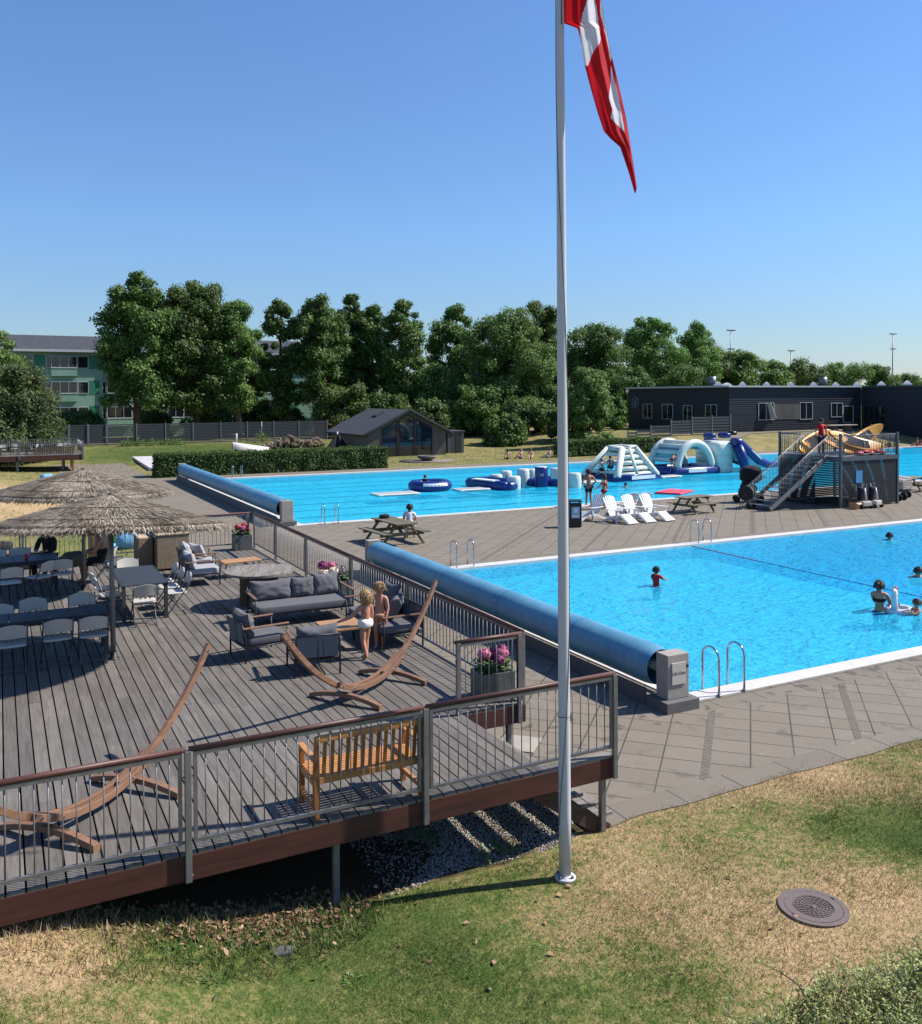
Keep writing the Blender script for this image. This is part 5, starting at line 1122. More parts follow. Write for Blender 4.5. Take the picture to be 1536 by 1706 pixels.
SITG = dict(pelvis=(0,0,.065), spine=(0,-.025,.155), chest=(0,-.03,.265), nb=(0,-.02,.35), neck=(0,-.012,.38), jaw=(0,.012,.413), head=(0,.006,.458), crown=(0,.002,.50),
  shr=(.102,-.025,.335), shl=(-.102,-.025,.335), elr=(.14,.06,.21), ell=(-.14,.06,.21), wrr=(.08,.18,.17), wrl=(-.08,.18,.17), hipr=(.055,.03,.055), hipl=(-.055,.03,.055), knr=(.08,.21,.185), knl=(-.09,.2,.17), anr=(.06,.32,.035), anl=(-.05,.3,.035), toer=(.065,.4,.02), toel=(-.055,.38,.02))
# two children on the deck
person('fair haired child in a cream swimsuit, back to us, one hand on the tan table', (5.47,14.22,ZD), .35, 1.1, dict(ell=(-.2,.10,.66), wrl=(-.3,.26,.58), elr=(.14,.0,.64), wrr=(.13,.09,.52), anr=(.045,.03,.04), knr=(.052,.04,.285), toer=(.05,.12,.015), anl=(-.05,-.09,.045), knl=(-.05,.0,.28), toel=(-.055,-.0,.016), look=(-.35,.93,-.1)), 'skin', 'hair_blond', 'bob', [('waist','cloth_cream')], False, 'children playing on the deck', 1.3, 1.17)
person('fair haired child in sand coloured trunks standing behind the other child, turned towards us', (5.93,14.72,ZD), 2.55, 1.1, dict(elr=(.145,.02,.65), wrr=(.11,.1,.52), ell=(-.135,.0,.64), wrl=(-.12,.07,.49)), 'skin', 'hair_blond', 'short', [('brief','trunk_tan')], True, 'children playing on the deck', 1.3, 1.17) if M.setdefault('trunk_tan', plain('sand_trunks', srgb(186,140,110), .9, .06, 8)) else None
# people at the tables
person('person in a black shirt leaning over the rear long table under the thatched parasol', (1.05,24.35,ZD), PI-.5, 1.72, dict(SIT, head=(0,.10,.67), jaw=(0,.115,.63), crown=(0,.11,.715)), 'skin_tan', 'hair_brown', 'short', [('longshirt','cloth_black'),('trousers','cloth_navy')], True)
person('woman in a black sleeveless dress sitting on a folding chair at the rear table', (2.2,23.3,ZD), 1.2, 1.72, dict(SIT, elr=(.15,.12,.45)), 'skin_tan', 'hair_dark', 'short', [('dress','cloth_black')], False, fat=1.15)
m = MB(); pillow(m, (0,0,0), (.62,.34,.3), .2, .2, 8, .6, .4); o = m.build('jacket', M['cloth_olive'], None, loc=(1.5,23.05,ZD+.62)); tag(o, 'olive green jacket slung over a chair back at the rear long table', 'jacket')
person('person in a white t-shirt sitting at the mossy picnic table with their back to us', (13.74,31.05,-.02), -.55, 1.75, dict(SIT), 'skin', 'hair_dark', 'short', [('shirt','cloth_white'),('shorts','cloth_white')], False)
# by the far pool
person('bare chested man in navy shorts, hands on hips, at the edge of the far pool', (25.55,36.15,ZP), -.25, 1.8, dict(elr=(.2,-.04,.665), wrr=(.1,.02,.57), ell=(-.2,-.04,.665), wrl=(-.1,.02,.57), anr=(.075,0,.038), anl=(-.075,0,.038), toer=(.085,.08,.014), toel=(-.085,.08,.014), look=(.55,.8,-.05)), 'skin_tan', 'hair_dark', 'short', [('shorts','cloth_navy')], False)
person('woman in a dark red bikini walking away behind the white slatted chairs, arm held out', (25.55,34.9,ZP), .55, 1.66, dict(ell=(-.17,.05,.68), wrl=(-.26,.13,.6), elr=(.12,-.05,.64), wrr=(.12,.02,.5), knr=(.055,.08,.29), anr=(.05,.02,.06), toer=(.055,.1,.03), knl=(-.05,.02,.29), anl=(-.05,-.1,.05)), 'skin_tan', 'hair_dark', 'bob', [('band','cloth_maroon'),('brief','cloth_maroon')], False)
q = P(1369,757,ZT); person('lifeguard in a red shirt and dark cap at the top of the platform stairs', (35.9,31.2,ZT), PI-.35, 1.78, dict(elr=(.17,.02,.66), wrr=(.2,.12,.58), ell=(-.16,-.02,.64), wrl=(-.15,.06,.52)), 'skin_tan', 'cloth_navy', 'cap', [('shirt','cloth_red'),('trousers','cloth_navy')], True)
SB = [(38.9,67.0,-.2,'hair_dark','sunbather with a bare back sitting on the far grass, leftmost of the group',{}), (40.1,66.8,.4,'hair_brown','sunbather on the far grass raising one arm',dict(elr=(.13,.02,.45), wrr=(.12,.02,.56))), (41.0,66.6,PI-.6,'hair_brown','sunbather leaning back on the far grass, beside the one raising an arm',{}), (42.9,66.6,1.2,'hair_dark','sunbather wrapped in a pale towel on the far grass, rightmost of the group',{})]
for x, y, a, hr, lb, ps in SB: person(lb, (x,y,H(x,y)), a, 1.7, dict(SITG, **ps), 'skin_fair', hr, 'long', [('brief','cloth_navy')] if 'pale' not in lb else [('dress','cushion_light')], False, 'sunbathers across the far pool')
HB = [(81.0,61.8,.5,'cloth_black','sunbather in black on the right lawn, leftmost by the dark building'), (82.6,62.1,-.4,'cloth_maroon','sunbather with dark hair on the right lawn, second from the left'), (84.6,61.3,.9,'cloth_red','sunbather in red on the right lawn'), (85.9,61.6,2.2,'cloth_maroon','sunbather with knees up on the right lawn, near the picture edge')]
for x, y, a, mt, lb in HB: person(lb, (x,y,H(x,y)+.02), a, 1.7, SITG, 'skin_tan', 'hair_dark', 'short', [('vest',mt),('brief',mt)], False, 'sunbathers on the right lawn')
m = MB(); m.grid(lambda u, v: (81.5+6*u, 60.4+1.5*v, H(81.5+6*u,60.4+1.5*v)+.04+.03*mnoise.noise(Vector((u*9,v*4,0)))), 24, 8); o = m.build('beach_blanket', M['cushion_light'], None); tag(o, 'pale blanket spread under the sunbathers on the right lawn', 'blanket')
SWIM = dict(pelvis=(0,-.26,.74), spine=(0,-.19,.76), chest=(0,-.1,.79), nb=(0,-.03,.83), shr=(.102,-.06,.81), shl=(-.102,-.06,.81), elr=(.16,.06,.78), ell=(-.16,.06,.78), wrr=(.2,.2,.8), wrl=(-.2,.2,.8), hipr=(.05,-.29,.73), hipl=(-.05,-.29,.73), knr=(.06,-.48,.71), knl=(-.06,-.48,.69), anr=(.06,-.68,.73), anl=(-.06,-.66,.7), toer=(.06,-.76,.71), toel=(-.06,-.74,.68))
# swimmers in the near pool
W0 = -.045
person('boy in a red swim shirt standing in the near pool, arm stretched out', (16.6,20.2,W0-.72), -1.2, 1.25, dict(elr=(.13,.13,.72), wrr=(.11,.26,.70), ell=(-.13,.1,.66), wrl=(-.1,.2,.58)), 'skin_tan', 'hair_dark', 'short', [('shirt','cloth_red'),('shorts','cloth_navy')], True, 'bathers in the near pool', 1.1)
person('woman in a black bikini with a ponytail standing waist deep, holding the unicorn float', (19.55,15.2,W0-.93), -1.15, 1.68, dict(elr=(.12,.12,.655), wrr=(.07,.25,.61), ell=(-.1,.13,.66), wrl=(-.05,.26,.63)), 'skin', 'hair_dark', 'pony', [('band','cloth_black'),('brief','cloth_black')], True, 'bathers in the near pool')
person('child with wet hair leaning on the unicorn float at the right picture edge', (20.02,14.52,W0-.85), 1.3, 1.2, dict(elr=(.11,.12,.74), wrr=(.06,.24,.78), ell=(-.11,.12,.74), wrl=(-.06,.24,.78)), 'skin', 'hair_brown', 'short', [('brief','cloth_navy')], True, 'bathers in the near pool', 1.15)
person('small child riding low in the unicorn float, only head and arms showing', (19.82,14.95,W0-.33), 1.7, 1.0, SITG, 'skin', 'hair_brown', 'short', [('vest','cloth_red')], True, 'bathers in the near pool', 1.25)
person('swimmer with dark hair, head above the deep end of the near pool', (29.5,22.5,W0-1.44), 2.6, 1.7, SWIM, 'skin', 'hair_dark', 'short', [('shorts','cloth_navy')], True, 'bathers in the near pool')
person('swimmer at the right picture edge beyond the unicorn float', (24.2,17.5,W0-1.42), 2.2, 1.7, SWIM, 'skin', 'hair_dark', 'short', [('shorts','cloth_navy')], True, 'bathers in the near pool')
person('swimmer in front of the white climbing float in the far pool', (33.2,43.2,W0-1.24), 2.4, 1.5, SWIM, 'skin', 'hair_dark', 'short', [('vest','cloth_navy')], False)
# unicorn float
M['float_white'] = plain('white_vinyl', srgb(236,236,240), .3, .05, 3)
fl = thing('unicorn_float', 'white inflatable unicorn float with a rainbow mane in the near pool', 'float', (19.95,14.95,W0+.03), 1.9); fl.scale = (.62,.62,.72)
m = MB(); m.tube([(.42*math.cos(a*.2618), .5*math.sin(a*.2618), -.02) for a in range(24)], .13, 14, True); m.build('ring', M['float_white'], fl)
m = MB(); m.tube([(0,.46,.1),(0,.56,.35),(0,.52,.6),(0,.44,.72)], [.15,.12,.1,.1], 14); m.ell((0,.55,.72), (.1,.17,.1), 14, 10); m.build('neck', M['float_white'], fl)
for i, c in enumerate(((200,40,60),(236,130,50),(240,214,80),(120,60,120))):
    mt = M.setdefault('mane%d' % i, plain('mane_colour', srgb(*c), .5, .05, 4)); m = MB(); z = .75-.15*i; m.ell((0,.34+.0*i,z), (.07,.1,.11), 10, 8); m.build('mane', mt, fl)
m = MB(); m.tube([(0,.55,.8),(0,.6,.98)], [.03,.004], 8); m.build('horn', M['mane2'] if 'mane2' in M else M['tan_wood'], fl)
# dividing rope
t = thing('lane_rope', 'dividing rope with red and blue floats across the near pool', 'rope', (22.1,25.0,W0+.01)); m = MB(); m.tube([(-.25*math.sin(q*.06)-.0*q, -q*.42, .0-.0*q) for q in range(30)], .008, 6); m.build('line', M['rope_dark'], t)
for i in range(30): m = MB(); q = i+.5; x = -.25*math.sin(q*.06); m.tube([(x,-q*.42+.16,0),(x,-q*.42-.16,0)], .013, 8); m.build('float', M['cloth_red'] if i < 8 else M['trim'], t)

# ------------------------------------------------------------------ inflatables on the far pool
M['inf_white'] = plain('white_pvc', srgb(222,228,216), .35, .06, 1.5); M['inf_blue'] = plain('royal_blue_pvc', srgb(24,48,118), .32, .1, 1.5); M['inf_mint'] = plain('pale_turquoise_pvc', srgb(128,206,210), .35, .06, 1.5); M['inf_pink'] = plain('pink_foam', srgb(238,74,96), .6, .06, 2)
def slab(name, label, c, L, Wd, rz, z=.06, mt='inf_white', cat='float', group=None, th=.11):
    t = thing(name, label, cat, (c[0],c[1],W0), rz, group); m = MB(); m.bx(-L/2,L/2,-Wd/2,Wd/2,z-th/2,z+th/2); m.build('board', M[mt], t, bevel=.045)
    if mt == 'inf_white':
        m = MB(); m.bx(-L/2+.2,L/2-.2,-Wd/2+.12,Wd/2-.12,z+th/2+.002,z+th/2+.006); m.build('deck_pad', M['cushion_light'], t)
        m = MB(); m.tube([(-L/2+.3,-Wd/2-.02,z),(0,-Wd/2-.06,z-.03),(L/2-.3,-Wd/2-.02,z)], .012, 6); m.build('grab_line', M['rope_dark'], t)
    return t
G = 'white floating boards of the water course'
slab('floating_board', 'white floating board at the left end of the water course', (19.6,46.2), 2.5, 1.3, .0, group=G); slab('floating_board', 'white floating board between the blue ring and the raft', (24.4,46.2), 2.0, 1.1, .0, group=G); slab('floating_board', 'white floating board between the climbing float and the arch', (39.6,47.0), 1.9, .9, .1, group=G); slab('floating_board', 'white floating board between the bollards and the climbing float', (32.6,46.6), 2.2, 1.0, .1, group=G)
slab('foam_mat', 'pink foam mat drifting near the edge of the far pool', (33.5,39.2), 2.1, 1.5, .5, mt='inf_pink', cat='mat')
t = thing('inflatable_ring', 'big dark blue inflatable ring with a child in it on the far pool', 'inflatable', (22.4,47.6,W0)); m = MB(); m.tube([(.98*math.cos(a*.1745), .9*math.sin(a*.1745), .26) for a in range(36)], .32, 18, True); m.build('tube', M['inf_blue'], t)
m = MB(); m.lathe([(0,.1),(.75,.1)], n=30, cap=False); m.build('floor', M['cushion'], t)
m = MB(); m.grid(lambda u, v: tuple(Vector((0,0,.26))+Vector((math.cos(-2.3+1.25*u), math.sin(-2.3+1.25*u)*.93, 0))*(.98+.326*math.cos(.15+.55*v))+Vector((0,0,.326*math.sin(.15+.55*v)))), 16, 5); m.build('print', M['sticker_white'], t)
person('child sitting in the blue inflatable ring on the far pool', (22.15,47.75,W0+.16), -.9, 1.35, SITG, 'skin', 'hair_brown', 'short', [('shirt','cloth_navy'),('shorts','cloth_black')], False)
t = thing('inflatable_raft', 'dark blue tube raft at the start of the bollard course', 'inflatable', (26.3,47.2,W0)); m = MB()
for (a, b) in (((-.9,1.4,.22),(-.2,-2.2,.22)), ((.6,1.6,.22),(1.0,-1.4,.22)), ((-.9,1.4,.2),(.6,1.6,.2)), ((-.2,-2.2,.2),(1.0,-1.4,.2))):
    a = Vector(a); b = Vector(b); m.tube([a, a.lerp(b,.05), a.lerp(b,.95), b], [.2,.3,.3,.2], 16)
m.build('tube', M['inf_blue'], t); m = MB(); m.beam((-.83,.6,.5),(-.4,-1.3,.5),.5,.06); m.build('print', M['sticker_white'], t)
BO = [(27.3,48.4,.38,.62,'inf_white','short white inflatable bollard on the blue raft'),(26.9,45.6,.40,.74,'inf_white','white inflatable bollard in front, left of the blue one'),(28.7,49.6,.36,.7,'inf_white','white inflatable bollard behind, second from the left'),(28.5,47.2,.38,1.0,'inf_white','tall white inflatable bollard in the middle of the course'),(29.0,45.9,.40,1.2,'inf_blue','tall blue inflatable bollard with a white emblem'),(30.2,49.0,.36,.8,'inf_white','white inflatable bollard directly behind the blue one'),(30.9,47.2,.38,.95,'inf_white','white inflatable bollard just left of the flagpole'),(30.5,44.6,.40,.85,'inf_white','white inflatable bollard just right of the flagpole')]
for x, y, r, hh, mt, lb in BO:
    t = thing('inflatable_bollard', lb, 'inflatable', (x,y,W0), 0, 'inflatable bollards of the water course'); m = MB(); m.lathe([(r*.9,-.25),(r,-.1),(r*1.02,hh*.5),(r,hh-.08),(r*.9,hh),(0,hh+.015)], n=28); m.build('column', M[mt], t); m = MB(); m.lathe([(r*.93,hh-.012),(r*.86,hh+.012),(0,hh+.022)], n=28); m.build('cap', M['inf_white'], t)
    if mt == 'inf_blue':
        m = MB(); d = Vector((-.52,-.85,0)).normalized(); e = Vector((0,0,1)).cross(d)
        for s in (-.075,.075): m.tube([tuple(d*(r*1.025)+e*(s+.06*math.cos(a*.4189+ (0 if s > 0 else PI)))+Vector((0,0,hh*.62+.06*math.sin(a*.4189)))) for a in range(2,14)], .012, 6)
        m.build('emblem', M['sticker_white'], t)
t = thing('inflatable_link', 'low blue tubes tying the bollards together on the far pool', 'inflatable', (28.9,47,W0)); m = MB()
for a, b in (((-.6,.4,.18),(.4,-.6,.18)),((.5,-.6,.18),(1.7,-1.9,.18)),((.8,.9,.18),(2.1,.2,.18)),((-.6,1.9,.18),(1.2,1.9,.18))): a = Vector(a); b = Vector(b); m.tube([a, a.lerp(b,.06), a.lerp(b,.94), b], [.2,.27,.27,.2], 14)
m.build('tube', M['inf_blue'], t)
# climbing pyramid
t = thing('climbing_float', 'white inflatable climbing pyramid with rungs on the far pool', 'inflatable', (0,0,W0))
fl_, fr_, bl_, br_ = Vector((34.75,46.1,.2)), Vector((38.4,46.6,.2)), Vector((34.15,48.9,.2)), Vector((38.0,49.2,.2))
tfl = PY(1037,748,46.9)-Vector((0,0,W0)); tfr = PY(1058,746,47.1)-Vector((0,0,W0)); tbl = tfl+Vector((-.15,1.3,0)); tbr = tfr+Vector((-.1,1.3,0))
for a, b in ((fl_,tfl),(fr_,tfr),(bl_,tbl),(br_,tbr)): m = MB(); m.tube([a, a.lerp(b,.05), b], [.2,.24,.2], 14); m.build('stringer', M['inf_white'], t)
mid0 = fl_.lerp(fr_,.5); midt = tfl.lerp(tfr,.5); m = MB(); m.tube([mid0, midt], .15, 12); m.build('stringer', M['inf_white'], t)
for i in range(5): q = .1+.2*i; a = fl_.lerp(tfl,q); b = fr_.lerp(tfr,q); m = MB(); m.tube([a+Vector((0,.08,0)), b+Vector((0,.08,0))], .15, 12); m.build('rung', M['inf_white'], t)
for i in range(3): q = .2+.3*i; a = fl_.lerp(tfl,q); b = bl_.lerp(tbl,q); m = MB(); m.tube([a, b], .12, 10); m.build('rung', M['inf_white'], t)
m = MB(); m.tube([tfl,tfr,tbr,tbl], .2, 12, True); m.build('top_ring', M['inf_white'], t)
m = MB(); z = Vector((0,0,-.06)); m.tube([fl_+z,fr_+z,br_+z,bl_+z], .26, 14, True); m.build('base_tube', M['inf_blue'], t); m = MB(); a = fl_+(fr_-fl_)*.3; b = fl_+(fr_-fl_)*.88; m.beam(a+Vector((0,-.27,.0)), b+Vector((0,-.27,.0)), .03, .22); m.build('print', M['sticker_white'], t)
m = MB(); m.poly([fl_.lerp(tfl,.05)+Vector((.1,.5,0)), fr_.lerp(tfr,.05)+Vector((-.1,.5,0)), tfr+Vector((0,.3,0)), tfl+Vector((0,.3,0))]); m.build('inner_sheet', M['cushion'], t)
person('child in dark swimwear crouching on the left side of the climbing pyramid', (34.3,47.0,W0+.35), .3, 1.4, dict(SIT), 'skin', 'hair_brown', 'short', [('shorts','cloth_black')], False)
person('child in a grey swim shirt climbing inside the left of the pyramid', (34.75,46.75,W0+.5), -.4, 1.45, dict(SIT), 'skin', 'hair_dark', 'short', [('shirt','cushion'),('shorts','cloth_navy')], False)
# arch
t = thing('inflatable_arch', 'pale inflatable arch bridge on blue tubes on the far pool', 'inflatable', (43.0,48.4,W0)); 
def archt(y, sx, w, hh, r, c=0): return [(c-sx*math.cos(a*PI/14), y, .25+hh*math.sin(a*PI/14)) for a in range(15)]
for nm, y in (('arch', -.2), ('arch', 2.6)): m = MB(); m.tube(archt(y,1.55,0,1.9,.24), .27, 14); m.build(nm, M['inf_white'], t)
m = MB(); m.grid(lambda u, v: (-1.5*math.cos(u*PI*.62+.3), .0+2.4*v, .3+1.72*math.sin(u*PI*.62+.3)), 12, 4); m.build('sheet', M['inf_mint'], t)
for i in range(4): a = .35+.32*i; m = MB(); m.tube([(-1.55*math.cos(a),-.1,.3+1.9*math.sin(a)),(-1.55*math.cos(a),2.5,.3+1.9*math.sin(a))], .17, 10); m.build('rung', M['inf_white'], t)
for a, b in (((-2.1,-.3,.2),(2.1,-.3,.2)),((-2.1,2.7,.2),(2.1,2.7,.2)),((-2.1,-.3,.2),(-2.1,2.7,.2)),((2.1,-.3,.2),(2.1,2.7,.2))): a = Vector(a); b = Vector(b); m = MB(); m.tube([a, a.lerp(b,.05), a.lerp(b,.95), b], [.2,.33,.33,.2], 14); m.build('base_tube', M['inf_blue'], t)
m = MB(); m.bx(-.9,.7,-.66,-.6,.15,.35); m.build('print', M['sticker_white'], t)
person('child bending over on the blue tube in front of the pale arch', (41.0,48.2,W0+.3), -1.3, 1.45, dict(spine=(0,.02,.6), chest=(0,.12,.66), nb=(0,.2,.665), neck=(0,.225,.66), jaw=(0,.265,.65), head=(0,.275,.67), crown=(0,.31,.69), shr=(.1,.19,.655), shl=(-.1,.19,.655), elr=(.12,.22,.5), ell=(-.12,.22,.5), wrr=(.1,.24,.36), wrl=(-.1,.24,.36)), 'skin', 'hair_dark', 'short', [('brief','cloth_black')], False)
# slide
t = thing('inflatable_slide', 'blue and white inflatable slide at the right end of the water course', 'inflatable', (46.6,48.2,W0)); m = MB()
m.M = Matrix.Translation((-.9,1.0,1.1)); m.ell((0,0,.55), (.9,1.3,.55), 20, 12, .4); m.ell((0,0,-.15), (.85,1.25,.5), 20, 12, .4); m.ell((0,0,-.8), (.85,1.25,.45), 20, 12, .4); m.M = None; m.build('tower', M['inf_white'], t)
for y in (-.45, 2.2):
    pts = [(-.5,y,2.15),(.1,y,2.1),(.9,y,1.5),(1.9,y,.75),(2.9,y,.42),(3.7,y,.4)]; m = MB(); m.tube(pts, [.3,.34,.32,.3,.28,.2], 14); m.build('bolster', M['inf_blue'], t); m = MB(); m.tube([(1.0,y-.28,1.55),(1.95,y-.27,.85)], .06, 8); m.build('print', M['sticker_white'], t)
    m = MB(); m.tube([(-.2,y-.15,1.9),(.15,y-.35,.9),(.35,y-.45,-.1)], [.34,.36,.3], 14); m.build('side_leg', M['inf_blue'], t)
m = MB(); sp = [(-.4,2.05),(.2,1.95),(.9,1.35),(1.9,.6),(2.9,.3),(3.6,.28)]
m.grid(lambda u, v: (itp([(0,-.4),(.2,.2),(.4,.9),(.6,1.9),(.8,2.9),(1,3.6)], u), -.4+2.6*v, itp([(0,2.05),(.2,1.95),(.4,1.35),(.6,.6),(.8,.3),(1,.28)], u)), 20, 4); m.build('slide_sheet', M['inf_mint'], t)
m = MB(); m.poly([(.2,-.5,1.75),(1.9,-.5,.55),(2.6,-.5,.2),(.5,-.5,.1)]); m.build('side_sheet', M['inf_mint'], t)
for x in (-1.3,.1): m = MB(); m.ell((x,1.0,2.55), (.28,.5,.2), 14, 8, .5); m.build('handle_block', M['inf_blue'], t)
# towels and beach things
def cloth(name, label, x, y, L, Wd, rz, mt, cat='towel', group=None, seed=0):
    m = MB(); c, s = math.cos(rz), math.sin(rz); m.grid(lambda u, v: (x+c*L*(u-.5)-s*Wd*(v-.5), y+s*L*(u-.5)+c*Wd*(v-.5), H(x,y)+.05+.05*mnoise.noise(Vector((u*4+seed,v*4,0)))+.03*mnoise.noise(Vector((u*9,v*9,seed)))), 16, 10); o = m.build(name, M[mt], None); return tag(o, label, cat, group)
M['towel_blue'] = plain('light_blue_towel', srgb(120,180,214), .95, .12, 4); M['towel_rose'] = plain('rose_towel', srgb(222,150,136), .95, .12, 5); M['towel_green'] = plain('lime_towel', srgb(150,180,90), .95, .15, 4)
cloth('towel', 'light blue towel on the grass behind the far railing', 4.0, 35.0, 1.5, 1.3, .3, 'towel_blue', seed=1); cloth('towel', 'rose coloured towel on the grass behind the wooden screen', 3.9, 31.2, 1.3, .9, .2, 'towel_rose', seed=2); cloth('towel', 'white towel on the dry bank left of the thatched parasols', 3.1, 62.5, 2.0, .9, -.5, 'cloth_white', seed=3); cloth('towel', 'small dark blue towel beside the rose one', 3.3, 32.0, .7, .6, .1, 'cloth_navy', seed=5)
def bagthing(name, label, x, y, r, mt, seed): m = MB(); m.ell((0,0,r[2]*.9), r, 14, 10, .7, .3, seed); o = m.build(name, M[mt], None, loc=(x,y,H(x,y))); tag(o, label, 'bag', 'bags left on the grass')
bagthing('beach_bag', 'light blue and green bag behind the railing near the wicker chest', 4.15, 34.2, (.45,.3,.3), 'towel_blue', 3); bagthing('beach_bag', 'dark blue bag behind the railing near the wicker chest', 4.85, 34.4, (.4,.28,.27), 'cloth_navy', 4); bagthing('beach_bag', 'pale blue bag on the white towel on the dry bank', 2.7, 62.8, (.4,.3,.3), 'towel_blue', 5); bagthing('beach_bag', 'lime green bag on top of the light blue towel', 4.0, 35.4, (.3,.2,.22), 'towel_green', 6); bagthing('beach_bag', 'black bag at the left picture edge behind the far thatched parasol', -.1, 33.5, (.5,.4,.35), 'cloth_black', 7)
# ------------------------------------------------------------------ foliage
def leafmat(name, dark, mid, lite, tr=.38):
    k = NT(name); ri = k.n('ShaderNodeNewGeometry').outputs['Random Per Island']; n = k.noise(k.pos(False), .55, 3, .6); oi = k.n('ShaderNodeObjectInfo').outputs['Random']
    c = k.ramp(k.math('ADD', k.math('MULTIPLY', ri, .6), k.range(n, .3, .7, -.05, .45)), [(0, dark), (.45, mid), (1, lite)])
    hs = k.n('ShaderNodeHueSaturation'); k.l(c, hs.inputs['Color']); k.l(k.range(oi, 0, 1, .82, 1.15), hs.inputs['Value']); k.l(k.range(oi, 0, 1, .485, .51), hs.inputs['Hue'])
    t = k.n('ShaderNodeBsdfTranslucent'); k.l(hs.outputs[0], t.inputs[0]); m = k.n('ShaderNodeMixShader'); m.inputs[0].default_value = tr
    k.l(k.b.outputs[0], m.inputs[1]); k.l(t.outputs[0], m.inputs[2]); k.l(m.outputs[0], k.out.inputs[0]); return k.set(Base_Color=hs.outputs[0], Roughness=.55, Specular_IOR_Level=.3)
M['leaf_dark'] = leafmat('dark_green_leaves', srgb(58,84,38), srgb(90,119,55), srgb(128,154,80))
M['leaf_mid'] = leafmat('mid_green_leaves', srgb(68,98,44), srgb(104,138,64), srgb(144,174,94))
M['leaf_lite'] = leafmat('light_green_leaves', srgb(74,106,48), srgb(110,146,72), srgb(150,180,104))
M['leaf_olive'] = leafmat('olive_leaves', srgb(56,70,38), srgb(88,106,58), srgb(126,142,88))
M['leaf_hedge'] = leafmat('hedge_leaves', srgb(42,64,26), srgb(66,92,36), srgb(104,128,56))
M['leaf_shrub'] = leafmat('silvery_shrub_leaves', srgb(122,134,66), srgb(176,184,110), srgb(232,230,178))
M['bark'] = wood('grey_brown_bark', srgb(96,84,70), srgb(56,48,40), 'Z', .9, .4, .6)
def leafquads(Pn, Nn, size, rng, asp=.6):
    n = len(Pn); r = rng.normal(0, 1, (n,3)); N = Nn+.5*r+np.array([.25,-.1,.35]); N /= np.linalg.norm(N,axis=1)[:,None]+1e-9
    a = np.cross(N, rng.normal(0,1,(n,3))); a /= np.linalg.norm(a,axis=1)[:,None]+1e-9; b = np.cross(N, a); s = size*rng.uniform(.6,1.35,(n,1))
    return np.stack([Pn-a*s, Pn+b*s*asp, Pn+a*s, Pn-b*s*asp],1).reshape(-1,3)
def crown_pts(rng, n, w, d, z0, z1, nb, shape='oval', lump=.26):
    """leaf points on the skins of many overlapping clumps that fill the crown outline"""
    def prof(t):
        if shape == 'oval': return math.sqrt(max(.04, 1-abs(t)**2.3))
        if shape == 'tall': return min(1, .72+.3*(t+1)) if t < -.1 else max(.14, (1-((t+.1)/1.1)**2.4)**.8)
        if shape == 'cone': return max(.14, (1-t)/1.7)
        return 1.0 if t < 0 else math.sqrt(max(.05, 1-t**2.4))
    hh = (z1-z0)/2; zc = (z0+z1)/2; B = []; lr = lump*w/2
    while len(B) < nb:
        t = rng.uniform(-1, 1)*(1-lr*.5/hh); pr = prof(t); a = rng.uniform(0, 6.283); rad = math.sqrt(rng.uniform(.0, 1))*max(0, 1-.55*lump)
        k_ = rng.uniform(.65, 1.3)*(1 if t < .6 else .8)
        B.append((rad*pr*w/2*math.cos(a), rad*pr*d/2*math.sin(a), zc+t*hh, lr*k_))
    B = np.array(B); pb = B[:,3]**2; ix = rng.choice(len(B), n, p=pb/pb.sum()); q = rng.normal(0,1,(n,3)); q /= np.linalg.norm(q,axis=1)[:,None]
    rr = B[ix,3]*np.where(rng.random(n) < .2, rng.uniform(1.0,1.42,n), rng.uniform(.55,1.06,n)); Pn = B[ix,:3]+q*rr[:,None]*np.array([1,1,.85]); return Pn, q, B
def tree(name, label, px, top, Y, w, mat, seed, shape='oval', n=11000, bottom=.18, size=.26, nb=46, trunk_px=None, group='trees behind the pool', zg=None, lump=.26, trunks=1):
    p = PY(px, top, Y); x = p.x; zb = H(x, Y) if zg is None else zg; h = p.z-zb; rng = np.random.default_rng(seed)
    t = thing(name, label, 'tree', (x, Y, zb), 0, group)
    n = int(n*3.0); nb = int(nb*2.0); w *= 1.12; size *= .62; Pn, q, B = crown_pts(rng, n, w, w*.9, h*bottom, h*.99, nb, shape, lump*.95); npmesh('crown', leafquads(Pn, q, size, rng), np.arange(4*n).reshape(-1,4), M[mat], t)
    m = MB(); r0 = .022*h+.05; o = rng.uniform(-.3,.3,2)
    for k_ in range(trunks):
        dx_ = (k_-(trunks-1)/2)*.7
        m.tube([(dx_,0,-.2),(dx_*1.1+o[0]*.3,o[1]*.3,h*.3),(dx_*1.3+o[0],o[1],h*.6),(dx_+o[0]*.6,o[1]*.6,h*.86)], [r0,r0*.75,r0*.45,r0*.12], 10)
    for i in rng.choice(len(B), min(14,len(B)), replace=False):
        b = B[i]; z = max(h*.15, b[2]-abs(b[0])*.7-.4); f = z/h; a = (o[0]*f, o[1]*f, z); c = tuple(b[:3]); mid = tuple((a[k_]+c[k_])/2+(.25 if k_ == 2 else 0) for k_ in range(3)); m.tube([a,mid,c], [r0*.35,r0*.24,r0*.06], 6)
    m.build('trunk', M['bark'], t); return t
T = 'tall_tree'
tree(T, 'tallest dark leafy tree at the left, its trunk in front of the green apartment block', 226, 449, 104, 8.2, 'leaf_dark', 1, 'tall', 15000, .2, .27, 60, lump=.23)
tree(T, 'broad dark leafy tree right beside the tallest one', 326, 462, 106, 9.2, 'leaf_dark', 2, 'dome', 16000, .18, .27, 64, lump=.24)
tree(T, 'smaller lighter green tree on the right flank of the broad dark tree', 396, 500, 104, 5.6, 'leaf_mid', 3, 'oval', 9000, .2, .25, 40)
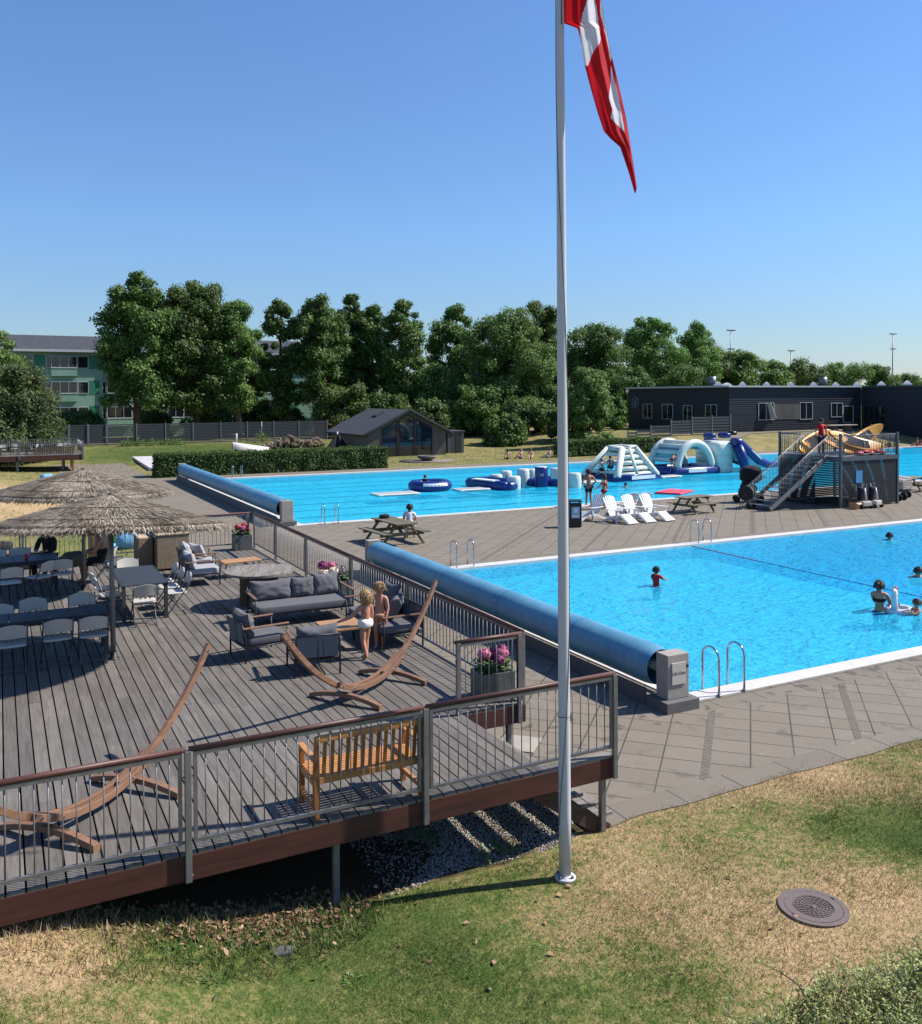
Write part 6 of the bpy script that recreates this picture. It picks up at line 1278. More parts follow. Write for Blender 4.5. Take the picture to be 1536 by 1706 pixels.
tree(T, 'slender pointed tree standing behind the woodpile', 467, 497, 108, 5.4, 'leaf_dark', 4, 'tall', 9500, .14, .26, 44, lump=.25)
tree(T, 'tall twin topped tree in front of the ochre brick wall', 532, 488, 106, 6.6, 'leaf_dark', 5, 'tall', 11000, .25, .26, 50, lump=.25, trunks=2)
tree(T, 'tall narrow tree behind the left end of the dark hut roof', 585, 487, 109, 5.0, 'leaf_dark', 6, 'tall', 9000, .3, .26, 44, lump=.25)
tree(T, 'slim tree above the middle of the dark hut roof', 622, 508, 108, 4.8, 'leaf_dark', 7, 'tall', 8500, .15, .26, 40, lump=.26)
tree(T, 'tall conical tree above the hut, with sky showing on its right', 672, 498, 104, 6.8, 'leaf_dark', 8, 'tall', 12000, .12, .26, 50, lump=.24)
tree(T, 'tree with a ragged crown just right of the gap of sky above the hut', 757, 505, 108, 7.0, 'leaf_mid', 9, 'tall', 12000, .1, .27, 50, lump=.25)
tree(T, 'big rounded light green tree in the middle, left of the flagpole', 845, 516, 96, 10.5, 'leaf_lite', 10, 'oval', 20000, .08, .25, 74, lump=.22)
tree(T, 'dark tree rising behind the big light tree next to the flagpole', 893, 500, 116, 8.5, 'leaf_dark', 11, 'dome', 12000, .2, .29, 46)
tree(T, 'dark tree directly right of the flagpole', 990, 534, 108, 9.5, 'leaf_dark', 12, 'dome', 14000, .08, .28, 54)
tree(T, 'loose feathery tree above the left end of the pavilion roof', 1085, 526, 118, 10.5, 'leaf_mid', 13, 'oval', 15000, .15, .28, 60, lump=.2)
tree(T, 'tree with thin upper twigs to the left of the first floodlight mast', 1160, 536, 122, 9, 'leaf_mid', 14, 'tall', 12000, .1, .28, 50, lump=.22)
tree(T, 'weeping light green tree in front of the dark wood, right of the flagpole', 980, 612, 76, 4.9, 'leaf_lite', 15, 'dome', 13000, .03, .2, 50, lump=.24)
tree(T, 'low tree beside the right edge of the weeping tree and the pavilion', 1026, 662, 88, 2.6, 'leaf_mid', 16, 'oval', 5000, .05, .2, 24)
for i, (px, top, Y, w, mt, lb) in enumerate([(1228,582,130,9,'leaf_mid','tree over the pavilion roof under the first floodlight mast'),(1282,600,140,9,'leaf_mid','rounded tree over the pavilion roof, between the first and second masts'),(1340,598,150,11,'leaf_dark','tree behind the second floodlight mast'),(1412,597,155,12,'leaf_mid','broad domed tree over the pavilion, right of the second mast'),(1466,607,165,10,'leaf_dark','dark tree behind the third floodlight mast'),(1512,622,170,11,'leaf_dark','tree over the pavilion at the right picture edge')]):
    tree('roadside_tree', lb, px, top, Y, w, mt, 30+i, 'dome', 8000, .1, .34, 34, group='trees beyond the pavilion')
tree('fruit_tree', 'rounded bushy grey green tree at the left picture edge, in front of the slat fence', 18, 608, 83, 7.4, 'leaf_olive', 41, 'dome', 15000, .02, .19, 60, group='garden trees at the left', lump=.22)
tree('fruit_tree', 'tree crown at the top left picture edge, beside the apartment roof', -22, 536, 96, 6, 'leaf_mid', 42, 'oval', 8000, .3, .24, 34, group='garden trees at the left')
US = [(575,640,99,6,'shrub filling the gap behind the hut roof'),(640,655,97,6,'shrub behind the hut gable'),(735,600,100,7,'dark shrub right of the hut, under the ragged tree'),(790,640,93,6.5,'dark shrub behind the annex shed'),(880,660,90,6.5,'shaded shrub left of the flagpole, behind the sunbathers'),(925,640,92,6,'shaded shrub behind the flagpole'),(1040,610,100,8,'dark shrub behind the weeping tree'),(1130,600,112,8,'shrub behind the left end of the pavilion'),(715,665,88,4,'small shrub over the annex shed'),(840,690,84,4.5,'low shrub in the dark edge of the wood'),(350,676,112,6,'shrub in front of the apartment block windows'),(255,680,112,4,'shrub at the foot of the tallest tree'),(130,684,110,5,'shrub below the apartment block windows at the left'),(470,680,110,5,'shrub below the slender pointed tree'),(945,680,82,4.5,'shaded shrub behind the hedge right of the flagpole'),(1180,572,132,9,'shrub crown behind the first floodlight mast'),(600,600,116,6,'leafy crown between the twin topped tree and the hut'),(420,610,114,5,'leafy crown behind the smaller lighter tree'),(712,625,112,6,'leafy crown below the gap of sky'),(795,570,114,7,'leafy crown behind the big light tree'),(935,560,118,8,'leafy crown behind the flagpole')]
for i, (px, top, Y, w, lb) in enumerate(US): tree('tall_shrub', lb, px, top, Y, w, 'leaf_dark', 60+i, 'dome', 6500, .0, .25, 30, group='dark undergrowth of the wood')
def hedge(name, label, x0, x1, y0, y1, h, n, seed, zg=0):
    t = thing(name, label, 'hedge', ((x0+x1)/2, (y0+y1)/2, zg), 0, 'clipped hedges'); rng = np.random.default_rng(seed); a, b = (x1-x0)/2, (y1-y0)/2
    A = [2*a*h, 2*a*h*.4, 2*b*h, 2*b*h, 4*a*b]; f = rng.choice(5, n, p=np.array(A)/sum(A)); u = rng.uniform(-1,1,n); v = rng.uniform(0,1,n); Pn = np.zeros((n,3)); N = np.zeros((n,3))
    for k_, (pos, nn) in enumerate(((lambda u,v: (u*a,-b+0*u,v*h),(0,-1,0)),(lambda u,v: (u*a,b+0*u,v*h),(0,1,0)),(lambda u,v: (-a+0*u,u*b,v*h),(-1,0,0)),(lambda u,v: (a+0*u,u*b,v*h),(1,0,0)),(lambda u,v: (u*a,(v*2-1)*b,h+0*u),(0,0,1)))):
        s = f == k_; Pn[s] = np.stack(pos(u[s],v[s]),1); N[s] = nn
    wob = np.array([mnoise.noise(Vector(p)*1.1) for p in Pn]); Pn += N*(rng.uniform(-.22,.06,n)+.14*wob)[:,None]+rng.normal(0,.03,(n,3)); Pn[:,2] = np.maximum(Pn[:,2],.03)
    npmesh('foliage', leafquads(Pn, N, .075, rng), np.arange(4*n).reshape(-1,4), M['leaf_hedge'], t)
    m = MB(); m.bx(-a+.22,a-.22,-b+.22,b-.22,0,h-.2); m.build('branches', M['bark'], t)
hedge('hedge', 'long clipped hedge at the head of the far pool, behind the ribbed roller', 9.5, 26.4, 63.6, 65.6, 1.55, 26000, 1)
hedge('hedge', 'shorter clipped hedge right of the flagpole, behind the climbing pyramid', 44.2, 55.4, 66.6, 68.0, 1.35, 14000, 2, .1)
# shrub close to the viewer
sh = thing('cotoneaster_shrub', 'low spreading small leaved shrub in the bottom right corner, close to the viewer', 'shrub', (6.0, 4.2, .3)); rng = np.random.default_rng(5); pts = []; nn = []; m = MB(); n_tw = 4200
def shtop(x, y): return .66*math.exp(-((x-.7)/2.0)**2-((y)/1.0)**2)+.16*mnoise.noise(Vector((x*1.6,y*1.6,2)))
for i in range(n_tw):
    x = rng.uniform(-2.3,3.2); y = rng.uniform(-1.3,.95); zt = shtop(x,y)
    if zt < .12: continue
    d = np.array([rng.normal(0,.5), rng.normal(.15,.5), rng.uniform(.2,1)]); d /= np.linalg.norm(d); L = rng.uniform(.18,.42); b = np.array([x,y,zt*rng.uniform(.45,1)])-d*L*.6; c = b+d*L; md = (b+c)/2+rng.normal(0,.02,3); m.tube([b,md,c], [.004,.003,.0015], 4)
    for q in np.linspace(.15,1,22): p = (b*(1-q)+c*q); pts.append(p+rng.normal(0,.012,3)); nn.append(rng.normal(0,1,3)+np.array([0,0,.8]))
for tw in (0,1,2,7,8):                                                       # a few long loose shoots
    a = np.array([[-1.55,.35,.25],[-1.3,.5,.3],[-1.0,.3,.4],[.9,.9,.6],[1.5,.7,.75],[.4,.8,.6],[2.0,.6,.8],[-.6,.6,.4],[-1.7,.15,.2]][tw]); d = np.array([rng.normal(0,.4),.5,1.0]); c0 = a.copy(); path = [c0.copy()]
    for s_ in range(8): d = d+np.array([rng.normal(0,.25),rng.normal(.1,.2),-.16]); c0 = c0+d/np.linalg.norm(d)*.075; path.append(c0.copy())
    m.tube(path, [.005]*5+[.0025]*4, 5)
    for p in path[1:]:
        for _ in range(5): pts.append(p+rng.normal(0,.018,3)); nn.append(rng.normal(0,1,3)+np.array([0,0,.6]))
npmesh('foliage', leafquads(np.array(pts), np.array(nn), .0155, rng, .55), np.arange(4*len(pts)).reshape(-1,4), M['leaf_shrub'], sh); m.build('twigs', M['bark'], sh)
# weeds along the fence
for i, px in enumerate((212,232,258,282,300,436)): p = PY(px, 742, 93.6); leafy('fence_weed', ['weed clump at the fence near the gate','tall weed clump second along the fence','weed clump third along the fence','weed clump fourth along the fence','weed clump left of the dark post','climbing weed over the fence behind the woodpile'][i], (p.x, p.y, H(p.x,p.y)), 120, .16, .8, 1.5 if i == 5 else .9, 80+i, M['leaf_mid'], 'weed')

# ------------------------------------------------------------------ buildings
k = NT('dark_glass'); M['glass'] = k.set(Base_Color=(.012,.016,.02,1), Roughness=.04, Specular_IOR_Level=.9)
M['trim_white'] = plain('white_window_frames', srgb(200,202,202), .5, .06, 4)
k = NT('roof_felt'); n = k.noise(k.pos(), 2.2, 6, .65); w = k.n('ShaderNodeTexWave', wave_type='BANDS', bands_direction='Y', _Scale=1.1, _Distortion=.4); k.l(k.pos(), w.inputs['Vector']); k.bump(w.outputs['Fac'], .3, .05)
M['roof'] = k.set(Base_Color=k.mix(k.range(n,.3,.7), srgb(78,78,84), srgb(54,54,60)), Roughness=.85)
def cladding(name, c1, c2, pitch, axis='Z', strength=.6):
    k = NT(name); s = k.n('ShaderNodeSeparateXYZ'); k.l(k.pos(), s.inputs[0]); f = k.math('FRACT', k.math('MULTIPLY', s.outputs[axis], 1/pitch)); n = k.noise(k.pos(False,(1,1,.3)), 1.3, 5, .6)
    e = k.math('LESS_THAN', f, .1); c = k.mix(k.range(n,.3,.7), c1, c2); c = k.mix(k.math('MULTIPLY', e, .55), c, (c2[0]*.3,c2[1]*.3,c2[2]*.3,1)); k.bump(f, strength, .03); return k.set(Base_Color=c, Roughness=.75)
M['green_clad'] = cladding('pale_green_boards', srgb(158,196,176), srgb(142,182,160), .32); M['green_panel'] = plain('deep_green_panel', srgb(52,134,102), .6, .08, 2); M['ochre'] = cladding('ochre_brick', srgb(184,136,84), srgb(160,112,66), .2)
M['vboards'] = cladding('dark_upright_boards', srgb(112,104,98), srgb(84,78,74), .16, 'X'); M['vboards_y'] = cladding('grey_upright_boards', srgb(134,124,112), srgb(108,100,90), .16, 'Y')
M['black_clad'] = plain('black_painted_battens', srgb(44,47,56), .65, .12, 2); M['black_back'] = plain('black_wall_membrane', srgb(22,23,27), .8, .1, 2)
M['fence'] = plain('grey_fence_slats', srgb(66,70,73), .7, .18, 2)
def window(t, cx, cz, w, h, y, panes=2, ax='X', mat='trim_white', fw=.055, dep=.08):
    """frame with one sheet of glass, on a wall facing -Y (ax X) or -X (ax Y)"""
    m = MB()
    def b(a0, a1, z0, z1, d0, d1):
        (m.bx(a0,a1,y-d1,y-d0,z0,z1) if ax == 'X' else m.bx(y-d1,y-d0,a0,a1,z0,z1))
    b(cx-w/2,cx+w/2,cz-h/2,cz-h/2+fw,0,dep); b(cx-w/2,cx+w/2,cz+h/2-fw,cz+h/2,0,dep); b(cx-w/2,cx-w/2+fw,cz-h/2+fw,cz+h/2-fw,0,dep); b(cx+w/2-fw,cx+w/2,cz-h/2+fw,cz+h/2-fw,0,dep)
    for i in range(1, panes): x = cx-w/2+w*i/panes; b(x-fw*.4,x+fw*.4,cz-h/2+fw,cz+h/2-fw,0,dep*.9)
    o = m.build('window', M[mat], t); m = MB(); b(cx-w/2+fw*.9,cx+w/2-fw*.9,cz-h/2+fw*.9,cz+h/2-fw*.9,.004,.03); m.build('pane', M['glass'], o); return o
# green apartment block
YB = 120.0; bz = H(12,YB); t = thing('apartment_block', 'pale green three storey apartment block with white windows behind the trees', 'building', (1.2,YB,bz)); Lb = 39.2; eave = PY(90,583,YB).z-bz; sto = (eave-1.3)/3
m = MB(); m.bx(0,Lb,0,11,0,eave); m.build('wall', M['green_clad'], t)
m = MB(); rz_ = PY(90,559,YB+5.5).z-bz; m.prism([(-.6,-.7,eave+.02),(-.6,5.5,rz_),(-.6,11.7,eave+.02)], (Lb+1.2,0,0)); m.build('roof', M['roof'], t)
m = MB(); m.bx(-.6,Lb+.6,-.75,-.7,eave-.25,eave+.05); m.build('gutter', M['trim_white'], t)
for sI in range(3):
    z = 1.55+sI*sto+sto*.45; x = .3
    window(t, x+1.1, z, 2.3, 1.45, -.004, 2); m = MB(); m.bx(x+2.4,x+3.6,-.03,-.004,z-.85,z+.85); m.build('panel', M['green_panel'], t); x += 3.75
    while x < Lb-5:
        window(t, x+.2, z, .42, 1.5, -.004, 1); m = MB(); m.bx(x+.5,x+3.4,-.4,-.004,z-sto*.45-.3,z-.76); m.build('bay', M['green_clad'], t)
        m = MB(); m.bx(x+.45,x+3.45,-.45,-.004,z-.755,z-.70); m.build('sill', M['trim_white'], t); window(t, x+1.95, z+.02, 2.9, 1.44, -.3, 3); window(t, x+4.1, z, 1.2, 1.45, -.004, 1)
        m = MB(); m.bx(x+4.8,x+5.95,-.03,-.004,z-.85,z+.85); m.build('panel', M['green_panel'], t); x += 6.3
p0 = PY(541,605,124); p1 = PY(573,700,124); t = thing('brick_building', 'ochre brick building glimpsed between the trunks left of the hut', 'building', (p0.x,124,H(p0.x,124))); w_ = p1.x-p0.x; h_ = p0.z-H(p0.x,124)
m = MB(); m.bx(0,w_+3,0,6,0,h_); m.build('wall', M['ochre'], t); m = MB(); m.bx(-.2,w_+3.2,-.2,6.2,h_+.003,h_+.3); m.build('roof', M['roof'], t)
for z in (1.6,4.4): window(t, w_*.7, z, .8, 1.2, -.004, 1)
# dark hut
hx0, hx1, hy0, hy1 = 29.4, 37.3, 75.7, 85.2; zg = H(33,76); zw = PY(745,716,hy0).z; zr = PY(679.6,682,hy0).z; xr = PY(679.6,682,hy0).x
t = thing('dark_hut', 'dark timber hut with a pitched roof and a big glazed gable beyond the far pool', 'hut', (0,0,0))
m = MB(); m.prism([(hx0,hy0,zg-.3),(hx1,hy0,zg-.3),(hx1,hy0,zw),(xr,hy0,zr-.1),(hx0,hy0,zw)], (0,.12,0)); m.build('wall', M['vboards'], t)
m = MB(); m.bx(hx0,hx0+.12,hy0+.125,hy1,zg-.3,zw); m.build('wall', M['vboards_y'], t); m = MB(); m.bx(hx1-.12,hx1,hy0+.125,hy1,zg-.3,zw); m.build('wall', M['vboards_y'], t); m = MB(); m.bx(hx0+.13,hx1-.13,hy1-.12,hy1,zg-.3,zw); m.build('wall', M['vboards'], t)
ov = .55
for s, xe in ((-1,hx0-ov),(1,hx1+ov)):
    ze = zr-(zr-zw)*(abs(xe-xr)/abs((hx0 if s < 0 else hx1)-xr)); m = MB(); pts = [(xr,hy0-.45,zr),(xe,hy0-.45,ze),(xe,hy0-.45,ze-.12),(xr,hy0-.45,zr-.12)]; m.prism(pts if s > 0 else pts[::-1], (0,hy1-hy0+.9,0)); rf = m.build('roof', M['roof'], t)
    m = MB(); m.beam((xr,hy0-.47,zr+.01),(xe,hy0-.47,ze+.01),.04,.16); m.build('barge_board', M['fence'], rf)
rl = MB(); rl.beam((xr-1.5,hy0+4.6,zr-1.5*(zr-zw)/(xr-hx0)+.07),(xr-.7,hy0+4.6,zr-.7*(zr-zw)/(xr-hx0)+.07),.1,1.2,(0,1,0)); rl.build('skylight', M['fence'], rf)
for a, b in ((636.5,661),(665,689.5),(693.5,719)):
    xa, xb = PY(a,740,hy0).x, PY(b,740,hy0).x; zt = lambda x: zr-.5-(zr-zw)*abs(x-xr)/(hx1-xr); m = MB(); fwd_ = .05
    pg = [(xa,zg+.05),(xb,zg+.05),(xb,zt(xb)),(xa,zt(xa))] if not (xa < xr < xb) else [(xa,zg+.05),(xb,zg+.05),(xb,zt(xb)),(xr,zt(xr)),(xa,zt(xa))]
    for q in range(len(pg)): u, v = pg[q], pg[(q+1) % len(pg)]; m.beam((u[0],hy0-.03,u[1]),(v[0],hy0-.03,v[1]),.06,.08,(0,1,0))
    m.beam((xa,hy0-.03,zg+2.1),(xb,hy0-.03,zg+2.1),.05,.07,(0,1,0)); wo = m.build('window', M['black_back'], t); m = MB(); m.prism([(x,hy0-.012,z) for x,z in pg], (0,.006,0)); m.build('pane', M['glass'], wo)
a0, a1 = PY(745.7,740,77.2).x, PY(772.7,740,77.2).x; t = thing('annex_shed', 'small dark green shed against the right side of the hut', 'shed', (a0,77.2,H(a0,77))); hz = PY(760,719,77.2).z-H(a0,77)
m = MB(); m.bx(.5,a1-a0,0,3,0,hz); m.build('wall', M['vboards'], t); m = MB(); m.bx(0.02,.49,.02,2.9,0,hz-.02); m.build('side_panel', M['fence'], t); m = MB(); m.bx(-.1,a1-a0+.1,-.12,3.1,hz+.003,hz+.09); m.build('roof', M['roof'], t); m = MB(); m.bx(.8,a1-a0-.3,-.04,-.003,.1,hz-.25); m.build('door', M['green_dark'] if 'green_dark' in M else M['slat_dark'], t)
# pavilion
PX_, PYF, PYL, PXR = 72.0, 75.2, 93.0, 93.4; zb = H(80,74)-1.2; zt = PY(1300,646,PYF).z; t = thing('dark_pavilion', 'long low black clad pavilion with a flat roof and skylights behind the right lawn', 'building', (0,0,0))
def PX(x, y, X): d = ray(x, y); return CAM+d*(X/d.x)
m = MB(); m.bx(PX_,PXR,PYF,PYF+.1,zb,zt); n = int((zt-zb)/.24)
for i in range(n): z = zb+.24*i; m.bx(PX_,PXR,PYF-.09,PYF-.002,z,z+.15)
m.build('wall', M['black_clad'], t)
m = MB(); m.bx(PX_,PX_+.1,PYF+.105,PYL,zb,zt); n_ = n
for i in range(n): z = zb+.24*i; m.bx(PX_-.04,PX_-.002,PYF,PYL,z,z+.15)
m.build('wall', M['black_clad'], t)
m = MB(); m.bx(PXR,PXR+.1,55,PYF-.06,zb-.5,zt); 
for i in range(n): z = zb+.24*i; m.bx(PXR-.04,PXR-.002,55,PYF-.1,z,z+.15)
m.build('wall', M['black_clad'], t)
m = MB(); m.bx(PX_-.3,PXR+8,PYF-.35,PYL+.3,zt+.003,zt+.2); m.bx(PXR-.3,PXR+8,54.6,PYF-.352,zt+.003,zt+.2); rf = m.build('roof', M['fence'], t)
m = MB(); m.bx(PX_-.34,PX_-.301,PYF-.4,PYL+.34,zt+.06,zt+.26); m.bx(PX_-.3,PXR-.31,PYF-.4,PYF-.352,zt+.06,zt+.22); m.build('fascia', M['trim_white'], rf)
for i, px in enumerate((1196,1211,1237,1277,1317,1355,1392,1427,1468,1511)):
    Yd = 78.5 if px < 1440 else 76.5-(px-1440)*.12; Yd = 84 if px == 1211 else Yd; p = PY(px,650,Yd); m = MB(); rr = .72 if px != 1211 else 1.15; m.lathe([(rr,0),(rr*.9,.12),(rr*.45,.42),(rr*.12,.52),(0,.53)], (p.x,Yd,zt+.2), 4, False); m.build('skylight', M['trim_white'], rf)
for px, Yd in ((1186,82),(1371,80)): p = PY(px,640,Yd); m = MB(); m.tube([(p.x,Yd,zt+.2),(p.x,Yd,zt+1.4)], .5, 14); m.build('vent_stack', M['galv'], rf)
def wpx(x0, x1, y0, y1, panes=2):
    a, b = PY(x0,y1,PYF), PY(x1,y0,PYF); return window(t, (a.x+b.x)/2, (a.z+b.z)/2, b.x-a.x, b.z-a.z, PYF-.093, panes)
wo = wpx(1262,1288,671,700,2); wpx(1331,1352,670,699,2); wpx(1383,1402,671,695,2); dr = wpx(1403,1420,676,704,1); dr.name = 'door'
a, b = PY(1288.5,699,PYF), PY(1330.5,673,PYF); m = MB(); m.bx(a.x,b.x,PYF-.14,PYF-.092,a.z,b.z); m.build('panel', M['vboards'], t)
a = PY(1275,672,PYF); m = MB(); m.beam((a.x+.2,PYF-.15,a.z),(a.x+.7,PYF-.55,a.z-1.75),.9,.05,(1,0,0)); m.build('sash', M['trim_white'], wo)
for x0, x1, y0, y1, nm in ((1072,1087,673,697,'window'),(1104,1122,673,698,'window'),(1139,1154,675,706,'door'),(1176,1195,674,700,'window')):
    a, b = PX(x0,y1,PX_), PX(x1,y0,PX_); o = window(t, (a.y+b.y)/2, (a.z+b.z)/2, abs(a.y-b.y), b.z-a.z, PX_-.042, 2, 'Y'); o.name = nm
a, b = PX(1439,707,PXR), PX(1476,676,PXR); o = window(t, (a.y+b.y)/2, (a.z+b.z)/2, abs(a.y-b.y), b.z-a.z, PXR-.042, 4, 'Y', 'fence'); o.name = 'door'
c = PX(1059.5,671,PX_); M['emblem'] = plain('pale_grey_emblem', srgb(120,132,140), .6, .06, 3); m = MB()
cy_, cz_ = c.y, c.z; R1 = .72
for r_ in (R1, R1*.78): m.tube([(PX_-.07,cy_+r_*1.0*math.cos(q*.1309),cz_+r_*math.sin(q*.1309)) for q in range(48)], .05, 6, True)
for (y0,y1,z0,z1) in ((-.3,.3,-.28,-.2),(-.3,-.2,-.2,.12),(.2,.3,-.2,.12),(-.12,.12,-.2,.14),(-.28,.28,.22,.32),(-.2,.2,-.42,-.34)): m.bx(PX_-.1,PX_-.05,cy_+y0,cy_+y1,cz_+z0,cz_+z1)
m.build('emblem', M['emblem'], t)
for i, (px, lb) in enumerate(((1388,'grey thick legged table on the pavilion lawn, left of the two'),(1412,'grey thick legged table on the pavilion lawn, right of the two'))):
    p = PY(px,708,71.0); z = H(p.x,71); q = thing('outdoor_table', lb, 'table', (p.x,71,z), 0, 'tables in front of the pavilion'); m = MB(); m.bx(-1.1,1.1,-.5,.5,.95,1.05); m.build('tabletop', M['concrete'], q, bevel=.02); m = MB(); m.bx(-.45,.45,-.3,.3,0,.95); m.build('leg', M['fence'], q, bevel=.02)
p = PY(1220,722,72.5); m = MB(); m.lathe([(.45,0),(.5,.15),(.42,.38),(.2,.42)], n=18); o = m.build('planter', M['black_plastic'], None, loc=(p.x,72.5,H(p.x,72.5))); tag(o, 'round black planter at the corner of the pavilion', 'planter')
m = MB(); 
def pathpt(u): q = [(58.5,64.2),(63,66.5),(67.5,70.5),(73,73.4),(84,73.9),(92.9,73.6)]; f = u*5; i = min(4,int(f)); w_ = f-i; return q[i][0]*(1-w_)+q[i+1][0]*w_, q[i][1]*(1-w_)+q[i+1][1]*w_
m.grid(lambda u, v: (pathpt(u)[0], pathpt(u)[1]+(v-.5)*1.5, H(pathpt(u)[0], pathpt(u)[1]+(v-.5)*1.5)+.05), 40, 3); tag(m.build('path', M['tile_s'], None), kind='structure')

# ------------------------------------------------------------------ fences, masts, odds and ends
def slatfence(label, pts, Y, hs, pitch=.16, post='galv', name='slat_fence', zb=None, gates=()):
    t = thing(name, label, 'fence', (0,Y,0), 0, 'grey slat fences')
    for i, (a, b) in enumerate(zip(pts, pts[1:])):
        z0 = H(a,Y); h = hs[i] if isinstance(hs, (list,tuple)) else hs; z0 = zb[i] if zb else z0; z1 = h if zb else z0+h; m = MB(); z = z0+.08
        while z < z1-.1: m.bx(a+.06,b-.06,-.015,.015,z,z+pitch*.72); z += pitch
        m.build('gate' if i in gates else 'slat_panel', M['fence'], t)
    for i, a in enumerate(pts):
        z0 = H(a,Y); k_ = min(i,len(pts)-2); h = hs[k_] if isinstance(hs,(list,tuple)) else hs; z1 = h if zb else z0+h; w = .09 if i in gates or (i-1) in gates else .055; m = MB(); m.bx(a-w,a+w,-w,w,min(z0,zb[k_]) if zb else z0-.2,z1+.05); m.build('post', M[post], t)
xs = [PY(q,735,95).x for q in (-40,5,50,101,115,147,178,228,276,322,368,412,456,498,545)]
slatfence('long grey slat fence with a gate in front of the apartment block', xs, 95, 2.15, gates=(4,5))
xs = [PY(q,725,73.2).x for q in (1046,1061,1084,1118,1153,1186,1217)]; tops = [PY(1060,718,73.2).z,PY(1072,717,73.2).z,PY(1100,709,73.2).z,PY(1130,700,73.2).z,PY(1170,694,73.2).z,PY(1200,692,73.2).z]
slatfence('stepped grey slat fence climbing to the corner of the pavilion', xs, 73.2, tops, .3, zb=[H(x,73.2)-.2 for x in xs])
def mast(px, top, Y, label, mid=None):
    p = PY(px, top, Y); t = thing('floodlight_mast', label, 'floodlight', (p.x,Y,0), 0, 'floodlight masts on the sky line'); k_ = Y/190
    m = MB(); m.tube([(0,0,0),(0,0,p.z)], [.22*k_,.12*k_], 8); m.build('mast', M['galv'], t)
    for zc, w in [(p.z,1.25)]+([(mid,.9)] if mid else []):
        m = MB(); m.tube([(-w,0,zc),(w,0,zc)], .07*k_, 6); m.build('cross_arm', M['galv'], t)
        for q in (-w,-w*.4,w*.4,w): m = MB(); m.box((q,-.2,zc+.12),(.5*k_,.5*k_,.22*k_)); m.build('lamp', M['black_plastic'], t)
mast(1217,551,190,'floodlight mast above the trees at the left end of the pavilion', PY(1218,582,190).z); mast(1317.5,585,230,'slim floodlight mast in the middle of the sky line over the pavilion'); mast(1487,557,190,'floodlight mast with two arms near the right picture edge', PY(1487,582,190).z)
# far decking with railing and furniture
E2 = (5.6,72.7); Z2 = 1.25; t = thing('far_decking', 'raised timber decking at the left picture edge with chairs behind a steel railing', 'deck', (0,0,0)); m = MB()
for i in range(80): m.bx(5.6-.165*(i+1)+.008,5.6-.165*i,72.7,78.5,Z2-.03,Z2)
m.build('deck_boards', M['deck'], t)
for a, b in (((-7.6,72.73),(5.6,72.73)),): m = MB(); m.bx(a[0],b[0],72.7,72.76,Z2-.4,Z2-.032); m.build('edge_beam', M['beam'], t)
m = MB(); m.bx(5.54,5.6,72.77,78.5,Z2-.4,Z2-.032); m.build('edge_beam', M['beam'], t)
for x, y in ((4.9,73.1),(4.3,74.5),(5.0,76),(1.2,73.1),(-2.4,73.1),(4.6,78),(-6,73.1)): m = MB(); m.bx(x-.07,x+.07,y-.07,y+.07,H(x,y)-.2,Z2-.41); m.build('leg', M['tan_wood'] if x > 4 else M['galv'], t)
railing('far_railing', 'front railing of the far decking at the left picture edge', (5.6,72.68), (-7.5,72.68), [.05,4.3,8.6,12.9], 'railings of the far decking', False, z0=Z2, bal=.14); railing('far_railing', 'side railing of the far decking towards the paving', (5.62,78.4), (5.62,72.75), [.05,5.6], 'railings of the far decking', False, z0=Z2, bal=.14); railing('far_railing', 'rear railing of the far decking, under the bushy tree', (5.5,78.5), (-7.5,78.5), [.05,4.3,8.6,12.9], 'railings of the far decking', False, z0=Z2, bal=.14)
for i, (x0, x1) in enumerate(((-6.5,.2),(2.3,5.0))):
    q = thing('timber_screen', ['low slatted timber screen on the far decking, at the picture edge','low slatted timber screen on the far decking, near its corner'][i], 'screen', (x0,72.95,Z2), 0, 'screens on the far decking'); m = MB(); k_ = 0
    while x0+k_*.16 < x1: m.bx(k_*.16,k_*.16+.12,-.02,.02,.05,.62); k_ += 1
    m.build('slats', M['drum_wood'], q); m = MB(); m.bx(0,k_*.16,.021,.05,.5,.56); m.build('batten', M['dark_wood'], q)
for i, (x, y, a) in enumerate(((.2,73.9,2.9),(1.0,75.4,.2),(2.3,74.0,1.2),(3.1,74.2,-1.3),(4.0,74.6,.4),(-.8,74.6,1.5),(4.6,75.6,2.6))): folding_chair((x,y,Z2), a, ['white chair on the far decking at the picture edge','white chair on the far decking turned away, behind the first','white chair on the far decking left of the dark table','white chair on the far decking right of the dark table','white chair on the far decking near the corner screen','white chair on the far decking, leftmost','white chair on the far decking by the side railing'][i], 'white chairs on the far decking')
table((2.7,74.9,Z2), 1.8, .9, .1, 'dark table among white chairs on the far decking')
# white shallow basin slab by the hedge
a = [P(218,763),P(262,763),P(268,797),P(250,783)]; m = MB(); m.prism([tuple(q) for q in (P(217,763,.02),P(249,784,.02),P(300,784,.02),P(268,763,.02))], (0,0,.22)); o = m.build('white_slab', M['coping'], None, bevel=.02); tag(o, 'flat white slab lying at the left end of the long hedge', 'slab')
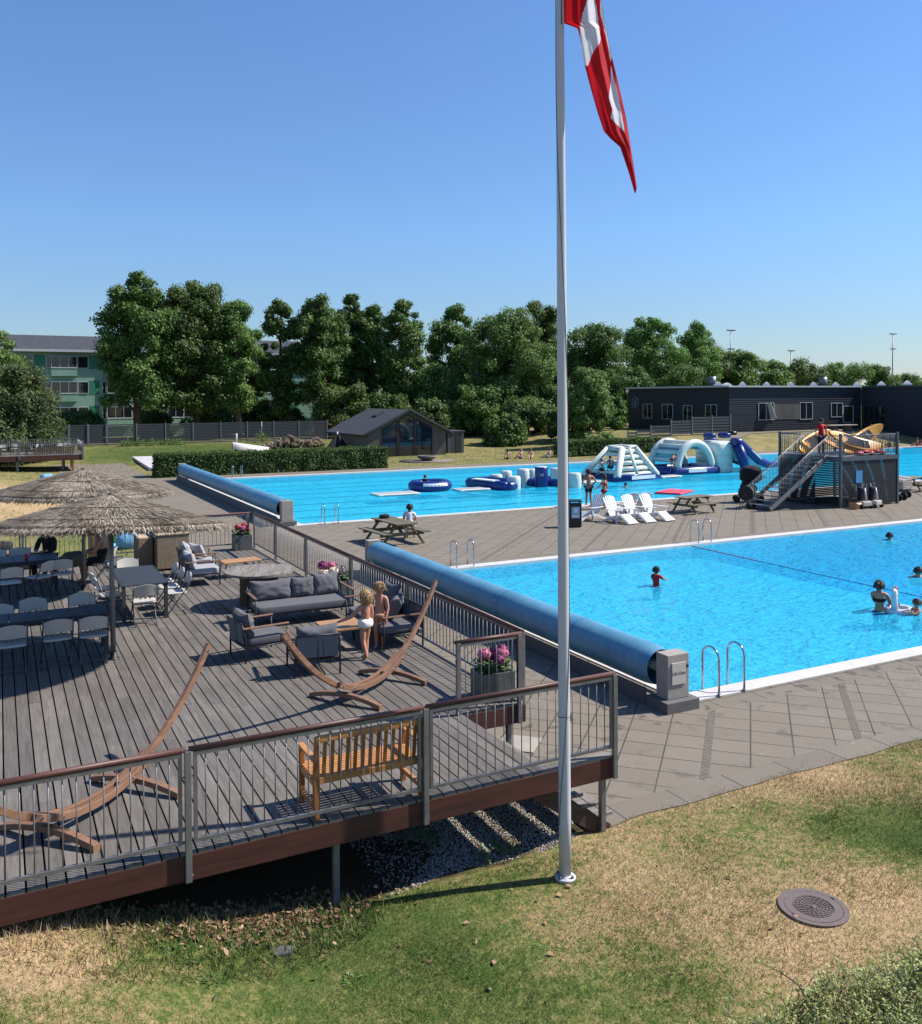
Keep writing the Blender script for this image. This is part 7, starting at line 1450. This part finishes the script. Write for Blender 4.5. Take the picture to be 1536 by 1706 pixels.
# fire bowl on its round pad
p = PY(711,766,68.6); m = MB(); m.lathe([(2.3,0),(2.3,.06),(0,.06)], (p.x,68.6,H(p.x,68.6)), 40); o = m.build('round_pad', M['tile_s'], None); tag(o, 'round paved pad in the grass in front of the hut', 'pad')
t = thing('fire_bowl', 'low dark fire bowl on the round pad in front of the hut', 'fire bowl', (p.x,68.6,H(p.x,68.6)+.06)); m = MB(); m.lathe([(.3,0),(.75,.22),(.8,.42),(.72,.42),(.6,.25),(0,.2)], n=24); m.build('bowl', M['iron'], t); m = MB(); m.lathe([(.35,0),(.3,.1)], n=12); m.build('foot', M['black_metal'], t)
# woodpile, upturned boat, posts, folded parasol
M['fire_wood'] = plain('split_firewood', srgb(164,142,118), .9, .45, .9)
rng = random.Random(9); x0, x1 = PY(440,745,88).x, PY(540,745,88).x; m = MB(); wp = thing('woodpile', 'heap of split firewood behind the long hedge', 'woodpile', ((x0+x1)/2,88,H(26,88)))
lm = MB()
for i in range(260): x = rng.uniform(x0,x1)-(x0+x1)/2; hmax = 1.15*(1-.5*abs(math.sin(x*.9+.6)))*min(1,(1-abs(x)/((x1-x0)/2))*3+.2); z = rng.uniform(0,1)*hmax; a = rng.uniform(-.8,.8); lm.tube([(x-.22*math.sin(a),rng.uniform(-1,.2)-.2,z),(x+.22*math.sin(a),rng.uniform(-.2,.5)+.2,z+rng.uniform(-.1,.1))], rng.uniform(.06,.13), 6)
o = lm.build('log', M['fire_wood'], wp); o['kind'] = 'stuff'
p = PY(418,752,72.0); t = thing('upturned_boat', 'white upturned boat hull behind the long hedge', 'boat', (p.x,72,H(p.x,72)), .1); m = MB(); m.grid(lambda u, v: (-1.5+3*v, .5*math.cos(u*PI)*math.sin(max(.02,v)*PI)**.5, .05+(1.75+.1*math.sin(u*PI))*1.0*(.75+.25*math.sin(u*PI))*(1 if True else 0)-.5*v), 12, 16); m.build('hull', M['coping'], t); m = MB(); m.bx(-1.2,1.2,-.4,.4,0,.9); m.build('trestle', M['dark_wood'], t)
p = PY(393,722,72.0); t = thing('white_post', 'thin white topped dark post behind the long hedge', 'post', (p.x,72,H(p.x,72))); m = MB(); m.tube([(0,0,0),(.02,0,p.z-H(p.x,72)-1.0)], .1, 8); m.build('sleeve', M['black_plastic'], t); m = MB(); m.tube([(.02,0,p.z-H(p.x,72)-1.0),(.05,0,p.z-H(p.x,72))], .07, 8); m.build('tip', M['trim_white'], t)
a, b = PY(421,732,76), PY(444,751,76); m = MB(); m.tube([a-Vector((b.x,76,b.z)), (0,0,0),(.9,0,-1.2)], .045, 6); o = m.build('leaning_pole', M['galv'], None, loc=(b.x,76,b.z)); tag(o, 'thin pole leaning behind the long hedge, left of the woodpile', 'pole')
p = PY(562,719,80); t = thing('folded_parasol', 'closed black parasol on a white pole at the left wall of the hut', 'parasol', (p.x,80,H(p.x,80))); h_ = p.z-H(p.x,80); m = MB(); m.tube([(0,0,0),(0,0,h_)], .07, 10); m.build('pole', M['trim_white'], t); m = MB()
def fold(u, v): a = u*2*PI; r = (.15+1.15*v)*(1+.35*math.sin(a*4)); return (r*math.cos(a), r*.6*math.sin(a), h_-.25-1.9*v)
m.grid(fold, 40, 6); m.build('canopy', M['cloth_black'], t)
p = PY(436,735,94); m = MB(); m.tube([(0,0,0),(0,0,PY(436,702,94).z-H(p.x,94))], .05, 8); o = m.build('thin_post', M['galv'], None, loc=(p.x,94,H(p.x,94))); tag(o, 'thin grey post standing in front of the slat fence', 'post')
# ------------------------------------------------------------------ light, sky, camera
SUN_EL = R_(47); sd = Vector((.965, -.26, 0)).normalized()
sun = bpy.data.lights.new('sun', 'SUN'); sun.energy = 4.9; sun.angle = R_(.53); sun.color = (1, .955, .89)
so = bpy.data.objects.new('sun', sun); COL.objects.link(so)
dirv = Vector((sd.x*math.cos(SUN_EL), sd.y*math.cos(SUN_EL), math.sin(SUN_EL))); so.rotation_euler = dirv.to_track_quat('Z', 'Y').to_euler(); so.location = dirv*60
w = bpy.data.worlds.new('World'); scene.world = w; w.use_nodes = True; nt = w.node_tree; bg = nt.nodes['Background']
sky = nt.nodes.new('ShaderNodeTexSky'); sky.sky_type = 'NISHITA'; sky.sun_disc = False; sky.sun_elevation = SUN_EL; sky.sun_rotation = math.atan2(sd.x, sd.y); sky.air_density = 1.0; sky.dust_density = .15; sky.ozone_density = 4.0; sky.altitude = 20
tc = nt.nodes.new('ShaderNodeTexCoord'); sz = nt.nodes.new('ShaderNodeSeparateXYZ'); nt.links.new(tc.outputs['Generated'], sz.inputs[0])
rp = nt.nodes.new('ShaderNodeValToRGB'); nt.links.new(sz.outputs[2], rp.inputs[0]); e = rp.color_ramp.elements      # clear dry summer air: the horizon band is less white than the model's
e[0].position = 0; e[0].color = (.43,.45,.54,1); e[1].position = 1; e[1].color = (.62,.76,.98,1)
for p_, c_ in ((.06,(.48,.53,.60,1)),(.18,(.57,.69,.81,1)),(.4,(.61,.74,.905,1))): q_ = e.new(p_); q_.color = c_
mu = nt.nodes.new('ShaderNodeMix'); mu.data_type = 'RGBA'; mu.blend_type = 'MULTIPLY'; mu.inputs[0].default_value = 1; nt.links.new(sky.outputs[0], mu.inputs[6]); nt.links.new(rp.outputs[0], mu.inputs[7]); nt.links.new(mu.outputs[2], bg.inputs[0]); bg.inputs[1].default_value = .13
cam = bpy.data.cameras.new('camera'); co = bpy.data.objects.new('camera', cam); COL.objects.link(co)
cam.sensor_fit = 'HORIZONTAL'; cam.sensor_width = 36; cam.lens = FPX/1536*36; cam.shift_y = -(853-682)/1536; cam.clip_end = 6000; cam.clip_start = .05
co.matrix_world = Matrix((( RT.x, UP.x, -FW.x, CAM.x), (RT.y, UP.y, -FW.y, CAM.y), (RT.z, UP.z, -FW.z, CAM.z), (0,0,0,1)))
scene.camera = co
scene.view_settings.view_transform = 'Standard'; scene.view_settings.look = 'None'; scene.view_settings.exposure = .57; scene.view_settings.gamma = 1
scene.render.engine = 'CYCLES'; cy = scene.cycles; cy.max_bounces = 8; cy.transparent_max_bounces = 12; cy.diffuse_bounces = 3; cy.glossy_bounces = 3; cy.caustics_reflective = False; cy.caustics_refractive = False; cy.sample_clamp_indirect = 6; cy.use_denoising = True
